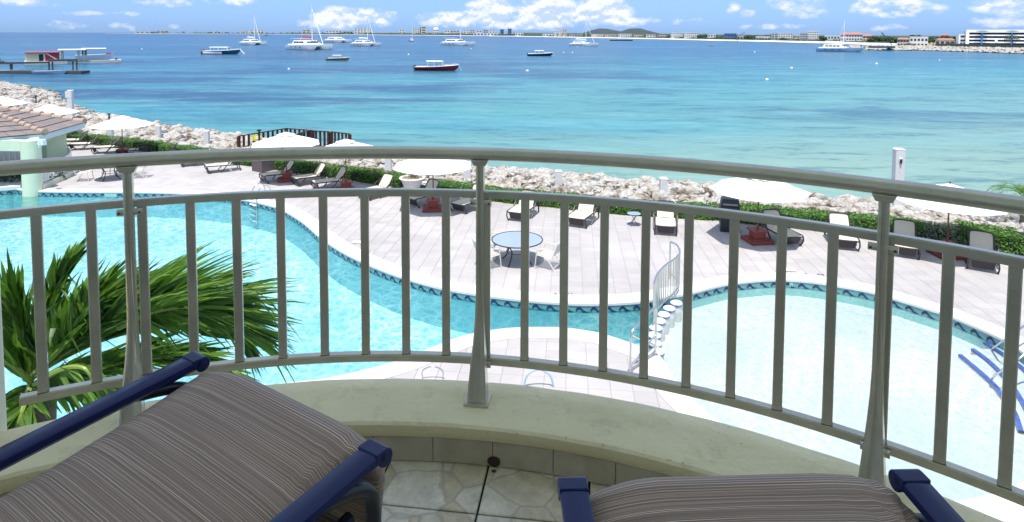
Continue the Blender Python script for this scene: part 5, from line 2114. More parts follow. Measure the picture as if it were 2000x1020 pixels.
tiles = []
for e0, e1 in ((E_[0], E_[1]), (E_[1], E_[2]), (E_[2], E_[3])):
    tiles += roof_face(e0, e1, APX, M_rtile, 8, .62)
n_t = 0
rest_t = MB()
for top, bot, c in sorted(tiles, key=lambda t: t[2].y):
    mb = MB(); mb.add(top + bot, [(0, 1, 2, 3), (7, 6, 5, 4), (0, 4, 5, 1), (1, 5, 6, 2), (2, 6, 7, 3), (3, 7, 4, 0)])
    if n_t < 260:
        mb.build('roof_tile', M_rtile, parent=pv_, fix=True)
    else:
        rest_t.add(mb.v, mb.f)
    n_t += 1
if rest_t.v: rest_t.build('far_roof_tiles', M_rtile, parent=pv_, kind='stuff')
for e in (E_[1], E_[2]):
    d = (APX - e); L = d.length; n = int(L / .62)
    for k in range(n):
        p0_ = e + d * (k / n) + Vector((0, 0, .05)) - po_; p1_ = e + d * ((k + 1.12) / n) + Vector((0, 0, .02)) - po_
        mb = MB(); mb.tube([p0_ + Vector((0, 0, .035)), p1_], [.155, .125], 12); mb.build('ridge_tile', M_ridge, parent=pv_, smooth=True)
fs = MB()
ctr = (E_[0] + E_[1] + E_[2] + E_[3] + E_[4]) / 5
for i in range(len(E_) - 1):
    a, b = E_[i] - po_, E_[i + 1] - po_
    t_ = (b - a).normalized(); nr = Vector((t_.y, -t_.x, 0))
    if (a + nr - (ctr - po_)).length < (a - (ctr - po_)).length: nr = -nr
    fs.add([a + Vector((0, 0, .0)), b + Vector((0, 0, .0)), b + Vector((0, 0, -.26)), a + Vector((0, 0, -.26)), a - nr * .06 + Vector((0, 0, 0)), b - nr * .06, b - nr * .06 + Vector((0, 0, -.26)), a - nr * .06 + Vector((0, 0, -.26))],
           [(0, 1, 2, 3), (7, 6, 5, 4), (0, 4, 5, 1), (2, 6, 7, 3), (1, 5, 6, 2), (0, 3, 7, 4)])
fs.build('fascia', M_fascia, parent=pv_)
sf = MB()
pts = [e - po_ for e in E_]
sf.add([p + Vector((0, 0, -.20)) for p in pts], [tuple(range(5))]); sf.build('soffit', M_green, parent=pv_)
# columns, beams, low curved wall and balustrade
gc = G(64, 372, 0)
mb = MB(); mb.lathe([(.38, -1.1), (.38, ZE - .1)], c=gc - po_, seg=28); mb.build('column', M_green, parent=pv_, smooth=True)
ge = G(98, 338, 0)
mb = MB(); mb.box(ge - po_ + Vector((-.1, .4, 1.05)), (.75, .9, 2.15), rz=-.5); mb.build('column', M_green, parent=pv_)
mb = MB()
bm_a, bm_b, bm_c = gc - po_ + Vector((-6.5, .3, 0)), gc - po_, ge - po_
for a, b in ((bm_a, bm_b), (bm_b, bm_c)):
    d = b - a
    mb.box(((a.x + b.x) / 2, (a.y + b.y) / 2, ZE - .34), (d.length, .34, .46), rz=math.atan2(d.y, d.x))
mb.build('beam', M_green, parent=pv_)
lp = G(81, 285, 0); 
lq = AT(82, 278, gc.y - .45)
lmp = empty('wall_lamp', lq, -.3, 'pale blue box lamp on the pavilion column under the eaves', 'lamp')
mb = MB(); mb.box((0, 0, 0), (.34, .22, .26), taper=.85); mb.build('lamp_housing', M_fascia, parent=lmp, bevel=.03)
mb = MB(); mb.box((-.02, -.12, -.06), (.03, .03, .3)); mb.build('lamp_bracket', M_white, parent=lmp)
cw = catmull([G(84, 371, 0), G(112, 358, 0), G(136, 346, 0), G(147, 335, 0), G(143, 325, 0), G(128, 318, 0)], 6)
cwi = off_line(cw, .35)
lw = empty('curved_wall', cw[0], 0, 'low cream curved wall with white balusters on it beside the pavilion column', 'wall')
mb = ribbon([p - cw[0] for p in z_of(cw, .22)], [p - cw[0] for p in z_of(cwi, .22)], False)
m2 = ribbon([p - cw[0] for p in z_of(cw, .22)], [p - cw[0] for p in z_of(cw, -.01)], False); mb.add(m2.v, m2.f)
m2 = ribbon([p - cw[0] for p in z_of(cwi, .22)], [p - cw[0] for p in z_of(cwi, -.01)], False); mb.add(m2.v, m2.f)
mb.build('wall_base', mat('cream_low_wall', (.62, .62, .48), .8, var=.04), parent=lw)
bal = off_line(cw, .17)
Lb_ = sum((bal[i + 1] - bal[i]).length for i in range(len(bal) - 1))
tube_obj('top_rail', [p + Vector((0, 0, .98)) - cw[0] for p in bal[::3]], .035, lw, 3, m=M_white)
tube_obj('low_rail', [p + Vector((0, 0, .30)) - cw[0] for p in bal[::3]], .025, lw, 3, m=M_white)
k = 0
q0 = None
while k * .17 < Lb_:
    p, _t = line_at(bal, k * .17)
    M = Matrix.Translation((p.x - cw[0].x, p.y - cw[0].y, 0))
    if q0 is None:
        q = MB(); q.box((0, 0, .62), (.055, .055, .72)); q0 = q.build('baluster', M_white, parent=lw); q0.matrix_basis = M
    else: inst(q0, lw, M)
    k += 1
# white fence behind, at the left edge
fa, fb = G(-60, 345, 0), G(44, 345, 0)
wf = empty('white_fence', fa, 0, 'white upright bar fence at the left edge behind the pavilion column', 'fence')
d = fb - fa
for z in (.12, 1.25): tube_obj('rail', [Vector((0, 0, z)), d * .5 + Vector((0, 0, z)), d + Vector((0, 0, z))], .03, wf, 2, m=M_white)
n = int(d.length / .26)
q0 = None
for k in range(n + 1):
    M = Matrix.Translation(d * (k / n))
    if q0 is None:
        q = MB(); q.box((0, 0, .68), (.045, .045, 1.12)); q0 = q.build('bar', M_white, parent=wf); q0.matrix_basis = M
    else: inst(q0, wf, M)
# flower bed under the fence
g = G(15, 357, 0)
fb_ = MB()
rr = random.Random(8)
for k in range(1500):
    p = Vector((rr.uniform(-2.2, 2.3), rr.uniform(-.5, .7), 0)); p.z = rr.uniform(.02, .55) * (1 - abs(p.y) * .5)
    d = Vector((rr.gauss(0, 1), rr.gauss(0, 1), rr.gauss(0, 1))).normalized(); a = d.orthogonal().normalized(); b = d.cross(a); s = rr.uniform(.04, .09)
    fb_.add([p - a * s, p - b * s * .5, p + a * s, p + b * s * .5], [(0, 1, 2, 3)])
fl_ = empty('flower_bed', g, 0, 'dark leafy plants with blue flowers at the left edge under the pavilion', 'plants')
fb_.build('foliage', leaf_mat('bed_leaf', (.008, .03, .01), (.03, .07, .03), trans=.1), parent=fl_, fix=False)
fb_ = MB()
for k in range(160):
    p = Vector((rr.uniform(-.3, 1.3), rr.uniform(-.4, .3), rr.uniform(.45, .62)))
    d = Vector((rr.gauss(0, 1), rr.gauss(0, 1), 1.5)).normalized(); a = d.orthogonal().normalized(); b = d.cross(a); s = .05
    fb_.add([p - a * s, p - b * s, p + a * s, p + b * s], [(0, 1, 2, 3)])
fb_.build('flowers', mat('blue_petals', (.02, .04, .35), .6), parent=fl_, fix=False)
bd = MB(); bd.prism([(a_.x, a_.y) for a_ in (G(-300, 370, 0), G(-5, 372, 0), G(40, 369, 0), G(46, 352, 0), G(-300, 352, 0))], -.02, .12)
bd.build('bed_kerb', M_coping, label='low pale kerb of the flower bed at the pool edge, far left', cat='kerb')

# ------------------------------------------------------------------ large palm just outside the railing
M_palm = leaf_mat('big_palm_leaf', (0.020, 0.072, 0.013), (0.18, 0.32, 0.045), trans=.38, rough=.42)
PY_ = 3.35
cr = AT(50, 760, PY_)
bp = empty('palm_tree', (cr.x, cr.y, 0), 0, 'large palm beyond the left part of the railing, its long fronds over the pool', 'palm tree')
bo = bp.location.copy()


def PP(px, py, y): return AT(px, py, y) - bo


mb = MB()
tr = catmull([PP(55, 765, PY_) - Vector((.1, 0, .1)) - Vector((0, 0, 5.3)), PP(55, 765, PY_) - Vector((.12, 0, 2)), PP(55, 765, PY_) - Vector((0, 0, .05))], 8)
mb.tube([Vector((p.x, p.y, p.z)) for p in tr], .13, 14)
mb.build('trunk', M_trunk, parent=bp, smooth=True)


def bigfrond(pts, side_px, n, w, seed, wl=.020, bend=.16):
    n = int(n * 1.9); wl *= .58; w *= 1.22
    """midrib through photo points (px,py,y); leaflets fan from it towards directions between two sides"""
    rr = random.Random(seed)
    c = catmull([PP(*p) for p in pts], 10)
    L = [0]
    for i in range(1, len(c)): L.append(L[-1] + (c[i] - c[i - 1]).length)
    T = L[-1]
    mb = MB(); mb.tube(c, [.018 * (1 - .75 * i / len(c)) for i in range(len(c))], 6)
    rib = mb.build('midrib', M_ribm, parent=None, smooth=True)
    fm = MB()
    for k in range(n):
        for side, (dx, dz, lf) in enumerate(side_px):
            s = T * (.04 + .95 * (k + rr.uniform(0, .8)) / n)
            i = 1
            while i < len(L) - 1 and L[i] < s: i += 1
            p = c[i - 1].lerp(c[i], (s - L[i - 1]) / max(1e-6, L[i] - L[i - 1]))
            t = (c[i] - c[i - 1]).normalized()
            u = s / T
            ln = w * lf * (.55 + .45 * min(1, u * 4)) * (1 - .42 * max(0, u - .45) / .55) * rr.uniform(.82, 1.12)
            d = Vector((dx, rr.uniform(-.35, .35), dz)).normalized()
            d = (d * (1 - .55 * u) + t * (.45 + .75 * u) + Vector((rr.gauss(0, .07), rr.gauss(0, .12), rr.gauss(0, .07)))).normalized()
            fac = Vector((rr.gauss(0, .35), -1, rr.gauss(.35, .35))).normalized()
            wv_ = d.cross(fac).normalized() * wl * rr.uniform(.7, 1.2)
            fold = d.cross(wv_).normalized() * wl * .25
            m = 6
            b = len(fm.v)
            kink = rr.random() < .08
            for j in range(m + 1):
                a = j / m
                g_ = bend * rr.uniform(.8, 1.2) if j == 0 else g_
                ctr = p + d * ln * a + Vector((0, 0, -1)) * g_ * ln * a ** 2.2 + fac * .04 * ln * math.sin(a * 5 + k)
                if kink and a > .6: ctr += Vector((.05, 0, -1.2)) * ln * (a - .6)
                ww = (.35 + .65 * min(1, a / .22)) * (1 - a ** 2.2) + .02
                fm.v.extend([tuple(ctr - wv_ * ww), tuple(ctr + fold * ww), tuple(ctr + wv_ * ww)])
            for j in range(m):
                for e in (0, 1):
                    a0 = b + j * 3 + e
                    fm.f.append((a0, a0 + 1, a0 + 4, a0 + 3))
    lf_ = fm.build('frond', M_palm, parent=bp, fix=False)
    rib.parent = lf_
    KIDS.setdefault(lf_.name, []).append(rib)
    return lf_


M_ribm = mat('palm_midrib', (.22, .30, .06), .4)
# long right frond, arching over the pool
bigfrond([(60, 740, 3.3), (150, 672, 3.2), (250, 622, 3.15), (350, 600, 3.2), (415, 610, 3.3), (460, 648, 3.4)], [(.45, 1.0, 1.12), (.75, .72, 1.0)], 74, .52, 1)
bigfrond([(230, 640, 3.2), (320, 604, 3.25), (400, 603, 3.3), (440, 628, 3.4), (470, 668, 3.45)], [(.75, -.75, .75), (.95, -.30, .7)], 26, .42, 2)
# a second one just behind it, filling the fan
bigfrond([(60, 735, 3.5), (140, 690, 3.5), (230, 655, 3.55), (330, 640, 3.6), (410, 655, 3.6)], [(.35, 1.0, 1.0), (.7, .8, .95)], 56, .52, 12)
# lower right one behind
bigfrond([(60, 755, 3.5), (160, 725, 3.5), (260, 704, 3.55), (360, 700, 3.6), (430, 726, 3.6)], [(.6, .8, .85), (.8, -.4, .5)], 50, .42, 3)
# upright fronds over the crown
bigfrond([(60, 740, 3.4), (80, 660, 3.35), (100, 590, 3.3), (130, 530, 3.3)], [(.5, .9, .9), (-.35, .9, .7)], 30, .44, 4, wl=.034)
bigfrond([(60, 740, 3.3), (120, 660, 3.2), (180, 600, 3.15), (240, 570, 3.15)], [(.30, 1.0, 1.0), (.7, .5, .8)], 40, .46, 5, wl=.026)
bigfrond([(50, 740, 3.15), (100, 700, 3.1), (150, 640, 3.05), (170, 590, 3.05)], [(.5, .9, .8), (-.6, .6, .7)], 30, .36, 14, wl=.032)
# left fronds
bigfrond([(60, 740, 3.2), (40, 650, 3.1), (0, 580, 3.0), (-70, 530, 3.0)], [(.2, .95, .8), (-.7, .3, .8)], 30, .44, 6, wl=.030)
bigfrond([(60, 745, 3.1), (20, 710, 3.0), (-50, 670, 2.95), (-130, 660, 2.9)], [(.1, .9, .75), (-.5, .6, .7)], 20, .46, 7, wl=.036)
bigfrond([(60, 750, 3.2), (45, 800, 3.0), (20, 860, 2.95)], [(.8, -.1, .6), (-.8, -.1, .6)], 12, .3, 8, wl=.034)
bigfrond([(60, 760, 3.3), (120, 750, 3.2), (190, 760, 3.1), (230, 800, 3.1)], [(.6, .5, .7), (.5, -.6, .5)], 26, .36, 15, wl=.026)
bigfrond([(70, 750, 3.1), (120, 722, 3.0), (165, 720, 2.95), (190, 760, 2.95)], [(.5, .4, .5), (.4, -.7, .6)], 8, .32, 9, wl=.022, bend=.6)

# ------------------------------------------------------------------ boats


def loft_hull(L, B, D, bow_rise=.35, flare=.75, transom=.85, fine=1.0):
    """open hull, bow towards +x, keel at z=-.25, sheer at D"""
    rows = []
    n = 14
    for i in range(n + 1):
        u = i / n
        x = -L / 2 + L * u
        hb = B / 2 * (transom + (1 - transom) * min(1, u * 2.5)) * (1 - max(0, (u - .5) / .5) ** (2.2 * fine))
        hb = max(hb, .02)
        sh = D * (1 + bow_rise * u * u)
        keel = -.25 + .45 * max(0, (u - .8) / .2) ** 2
        xk = x - (.10 * L * max(0, (u - .7) / .3) ** 2)
        rows.append([(x, -hb, sh), (x - (x - xk) * .3, -hb * flare * .98, sh * .45), (xk, -hb * flare * .7, 0), (xk, 0, keel), (xk, hb * flare * .7, 0), (x - (x - xk) * .3, hb * flare * .98, sh * .45), (x, hb, sh)])
    mb = MB().grid(rows)
    mb.f.append(tuple(range(7)))
    return mb, rows


def deck_mb(rows, inset=.0, dz=-.06):
    mb = MB()
    l = [Vector(r[0]) for r in rows]; rr_ = [Vector(r[-1]) for r in rows]
    mb.grid([[a + Vector((0, inset, dz)), b + Vector((0, -inset, dz))] for a, b in zip(l, rr_)])
    return mb


def boat_root(name, x0, x1, py, yaw, label, cat, ext=1.0):
    g = G((x0 + x1) / 2, py, SEA)
    L = (x1 - x0) / F * g.y / max(.35, abs(math.cos(yaw))) * ext
    r = empty(name, (g.x, g.y, SEA), yaw, label, cat, 'boats anchored in the bay')
    return r, L


def window_band(root, L0, x0, x1, y, z, h, n, m=M_dark, parent=None):
    w = (x1 - x0) / n
    for k in range(n):
        mb = MB(); mb.box((x0 + w * (k + .5), y, z), (w * .8, .04, h)); mb.build('window', m, parent=parent or root)


M_teal = mat('teal_hull', (0.02, 0.11, 0.14), .3)
M_redh = mat('red_hull', (0.30, 0.018, 0.018), .3)
M_navyh = mat('navy_hull', (0.006, 0.010, 0.05), .3)
M_brown = mat('brown_hull', (0.45, 0.20, 0.06), .4, var=.2)
M_lblue = mat('light_blue_hull', (0.28, 0.42, 0.58), .3)
M_redc = mat('red_canvas', (0.42, 0.03, 0.04), .7)
M_bluec = mat('blue_canvas', (0.02, 0.10, 0.50), .7)
M_alu = mat('mast_aluminium', (0.80, 0.80, 0.80), .35)
M_darkw = mat('antifouling', (0.02, 0.03, 0.05), .5)


def catamaran(x0, x1, py, yaw, mast_top, label, sail=M_boat, hull=M_boat, mast=True, stay=True, big=1.0, mastx=.08):
    r, L = boat_root('catamaran', x0, x1, py, yaw, label, 'catamaran')
    B = L * .48
    fb = L * .085
    for sy in (-1, 1):
        mb, rows = loft_hull(L, L * .13, fb, .25, .9, .8)
        for i, v in enumerate(mb.v): mb.v[i] = (v[0], v[1] + sy * (B / 2 - L * .065), v[2])
        h = mb.build('hull', hull, parent=r, smooth=True)
        dm = deck_mb(rows, 0, -.01)
        for i, v in enumerate(dm.v): dm.v[i] = (v[0], v[1] + sy * (B / 2 - L * .065), v[2])
        dm.build('side_deck', M_boat, parent=r)
        bt = MB(); bt.box((-.02 * L, sy * (B / 2 - L * .065), .04), (L * .9, L * .122, .12)); bt.build('boot_stripe', M_darkw, parent=r)
        for k in range(3):
            pl_ = MB(); pl_.box((-L * .28 + k * L * .16, sy * (B / 2 + .005), fb * .62), (L * .035, .04, fb * .2)); pl_.build('porthole', M_dark, parent=h)
    mb = MB(); mb.box((-L * .14, 0, fb * .98), (L * .62, B - L * .1, fb * .5)); mb.build('bridge_deck', M_boat, parent=r, bevel=.05)
    cabin = MB()
    hc = L * .075
    cabin.add([(-L * .36, -B * .34, fb * 1.2), (L * .14, -B * .34, fb * 1.2), (L * .14, B * .34, fb * 1.2), (-L * .36, B * .34, fb * 1.2), (-L * .34, -B * .28, fb * 1.2 + hc), (L * .02, -B * .28, fb * 1.2 + hc), (L * .02, B * .28, fb * 1.2 + hc), (-L * .34, B * .28, fb * 1.2 + hc)],
              [(0, 3, 2, 1), (4, 5, 6, 7), (0, 1, 5, 4), (1, 2, 6, 5), (2, 3, 7, 6), (3, 0, 4, 7)])
    cb = cabin.build('cabin', M_boat, parent=r, bevel=.08)
    for k in range(4):
        mb = MB(); mb.box((-L * .27 + k * L * .085, -B * .325, fb * 1.2 + hc * .52), (L * .07, .12, hc * .42)); mb.build('window', M_dark, parent=cb)
    mb = MB(); mb.box((L * .085, 0, fb * 1.2 + hc * .55), (L * .03, B * .5, hc * .4)); mb.build('windscreen', M_dark, parent=cb)
    mb = MB(); mb.box((-L * .30, 0, fb * 1.2 + hc * 1.45), (L * .30, B * .6, .10)); mb.build('cockpit_roof', M_boat, parent=r, bevel=.03)
    cbm = MB()
    cbm.tube([(L * .44, -B * .42, fb * 1.1), (L * .44, B * .42, fb * 1.1)], .1, 6, up=(0, 0, 1)); cbm.build('front_beam', M_alu, parent=r)
    if mast:
        d = r.location.y
        top = (py - mast_top) / F * d * 1.0
        xm = L * mastx
        mb = MB(); mb.tube([(xm, 0, fb * 1.2), (xm, 0, top)], [L * .011, L * .007], 8); mb.build('mast', M_alu, parent=r)
        mb = MB(); mb.tube([(xm, 0, fb * 1.2 + hc * 1.75), (-L * .34, 0, fb * 1.2 + hc * 2.0)], [L * .015, L * .012], 8); mb.build('sail_cover', sail, parent=r)
        for z in (.45, .72):
            mb = MB(); mb.tube([(xm, -B * .16, top * z), (xm, B * .16, top * z)], L * .003, 4, up=(0, 0, 1)); mb.build('spreader', M_alu, parent=r)
        if stay:
            mb = MB(); mb.tube([(xm, 0, top * .93), (L * .43, 0, fb * 1.2)], [L * .004, L * .008], 6); mb.build('furled_sail', M_boat, parent=r)
        st_ = MB()
        for sy in (-1, 1): st_.tube([(xm, 0, top * .93), (-L * .06, sy * B * .45, fb)], L * .0016, 3)
        st_.build('shroud', M_alu, parent=r)
    rl_ = MB()
    for sy in (-1, 1):
        rl_.tube([(-L * .45, sy * B * .47, fb + .6), (L * .40, sy * B * .46, fb * 1.15 + .6)], .02, 3)
        for k in range(9): rl_.tube([(-L * .45 + k * L * .105, sy * B * .47, fb), (-L * .45 + k * L * .105, sy * B * .47, fb + .6)], .018, 3)
    rl_.build('guard_rail', M_alu, parent=r)
    return r


catamaran(471, 519, 88, -.68, 31, 'white sailing catamaran, leftmost of the masted boats', stay=True)
cm = catamaran(566, 645, 97, -.68, 11, 'large white sailing catamaran with a red sail cover and patterned hull', sail=M_redc)
catamaran(637, 684, 83.5, -.68, 50, 'low white motor catamaran without a mast, behind the brown boat', mast=False)
catamaran(690, 740, 90, -.68, 29, 'white sailing catamaran with dark windows, right of the motor catamaran')
catamaran(868, 922, 89, -.68, 38, 'white sailing catamaran with blue sail cover, in the middle of the bay', sail=M_bluec, stay=False)
catamaran(1119, 1162, 90, -.68, 41, 'white sailing catamaran farthest right of those in the open bay', stay=True)
catamaran(1610, 1671, 101, -.68, 40, 'pale blue hulled sailing catamaran near the rock jetty at right', hull=M_lblue, stay=False)

# monohull
r, L = boat_root('sailing_boat', 794, 815, 81.5, -1.0, 'single hulled sailing boat with a thin mast seen nearly end on', 'sailing boat')
L = 13
mb, rows = loft_hull(L, 3.6, 1.3, .3); mb.build('hull', M_boat, parent=r, smooth=True); deck_mb(rows).build('deck', M_boat, parent=r)
mb = MB(); mb.box((0, 0, 1.7), (4.6, 2.0, .7), taper=.85); mb.build('cabin', M_boat, parent=r, bevel=.1)
mb = MB(); mb.tube([(.6, 0, 1.4), (.6, 0, (81.5 - 41) / F * r.location.y)], .16, 6); mb.build('mast', M_alu, parent=r)
mb = MB(); mb.tube([(.6, 0, 3.2), (-4.5, 0, 3.3)], .22, 6); mb.build('sail_cover', M_boat, parent=r)


def motor_boat(x0, x1, py, yaw, label, hull, canopy='posts', rail=True, hgt=.085, stripe=True):
    r, L = boat_root('motor_boat', x0, x1, py, yaw, label, 'motor boat')
    D = L * hgt
    mb, rows = loft_hull(L, L * .27, D, .55, .8, .85)
    mb.build('hull', hull, parent=r, smooth=True)
    # white rubbing strake and deck
    st_ = MB()
    for s_ in (0, -1):
        st_.tube([Vector(q[s_]) + Vector((0, 0, .01)) for q in rows], L * .008, 6)
    st_.build('strake', M_boat, parent=r)
    deck_mb(rows, .02, -D * .35).build('deck', mat('boat_deck_tan', (.5, .45, .36), .8), parent=r)
    fd = MB(); fd.grid([[Vector(q[0]) + Vector((0, .03, .0)), Vector(q[-1]) + Vector((0, -.03, .0))] for q in rows[9:]]); fd.build('foredeck', M_boat, parent=r)
    x_a, x_b = (-L * .24, L * .14) if canopy != 'long' else (-L * .30, L * .20)
    zt_ = D + L * (.13 if canopy != 'long' else .10)
    mb = MB()
    rws = []
    for i in range(6):
        x = x_a + (x_b - x_a) * i / 5
        rws.append([(x, yy * L * .105, zt_ + L * .012 * (1 - yy * yy)) for yy in (-1, -.5, 0, .5, 1)])
    mb.grid(rws)
    for i, v in enumerate(list(mb.v)): pass
    c_ = mb.build('canopy', M_boat, parent=r, smooth=True)
    so_ = c_.modifiers.new('thickness', 'SOLIDIFY'); so_.thickness = .08
    for x in (x_a + .05 * L, (x_a + x_b) / 2, x_b - .02 * L):
        for sy in (-1, 1):
            p_ = MB(); p_.tube([(x + (.04 * L if x > 0 else -.01 * L), sy * L * .11, D * .9), (x, sy * L * .10, zt_)], L * .005, 5); p_.build('canopy_post', M_alu, parent=r)
    ws = MB(); ws.add([(x_b + .05 * L, -L * .09, D * 1.0), (x_b + .05 * L, L * .09, D * 1.0), (x_b - .02 * L, L * .08, D + L * .065), (x_b - .02 * L, -L * .08, D + L * .065)], [(0, 1, 2, 3)]); 
    w_ = ws.build('windscreen', M_dark, parent=r); so_ = w_.modifiers.new('thickness', 'SOLIDIFY'); so_.thickness = .03
    cs = MB(); cs.box((x_b - .08 * L, 0, D * .95), (L * .07, L * .09, L * .07)); cs.box((-L * .3, 0, D * .85), (L * .1, L * .2, L * .05)); cs.build('console', M_boat, parent=r, bevel=.02)
    for sy in (-.5, .5):
        e = MB(); e.box((-L * .515, sy * L * .10, D * 1.05), (L * .035, L * .04, L * .055)); e.box((-L * .52, sy * L * .10, D * .4), (L * .015, L * .015, L * .09)); e.build('outboard_engine', M_black, parent=r, bevel=.02)
    if rail:
        g_ = MB()
        for s_ in (0, -1):
            g_.tube([Vector(q[s_]) + Vector((0, 0, L * .03)) for q in rows[8:]], L * .0025, 4)
            for q in rows[8::2]: g_.tube([Vector(q[s_]), Vector(q[s_]) + Vector((0, 0, L * .03))], L * .0025, 3)
        g_.build('bow_rail', M_alu, parent=r)
    ln = MB(); ln.tube([(L * .5, 0, D * 1.4), (L * .56, 0, -.1)], L * .0035, 4); ln.build('mooring_line', M_boat, parent=r)
    return r, L, D


r, L, D = motor_boat(397, 470, 106, .02, 'long teal and white excursion boat with a roof and a bow ladder', M_teal, 'long')
mb = MB(); mb.box((-L * .2, -L * .122, D * .55), (L * .5, .06, D * .55)); mb.build('white_flash', M_boat, parent=r)
for sy in (-.3, .3):
    mb = MB(); mb.tube([(L * .49, sy, D * 1.5), (L * .60, sy, .1)], .09, 5); mb.build('bow_ladder', M_boat, parent=r)
mb = MB(); mb.box((-L * .40, -L * .09, D + L * .03), (L * .03, .3, L * .03)); mb.build('life_ring', M_redc, parent=r)
motor_boat(638, 684, 118, -.10, 'small brown wooden open boat with a white canopy', M_brown, 'short')
motor_boat(811, 897, 138, -.06, 'dark red motor boat with a white canopy, nearest boat in the bay', M_redh, 'short')
motor_boat(1031, 1080, 109.5, -.05, 'navy blue motor boat with a white canopy in the middle of the bay', M_navyh, 'short')
# small speedboat near the far shore
r, L = boat_root('speed_boat', 514, 526, 70.5, 0, 'tiny white speedboat running near the far shore', 'speedboat')
mb, rows = loft_hull(L, L * .3, L * .1, .4); mb.build('hull', M_boat, parent=r, smooth=True); deck_mb(rows).build('deck', M_boat, parent=r)
mb = MB(); mb.box((0, 0, L * .14), (L * .35, L * .2, L * .09), taper=.7); mb.build('cabin', M_dark, parent=r)
# long dark barge
r, L = boat_root('barge', 1191, 1235, 80, 0, 'long low dark barge or breakwater pontoon before the beach', 'barge')
mb = MB(); mb.box((0, 0, .45), (L, 5, 1.5)); mb.build('barge_hull', M_black, parent=r, bevel=.1)
for k in range(9):
    mb = MB(); mb.box((-L * .45 + L * .11 * k, 0, 1.4), (L * .03, 1.2, .6)); mb.build('bollard', M_black, parent=r)
# kayak
r, L = boat_root('kayak', 1385, 1394, 90.5, 0, 'orange kayak with a paddler far out in the bay', 'kayak')
mb, rows = loft_hull(L, .8, .3, .3); mb.build('kayak_hull', mat('orange_hull', (.7, .2, .03), .5), parent=r, smooth=True)
mb = MB(); mb.box((0, 0, .2), (L * .9, .6, .1)); mb.build('kayak_deck', mat('orange_deck', (.7, .22, .05), .5), parent=r)
# buoys
b_0 = None
M_buoy = mat('buoy_white', (.75, .74, .68), .5)
for (x, y, s_, l) in [(1030, 139, .42, 'white mooring buoy below the navy boat'), (1546, 133.5, .42, 'white mooring buoy at right, larger of the two close together'), (1498, 156, .36, 'white mooring buoy at right, nearest the shore'),
                      (1712, 125, .45, 'white mooring buoy farthest right'), (1128, 92, .45, 'tiny white buoy left below the farthest right open bay catamaran'), (564, 135.5, .35, 'small white buoy at left, below the large catamaran'),
                      (798, 107, .45, 'small white buoy in the middle distance, left of the red boat'), (920, 96, .4, 'tiny white buoy below the catamaran with blue sail cover'), (277, 96.5, .4, 'tiny white buoy at left, right of the floating dock'),
                      (1474, 102, .45, 'tiny white buoy between kayak and right catamaran'), (1101, 103, .4, 'tiny white buoy right of the navy boat'), (1118, 103, .4, 'tiny white buoy second right of the navy boat'), (1835, 118, .3, 'tiny dark buoy near the rocky shore at right')]:
    g = G(x, y, SEA)
    if b_0 is None:
        b_0 = empty('buoy', g)
        q = MB(); q.lathe([(0, -.5), (.6, -.35), (.95, 0), (.8, .55), (.35, .85), (0, .9)], seg=12); q.build('float', M_buoy, parent=b_0, smooth=True)
        q = MB(); q.lathe([(.96, -.04), (.99, .02), (.95, .10)], seg=12); q.build('band', mat('buoy_band', (.5, .15, .03), .6), parent=b_0)
        o = b_0
    else:
        o = copy_tree(b_0)
    o.location = g
    o.scale = (s_ * .85, s_ * .85, s_ * .85)
    tag(o, l, 'buoy', 'mooring buoys in the bay')

# ------------------------------------------------------------------ floating dive hut, dock and pier at left
M_cream = mat('cream_boards', (.62, .60, .42), .7, var=.05)
M_redw = mat('red_wall', (.38, .02, .03), .6)
M_dockw = mat('weathered_dock', (.06, .065, .07), .8, var=.3, vscale=4)
M_grey = mat('grey_pontoon', (.42, .43, .42), .8, var=.15, vscale=2)
gh = G(88, 126, SEA)
d_ = gh.y
sc = d_ / F
AZL = math.atan2(-gh.x, gh.y)
hut = empty('floating_hut', gh, AZL, 'cream and red floating dive hut with a white diagonal stripe at left', 'floating hut')
mb = MB(); mb.box((2.0 * sc, 5, .35), (86 * sc, 10, .9)); mb.build('pontoon', M_grey, parent=hut, bevel=.05)
mb = MB(); mb.box((2.0 * sc, 5, .0), (87 * sc, 9.8, .4)); mb.build('pontoon_skirt', M_dockw, parent=hut)
wx0, wx1 = -38 * sc, 29 * sc
mb = MB(); mb.box(((wx0 + wx1) / 2, 4, .8 + 8.3 * sc), (wx1 - wx0, 6, 16.5 * sc)); mb.build('hut_wall', M_cream, parent=hut)
mb = MB(); mb.box(((wx0 + wx1) / 2, 4, .8 + 17.2 * sc), (wx1 - wx0 + 2 * sc, 7, 1.2 * sc)); mb.build('hut_roof', mat('pink_roof', (.45, .08, .12), .6), parent=hut)
mb = MB(); mb.box((15 * sc, .97, .8 + 8 * sc), (28 * sc, .06, 15 * sc)); mb.build('red_panel', M_redw, parent=hut)
sw = 2.4 * sc
mb = MB(); mb.add([(1 * sc, .92, .8 + 15.5 * sc), (4.5 * sc, .92, .8 + 15.5 * sc), (29 * sc, .92, .8 + .8 * sc), (25 * sc, .92, .8 + .5 * sc)], [(0, 1, 2, 3)]); q = mb.build('white_stripe', M_white, parent=hut); so_ = q.modifiers.new('t', 'SOLIDIFY'); so_.thickness = .05
mb = MB(); mb.box((-7 * sc, .96, .8 + 7 * sc), (9 * sc, .1, 13.5 * sc)); mb.build('doorway', M_dark, parent=hut)
mb = MB(); mb.box((-1.5 * sc, .95, .8 + 7 * sc), (1.4 * sc, .12, 14 * sc)); mb.build('door_frame', M_white, parent=hut)
mb = MB(); mb.box((-21 * sc, .97, .8 + 8 * sc), (13 * sc, .06, 14 * sc)); mb.build('shutter', mat('pale_shutter', (.55, .54, .34), .7), parent=hut)
hut.scale = (math.cos(AZL), 1, 1)
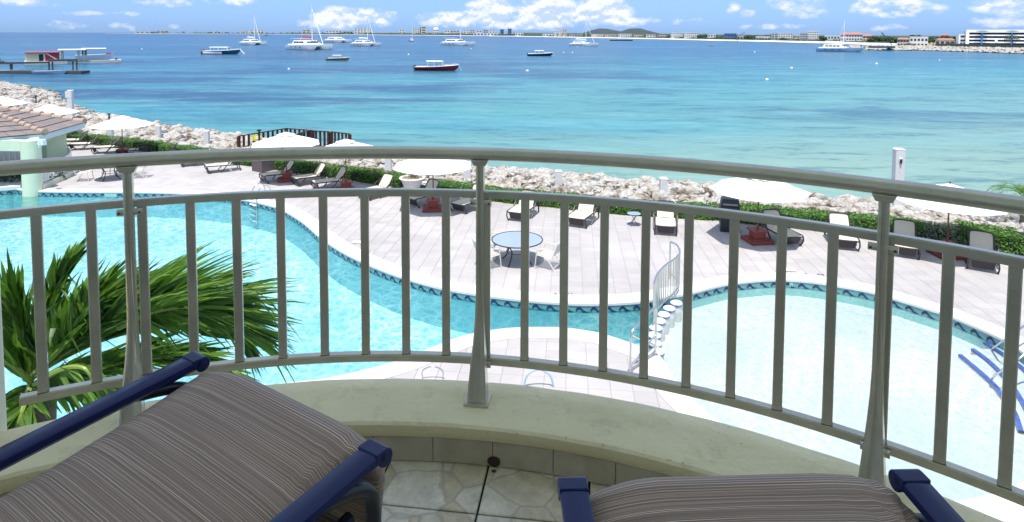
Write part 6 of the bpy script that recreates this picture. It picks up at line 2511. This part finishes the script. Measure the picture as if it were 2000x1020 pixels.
# white canopy shelter with a boat under it on a second pontoon
g2 = G(180, 123, SEA)
s2 = g2.y / F
pt2 = empty('pontoon_dock', g2, .04, 'long grey floating dock right of the dive hut', 'dock')
mb = MB(); mb.box((0, 2, .35), (118 * s2, 5, .75)); mb.build('dock_slab', M_grey, parent=pt2, bevel=.05)
mb = MB(); mb.box((0, 2, -.05), (116 * s2, 4.6, .5)); mb.build('dock_skirt', M_dockw, parent=pt2)
mb = MB(); mb.lathe([(0, 0), (.3, 0), (.3, .5), (0, .7)], c=(48 * s2, 0, .72), seg=10); mb.build('red_bollard', M_redw, parent=pt2)
AZ2 = math.atan2(-g2.x, g2.y)
pt2.rotation_euler = (0, 0, AZ2); pt2.scale = (math.cos(AZ2), 1, 1)
sh_ = empty('dock_shelter', g2 + Vector((0, 0, .73)), AZ2, 'white flat roofed shelter on four posts over the floating dock', 'shelter')
mb = MB(); mb.box((-38 * s2, 2, 20.5 * s2), (54 * s2, 6.5, 2.2 * s2)); mb.box((4 * s2, 2.4, 22.2 * s2), (50 * s2, 6, 1.8 * s2)); mb.build('shelter_roof', M_white, parent=sh_, bevel=.1)
for x in (-57, -26, -15):
    for y in (.2, 4.0):
        mb = MB(); mb.box((x * s2, y, 9.5 * s2), (3.4 * s2, .5, 19 * s2)); mb.build('post', M_cream, parent=sh_)
r, L = boat_root('rib_boat', 132, 212, 118, 0, 'white inflatable boat moored behind the floating dock, under the shelter', 'boat')
r.location.y += 3; r.rotation_euler = (0, 0, .62); r.scale = (.8, 1, 1)
mb, rows = loft_hull(L, L * .28, 1.5, .25); mb.build('hull', M_boat, parent=r, smooth=True); deck_mb(rows).build('deck', M_grey, parent=r)
for k in range(2):
    mb = MB(); mb.box((-L * .30 + k * .9, -.4, 2.3), (.6, .5, 1.6)); mb.build('outboard_engine', M_black, parent=r, bevel=.05)
mb = MB(); mb.box((L * .36, 0, 1.9), (L * .12, 1, .5)); mb.build('red_cover', M_redc, parent=r)
sh_.scale = (math.cos(AZ2), 1, 1)
# dark old pier
g3 = G(60, 141, SEA)
s3 = g3.y / F
AZ3 = math.atan2(-g3.x, g3.y)
pr = empty('old_pier', g3, AZ3, 'dark steel pier frame on piles in front of the dive hut', 'pier')
zpt = 17 * s3
mb = MB(); mb.box((-25 * s3, 0, zpt + .15), (122 * s3, 1.0, .35)); mb.box((66 * s3, 0, zpt + .55), (62 * s3, 1.0, .4)); mb.build('pier_beam', M_dockw, parent=pr)
for x, w in ((-37, 6), (37, 3.5), (44, 3.5), (86, 3), (94, 3)):
    mb = MB(); mb.box((x * s3, 0, zpt / 2 - .4), (w * s3, .7, zpt + 1.3)); mb.build('pile', M_dockw, parent=pr)
for x, z in ((-55, 4), (-48, 8)):
    mb = MB(); mb.tube([(x * s3 - 6 * s3, 0, zpt + 5 * s3), (-42 * s3, 0, zpt)], .2, 5); mb.build('brace', M_dockw, parent=pr)
mb = MB(); mb.tube([(-58 * s3, 0, zpt), (-58 * s3, 0, zpt + 12 * s3)], .12, 5); mb.build('pole', M_dockw, parent=pr)
pr.scale = (math.cos(AZ3), 1, 1)
g4 = G(76, 144.5, SEA)
s4 = g4.y / F
dk = empty('low_dock', g4, .03, 'low floating dock with dinghies in front of the old pier', 'dock')
mb = MB(); mb.box((-5 * s4, 1.6, .3), (170 * s4, 2.6, .5)); mb.build('dock_slab', M_dockw, parent=dk)
for (x0, x1, y, m, l) in ((66, 130, 144.5, mat('blue_white_hull', (.45, .55, .72), .4), 'long pale blue and white kayak boat beside the low dock'), (-8, 46, 143, M_grey, 'grey covered dinghy at the left end of the low dock')):
    r, L = boat_root('dinghy', x0, x1, y, .03, l, 'dinghy')
    mb, rows = loft_hull(L, L * .22, .55, .3); mb.build('hull', m, parent=r, smooth=True); deck_mb(rows, 0, .01).build('cover', M_boat if x0 > 0 else M_grey, parent=r)

# ------------------------------------------------------------------ far shore
M_land = mat('far_scrub', (0.025, 0.045, 0.02), .95, col2=(.06, .075, .04), vscale=.02)
M_beach = mat('white_beach_sand', (.72, .68, .58), .95, var=.04, vscale=.05)
SH = [(205, 65.2), (262, 66.0), (400, 66.3), (500, 66.6), (600, 67.4), (700, 68.2), (800, 69.0), (900, 70.0), (1000, 71.3), (1100, 73.0), (1200, 74.8), (1300, 76.8), (1400, 79.6), (1500, 81.6), (1600, 84.4), (1700, 87.4), (1760, 89.0), (1850, 90.0), (2000, 91), (2300, 93)]
beach = []; land = []
Hgt = {205: 0, 262: 2, 400: 5, 500: 6, 600: 8, 700: 10, 800: 12, 900: 13, 1000: 13, 1100: 11, 1200: 9, 1300: 8, 1400: 7, 1500: 6.5, 1600: 6, 1700: 6, 1760: 6, 1850: 6, 2000: 6, 2300: 6}
for (x, y) in SH:
    w = G(x, y, SEA)
    dr = Vector((w.x, w.y, 0)).normalized()
    hgt = Hgt[x]
    bw = 14 if x > 560 else 4
    if x < 262: bw = 2
    beach.append([w - dr * 6 + Vector((0, 0, -.5)), w + Vector((0, 0, .0)), w + dr * bw + Vector((0, 0, 1.0)), w + dr * bw * 1.8 + Vector((0, 0, 1.5))])
    land.append([w + dr * bw * 1.6 + Vector((0, 0, .9)), w + dr * (bw + 30) + Vector((0, 0, 1.6 + hgt * .1)), w + dr * (bw + 150) + Vector((0, 0, 2 + hgt * .45)), w + dr * (bw + 380) + Vector((0, 0, 2 + hgt)), w + dr * (bw + 900) + Vector((0, 0, 2 + hgt))])
MB().grid(beach).build('beach', M_beach, kind='structure', smooth=True)
MB().grid(land).build('far_land', M_land, kind='structure', smooth=True)
# the two hills
M_hill = mat('dark_hill_scrub', (0.022, 0.040, 0.048), .95, col2=(.045, .062, .062), vscale=.03)
HILL = [(1122, 0), (1140, 4), (1158, 9), (1170, 12), (1182, 11.5), (1200, 8.5), (1212, 6), (1222, 9), (1232, 12), (1245, 12.5), (1258, 9), (1272, 5), (1286, 2), (1300, 0)]
rows = []
for (x, h) in HILL:
    base_ = AT(x, 72, 2400)
    row = []
    for k in range(9):
        t = k / 8 * 2 - 1
        row.append((base_.x, 2400 + t * 260, 4 + h * 1.12 * 2400 / F * (1 - t * t) + mnoise.noise(Vector((x * .1, t * 4, 0))) * 1.5))
    rows.append(row)
MB().grid(rows).build('far_hills', M_hill, kind='structure', smooth=True)

M_bw = mat('far_white_wall', (.72, .71, .68), .8, var=.04)
M_bc = mat('far_cream_wall', (.60, .52, .42), .8, var=.04)
M_bg = mat('far_grey_wall', (.42, .43, .43), .8)
M_bb = mat('far_blue_glass', (.06, .14, .28), .3)
M_rr = mat('far_red_roof', (.42, .16, .11), .8)
M_rg = mat('far_grey_roof', (.35, .34, .33), .8)
BLK = [0]
M_win = mat('far_window', (.04, .05, .065), .3)


def building(x0, x1, yb, yt, dist, wall, floors, cols, label, roof=None, dep=None, name='building', bands=False, grp='buildings along the far shore'):
    if x1 < 1745:
        shore = G((x0 + x1) / 2, interp(SH, (x0 + x1) / 2), SEA).y
        dist = shore * (1.06 if yb < 70 and dist > 1600 else 1.0) + 42 + (BLK[0] % 3) * 9
        BLK[0] += 1
    a = AT(x0, yb, dist); b = AT(x1, yb, dist); t = AT(x0, yt, dist)
    azb = math.atan2((a.x + b.x) / 2, dist)
    w = (b.x - a.x) * math.cos(azb); h = t.z - a.z
    zb = a.z
    c = ((a.x + b.x) / 2, dist, zb)
    root = empty(name, c, -azb, label, 'building', grp)
    dep = dep or min(w, 18)
    mb = MB(); mb.box((0, dep / 2, h / 2 - 8), (w, dep, h + 16)); mb.build('wall', wall, parent=root)
    if roof:
        rh = h * .22
        mb = MB(); mb.add([(-w * .53, -.6, h), (w * .53, -.6, h), (w * .53, dep + .6, h), (-w * .53, dep + .6, h), (-w * .38, dep * .5, h + rh), (w * .38, dep * .5, h + rh)], [(0, 1, 5, 4), (1, 2, 5), (2, 3, 4, 5), (3, 0, 4), (3, 2, 1, 0)]); mb.build('roof', roof, parent=root)
    else:
        mb = MB(); mb.box((0, dep / 2, h + .3), (w * 1.01, dep * 1.02, .6)); mb.build('parapet', wall, parent=root)
    fh = h / floors
    w0 = None
    for f_ in range(floors):
        for k in range(cols):
            cw_ = w / cols
            M = Matrix.Translation((-w / 2 + (k + .5) * cw_, -.02, (f_ + .55) * fh))
            if w0 is None:
                q = MB(); q.box((0, 0, 0), (cw_ * (.62 if not bands else .96), .12, fh * .45)); w0 = q.build('window', M_win, parent=root); w0.matrix_basis = M
            else:
                inst(w0, root, M)
    return root


BL = [  # x0,x1,yb,yt,dist,wall,floors,cols,label,roof
    (265, 300, 65, 61.8, 3550, M_bw, 1, 4, 'pale low block at the left tip of the far shore'), (305, 330, 64.6, 60.6, 3540, M_bc, 2, 3, 'cream block second from the left tip of the far shore'),
    (410, 432, 65, 61.8, 3480, M_bw, 1, 3, 'small pale building on the far shore left of the first mast'), (470, 485, 65, 60.4, 3450, M_bw, 2, 3, 'pale building behind the leftmost catamaran mast'),
    (488, 516, 64.8, 59.2, 3440, M_bw, 2, 4, 'white stepped building just right of the leftmost mast'), (590, 606, 65, 58.6, 3000, M_bc, 2, 2, 'pinkish block left of the largest catamaran mast'),
    (636, 668, 66.4, 60.4, 2600, M_bw, 2, 5, 'long pale building behind the forestay of the large catamaran'), (670, 690, 66.5, 61.5, 2600, M_bg, 1, 3, 'grey low building left of the second large mast'),
    (692, 727, 66, 55.4, 2500, M_bw, 3, 6, 'big white hotel left of the thin single mast'), (780, 790, 66, 58.6, 2100, M_bw, 2, 2, 'small white block at left of the single mast'),
    (806, 819, 66, 56.4, 1900, M_bw, 3, 3, 'white apartment tower right of the single mast'), (820, 832, 66.5, 53.6, 1900, M_bb, 4, 2, 'blue glass tower, tallest on the far shore'),
    (822, 833, 66.5, 52.4, 1915, M_bc, 3, 1, 'slim cream tower just behind the blue glass tower'),
    (846, 856, 66.8, 57.6, 1850, M_bw, 2, 3, 'white domed building right of the blue tower'), (868, 878, 68, 59.6, 1700, M_bw, 2, 2, 'white block left of the blue sail cover catamaran mast'),
    (880, 897, 68, 60.2, 1680, M_bc, 2, 3, 'cream block behind the middle catamaran mast'), (905, 916, 68.3, 59.2, 1650, M_bw, 3, 2, 'first of a row of small white blocks in the middle'),
    (918, 927, 68.3, 58.8, 1650, M_bc, 3, 2, 'second small block, cream, in the middle row'), (930, 941, 68.5, 60, 1640, M_bw, 2, 2, 'third small block, white, in the middle row'),
    (944, 953, 68.5, 58.8, 1620, M_bg, 3, 2, 'fourth small block, grey, in the middle row'), (956, 967, 68.5, 59.4, 1620, M_bw, 3, 2, 'fifth small block, white, in the middle row'),
    (977, 984, 68.8, 57.8, 1600, M_bb, 3, 2, 'small dark blue block in the middle of the far shore'), (992, 999, 69, 56.6, 1590, M_bb, 3, 2, 'dark blue glass block at the middle of the picture'),
    (925, 1004, 70, 64.6, 1480, M_bw, 1, 12, 'very long low white building on the middle beach'), (1006, 1022, 70.5, 64.8, 1450, M_bw, 1, 3, 'low white building right of the very long one'),
    (1082, 1088, 69.5, 60.4, 1500, M_bw, 3, 2, 'white tower, leftmost of the three tower group'), (1090, 1097, 69.5, 57.4, 1500, M_bw, 4, 2, 'white tower, middle of the three tower group'), (1099, 1107, 69.5, 58.2, 1500, M_bc, 4, 2, 'white tower, rightmost of the three tower group'),
    (1060, 1084, 72, 66.6, 1150, M_bw, 1, 4, 'low pale houses left of the farthest right open bay catamaran'), (1112, 1138, 72.5, 67.8, 1100, M_bg, 1, 5, 'low dark roofed house left of the hills'),
    (1156, 1180, 73.5, 67.5, 1000, M_bw, 2, 6, 'pale terrace house in front of the left hill'), (1182, 1206, 74, 67.8, 980, M_bc, 2, 5, 'cream terrace house between the hills'),
    (1208, 1234, 74.4, 66.8, 960, M_bw, 2, 6, 'white terrace house in front of the right hill'), (1238, 1256, 75, 69, 940, M_bc, 1, 4, 'low cream house right of the right hill'), (1262, 1280, 75.4, 68.6, 930, M_bw, 2, 3, 'white house before the hill end'),
    (1284, 1304, 76, 70.5, 900, M_bw, 1, 4, 'small white beach house with pink roof', M_rr), (1310, 1334, 76.4, 64.6, 880, M_bw, 4, 6, 'white four storey hotel, left half'), (1336, 1364, 76.8, 64.4, 870, M_bw, 4, 7, 'white four storey hotel, right half'),
    (1382, 1398, 78.5, 67.8, 800, M_bw, 2, 3, 'small white house left of the blue roofed building'), (1414, 1438, 79, 66.2, 780, M_bb, 2, 4, 'building with bright blue roof and scaffolding'), (1440, 1456, 79.5, 70, 760, M_bg, 1, 3, 'grey house under the small crane'),
    (1476, 1504, 80.6, 71.8, 720, M_bw, 1, 5, 'low white villa left of the white apartment block'),
    (1506, 1519, 80.8, 65.8, 690, M_bg, 4, 2, 'grey end of the white apartment block'), (1519.5, 1548, 81, 65.4, 690, M_bw, 4, 6, 'white four storey apartment block right of centre'),
    (1550, 1562, 82, 69.5, 670, M_bc, 2, 2, 'small cream block beside the tall white block'), (1562, 1577, 83, 65.4, 650, M_bg, 4, 3, 'greyish wing of the tall white block'), (1577.5, 1598, 83, 61.6, 655, M_bw, 5, 5, 'tall white block with a stair tower'),
    (1610, 1640, 85.4, 70.4, 600, M_bw, 2, 5, 'low white block left of the right catamaran mast'), (1641, 1684, 86, 67.6, 590, M_bw, 3, 8, 'cream and white terrace with pinkish roof', M_rr), (1685, 1702, 86.6, 70.6, 580, M_bc, 3, 3, 'end of the terrace with pinkish roof', M_rr),
    (1716, 1728, 88, 80, 540, M_bw, 1, 2, 'small white hut in front of dark trees'),
    (1752, 1775, 91, 77, 420, M_bc, 2, 4, 'pink roofed house left of the white restaurant', M_rr), (1776, 1812, 93, 73.6, 400, M_bw, 2, 5, 'white restaurant with dark open terraces'), (1826, 1864, 92, 78, 400, M_bw, 1, 4, 'low white house with pink roof edge right of the shore palm', M_rr),
    (1838, 1853, 77, 68.6, 470, M_bc, 1, 2, 'orange roofed house peeping over the trees', M_rr)]
for t in BL:
    x0, x1, yb, yt, dist, wl_, fl_n, cl_n, lb = t[:9]
    building(x0, x1, yb, yt, dist, wl_, fl_n, cl_n, lb + ', on the far shore' if 'far shore' not in lb else lb, roof=t[9] if len(t) > 9 else None)
# dome
g = AT(851, 57.4, 1850)
mb = MB(); mb.lathe([(8, -2), (8, 0), (6.5, 3.6), (3.5, 5.8), (0, 6.6)], c=(0, 8, 0), seg=16); o = mb.build('white_dome', M_bw, smooth=True, label='white dome on the building right of the blue tower', cat='dome'); o.location = g

# large office block at right
Do = 372
a = AT(1862, 93, Do)
OA = 31 * D2R
ofc = empty('office_block', a, -OA, 'long white four storey office block with dark window bands at the right edge', 'office building')
k_ = Do / F
def X(px):
    q_ = (px - 1000) / F
    return (q_ * a.y - a.x) / (math.cos(OA) + q_ * math.sin(OA))

Z = lambda py: (93 - py) * k_ * .97
xe_ = 2080
M_off = mat('office_white', (.74, .74, .74), .6, var=.02)
mb = MB(); mb.box(((X(1889) + X(xe_)) / 2, 12, Z(59) / 2 - 2), (X(xe_) - X(1889), 20, Z(59) + 4)); mb.build('core_wall', M_dark, parent=ofc)
mb = MB(); mb.box(((X(1872) + X(1887)) / 2, 11, Z(66.5) / 2 - 2), (X(1888) - X(1872), 18, Z(66.5) + 4)); mb.build('left_wing', M_off, parent=ofc)
for (y0, y1) in ((57.2, 62.8), (67.0, 69.6), (73.8, 76.8), (80.6, 83.2), (86.8, 91.5)):
    mb = MB(); mb.box(((X(1887) + X(xe_)) / 2, 1.0, (Z(y0) + Z(y1)) / 2), (X(xe_) - X(1887), 3.0, Z(y0) - Z(y1))); mb.build('spandrel', M_off, parent=ofc)
for px in (1887.6, 1942, 2008, 2050):
    mb = MB(); mb.box((X(px), .6, Z(75)), (1.6, 3.4, Z(57) - Z(91))); mb.build('pier', M_off if px < 1900 else M_off, parent=ofc) if px < 1900 else None
for px in (1915.5, 1974):
    mb = MB(); mb.box((X(px), -.9, (Z(64) + Z(88)) / 2), (.7, 1.2, Z(62) - Z(88))); mb.build('blue_column', mat('blue_column', (.02, .16, .42), .5), parent=ofc)
    mb = MB()
    rws = [[(X(px) + (i - 8) / 8 * 9.5 * k_, -1.2, Z(60.8) + (1 - ((i - 8) / 8) ** 2) * 1.6 * k_), (X(px) + (i - 8) / 8 * 9.5 * k_, -1.2, Z(60.8) - .1)] for i in range(17)]
    mb.grid(rws); q = mb.build('arched_canopy', mat('canopy_glass', (.12, .22, .26), .3), parent=ofc); so_ = q.modifiers.new('t', 'SOLIDIFY'); so_.thickness = 1.5; so_.offset = 1
for (xa, xb, ya, yb_) in ((1875, 1884, 68.8, 72.2), (1875, 1940, 76.8, 80.4), (1875, 1879, 83.5, 86.4), (1881, 1940, 83.5, 86.4)):
    mb = MB(); mb.box(((X(xa) + X(min(xb, 1887))) / 2, 1.9, (Z(ya) + Z(yb_)) / 2), (X(min(xb, 1887)) - X(xa), .3, Z(ya) - Z(yb_))); mb.build('window', M_dark, parent=ofc)
mb = MB(); mb.box((X(1944), .2, (Z(76.8) + Z(80.6)) / 2), (1.2, 2, Z(76.5) - Z(81))); mb.build('mullion', M_off, parent=ofc)
for i in range(34):
    px = 1890 + i * 5
    mb = MB(); mb.box((X(px), 1.4, Z(75)), (.18, .5, Z(60) - Z(88))); mb.build('mullion', mat('dark_mullion', (.04, .05, .05), .5) if i == 0 else bpy.data.materials['dark_mullion'], parent=ofc)
mb = MB(); mb.box(((X(1864) + X(xe_)) / 2, -6, Z(89.6)), (X(xe_) - X(1864), 10, .9)); mb.build('podium_roof', M_off, parent=ofc)
mb = MB(); mb.box(((X(1866) + X(xe_)) / 2, -5, Z(92)), (X(xe_) - X(1866), 8, Z(89.8) - Z(95))); mb.build('podium_wall', M_win, parent=ofc)

# land and rock jetty at right
SR = [(1660, 98.0), (1700, 98.0), (1745, 99.0), (1800, 99.2), (1870, 101.0), (1930, 103.0), (2000, 105.5), (2200, 112)]
SRt = [(1660, 95.5), (1700, 92.5), (1745, 92.0), (1800, 91.8), (1870, 94.0), (1930, 96.0), (2000, 97.5), (2200, 102)]
rowsr = []
for (x, y), (x2, y2) in zip(SR, SRt):
    w = G(x, y, SEA); t_ = G(x2, y2 + 1.5, SEA + 1.6)
    dr = Vector((w.x, w.y, 0)).normalized()
    rowsr.append([w - dr * 2 + Vector((0, 0, -.6)), w, w + dr * 6 + Vector((0, 0, 1.6)), w + dr * 14 + Vector((0, 0, 2.2)), w + dr * 22 + Vector((0, 0, 2.2)), w + dr * (160 if x > 1745 else 24) + Vector((0, 0, 2.2 if x > 1745 else -1)), w + dr * (400 if x > 1745 else 25) + Vector((0, 0, 2.2 if x > 1745 else -1))])
MB().grid(rowsr).build('right_point', mat('right_point_ground', (.30, .26, .18), .95, var=.2, vscale=.1), kind='structure')
rrk = MB()
rnd = random.Random(77)
for i in range(1500):
    x = rnd.uniform(1662, 2120)
    w = G(x, interp(SR, x), SEA)
    dr = Vector((w.x, w.y, 0)).normalized()
    u = rnd.uniform(-1, 12)
    p = w + dr * u + Vector((0, 0, min(1.7, max(0, u) * .25) + rnd.uniform(0, .3)))
    me = rock_src[rnd.randrange(9)]
    if i % 1 == 0:
        s = rnd.uniform(.6, 1.5)
        M = Matrix.Translation(p) @ Matrix.Rotation(rnd.uniform(0, 6), 4, 'Z') @ Matrix.Diagonal((s, s, s * .8, 1))
        rrk.add([(1, .1, 0), (-.9, .2, .1), (.1, 1, -.1), (0, -.9, .15), (.1, 0, .8), (0, .1, -.8), (.7, -.6, .4), (-.6, .7, .5)], [(0, 2, 4), (2, 7, 4), (7, 1, 4), (1, 3, 4), (3, 6, 4), (6, 0, 4), (2, 0, 5), (1, 2, 5), (3, 1, 5), (0, 3, 5), (0, 6, 3), (1, 7, 2)], M)
rrk.build('rock_jetty', M_rock, kind='stuff', fix=False)
# fence behind the rocks
fa = G(1828, 96, SEA + 1.5); 
mb = MB()
for i in range(60):
    x = 1826 + i * 4.4
    w = G(x, interp(SR, x), SEA); dr = Vector((w.x, w.y, 0)).normalized()
    p = w + dr * 20
    if i: mb.add([q0_, p + Vector((0, 0, 2.1)), p + Vector((0, 0, 4.0)), q0_ + Vector((0, 0, 1.9))] if False else [pq + Vector((0, 0, 2.0)), p + Vector((0, 0, 2.0)), p + Vector((0, 0, 3.9)), pq + Vector((0, 0, 3.9))], [(0, 1, 2, 3)])
    pq = p
o = mb.build('shore_fence', mat('green_mesh_fence', (.05, .075, .07), .8), label='long dark green mesh fence between the rocks and the office block', cat='fence')
so_ = o.modifiers.new('t', 'SOLIDIFY'); so_.thickness = .08
# dark hull lying behind the rocks
g = AT(1722, 92, 345)
r = empty('moored_barge', g, 0, 'dark blue barge lying behind the rock jetty at right', 'barge')
mb = MB(); mb.box((0, 0, 0), (44 * 345 / F, 4, 1.0)); mb.build('barge_hull', mat('dark_blue_hull', (.02, .05, .10), .5), parent=r)
mb = MB(); mb.box((-10, 0, .8), (3, 2, 1)); mb.build('deck_house', M_bg, parent=r)
# crane
for (x0, y0, x1, y1, d, l) in ((1741, 87, 1722, 63.5, 470, 'thin dark crane jib rising over the trees left of the pink roofed house'), (1440, 72, 1455, 63, 780, 'small crane jib above the blue roofed building')):
    a, b = AT(x0, y0, d), AT(x1, y1, d)
    r = empty('crane', a, 0, l, 'crane')
    mb = MB(); mb.tube([(0, 0, 0), (b - a) * .5], .25, 4); mb.tube([(b - a) * .5, b - a], .45, 4); mb.build('jib', mat('crane_steel', (.10, .12, .16), .6), parent=r)
    mb = MB(); mb.tube([(0, 0, -6), (0, 0, 0)], .5, 4); mb.build('mast', bpy.data.materials['crane_steel'], parent=r)

# trees of the far shore: one leafy mass far off, single trees nearer
M_ftree = leaf_mat('far_tree_leaf', (0.018, 0.045, 0.014), (0.06, 0.11, 0.035), trans=.1)
rr = random.Random(21)
ft = MB()


def clump(mb, c, r, n, s, flat=.7):
    for k in range(n):
        v = Vector((rr.gauss(0, 1), rr.gauss(0, 1), rr.gauss(0, 1))).normalized() * (rr.uniform(.5, 1)) 
        p = c + Vector((v.x * r, v.y * r, v.z * r * flat))
        d = (v + Vector((rr.gauss(0, .5), rr.gauss(0, .5), rr.gauss(0, .5)))).normalized()
        a = d.orthogonal().normalized(); b = d.cross(a); ss = s * rr.uniform(.6, 1.3)
        mb.add([p - a * ss, p - b * ss * .7, p + a * ss, p + b * ss * .7], [(0, 1, 2, 3)])


def shtab(x): return interp(SH, x)


for i in range(1700):
    x = rr.uniform(268, 1740) if i % 2 else rr.uniform(1130, 1740)
    if x < 700 and rr.random() < .2: continue
    w = G(x, shtab(x), SEA)
    dist = w.y
    dr = Vector((w.x, w.y, 0)).normalized()
    u = rr.uniform(0, 1) ** 1.6
    p = w + dr * ((22 if x > 560 else 6) + u * 160)
    s = dist / F
    hgt_ = rr.uniform(1.3, 2.6) * s * (1 if x < 1300 else 1.7) * (.5 + .8 * u)
    p.z = SEA + 1.5 + u * 4
    clump(ft, p + Vector((0, 0, hgt_ * .6)), hgt_ * rr.uniform(.8, 1.5), 14, hgt_ * .35)
ft.build('shoreline_trees', M_ftree, kind='stuff', fix=False)


def tree(px, pyb, pyt, w_px, dist, label, seed):
    rr2 = random.Random(seed)
    g = AT(px, pyb, dist)
    k = dist / F
    h = (pyb - pyt) * k
    root = empty('shore_tree', g, 0, label, 'tree', 'trees behind the right shore')
    mb = MB(); mb.tube([(0, 0, -3), (0, 0, h * .5)], [.35, .2], 6)
    for q in range(3):
        a = q * 2.1; mb.tube([(0, 0, h * .35), (math.cos(a) * w_px * k * .3, math.sin(a) * w_px * k * .3, h * .7)], [.2, .08], 5)
    mb.build('trunk', M_trunk, parent=root)
    cm_ = MB()
    for q in range(7):
        c = Vector((rr2.uniform(-.35, .35) * w_px * k, rr2.uniform(-.3, .3) * w_px * k, h * rr2.uniform(.45, .82)))
        clump(cm_, c, w_px * k * rr2.uniform(.16, .28), 110, .55)
    cm_.build('crown', M_ftree, parent=root, fix=False)


for i, t in enumerate([(1706, 88, 70, 26, 'round dark tree right of the pink roofed terrace'), (1714, 88.5, 73, 18, 'small dark tree between two larger ones left of the crane jib'), (1724, 88, 72, 24, 'dark tree left of the crane jib'), (1738, 88, 71, 22, 'dark tree behind the crane jib'), (1750, 89, 74, 20, 'dark tree left of the pink roofed house'),
                       (1816, 90, 72, 24, 'dark tree left of the orange roofed house'), (1832, 90, 70, 26, 'dark tree below the orange roofed house'), (1848, 90, 70.5, 26, 'dark tree between orange roofed house and office block'), (1862, 92, 70, 24, 'dark tree touching the office block'),
                       (1790, 76, 70, 22, 'low tree over the white restaurant roof'), (1606, 86, 72, 16, 'tree right of the tall white block'), (1666, 87, 76, 16, 'small tree before the pink roofed terrace'), (1530, 83, 75, 22, 'tree before the white apartment block'), (1462, 82, 68, 18, 'tree right of the small crane'), (1365, 78, 70, 16, 'tree right of the four storey hotel'),
                       (1775, 96, 86, 20, 'bushy tree in front of the white restaurant'), (1855, 95, 82, 20, 'light green bushy tree in front of the pink edged house')]):
    dist = {1606: 620, 1666: 560, 1530: 660, 1462: 700, 1365: 820, 1775: 385, 1855: 385, 1790: 430}.get(t[0], 440)
    if t[0] < 1745: dist = G(t[0], interp(SH, t[0]), SEA).y + 38 + (i % 3) * 6
    tree(t[0], t[1], t[2], t[3], dist, t[4], 100 + i)


def far_palm(px, pyb, pyt, dist, label, seed):
    g = AT(px, pyb, dist); k = dist / F
    h = (pyb - pyt) * k
    root = empty('shore_palm', g, 0, label, 'palm tree', 'palms on the right shore')
    rr2 = random.Random(seed)
    mb = MB(); mb.tube([(0, 0, -1.5), (.1, 0, h * .5), (0, 0, h * .8)], [.28, .22, .2], 8); mb.build('trunk', M_trunk, parent=root)
    fr_ = MB()
    for q in range(16):
        a = 2 * PI * q / 16 + rr2.uniform(-.2, .2); el = rr2.uniform(-.1, 1.0); ln = h * .52
        dx, dy = math.cos(a), math.sin(a)
        p = [Vector((0, 0, h * .8)), Vector((dx * ln * .4, dy * ln * .4, h * .8 + ln * .4 * math.sin(el))), Vector((dx * ln * .8, dy * ln * .8, h * .8 + ln * .3 * math.sin(el) - ln * .05)), Vector((dx * ln, dy * ln, h * .8 - ln * .25 + ln * .2 * math.sin(el)))]
        frond(fr_, p, ln * .30, 12, .3, seed * 31 + q, wl=.20)
    fr_.build('crown', M_ftree, parent=root, fix=False)


far_palm(1822, 93, 75, 372, 'dark palm left of the office block on the shore', 1)
far_palm(1976, 96, 71, 318, 'tall feathery palm in front of the office block', 2)
far_palm(1939, 94.5, 84, 335, 'small palm in front of the office block podium', 3)
# near palm tips at the right edge behind the rail
g = G(2030, 445, 0)
np_ = empty('shore_palm', (g.x, g.y + .8, 0), 0, 'low palm at the right edge whose frond tips show above the handrail', 'palm', 'palms on the right shore')
small_palm(np_, .9, 11, 1.15, 12)
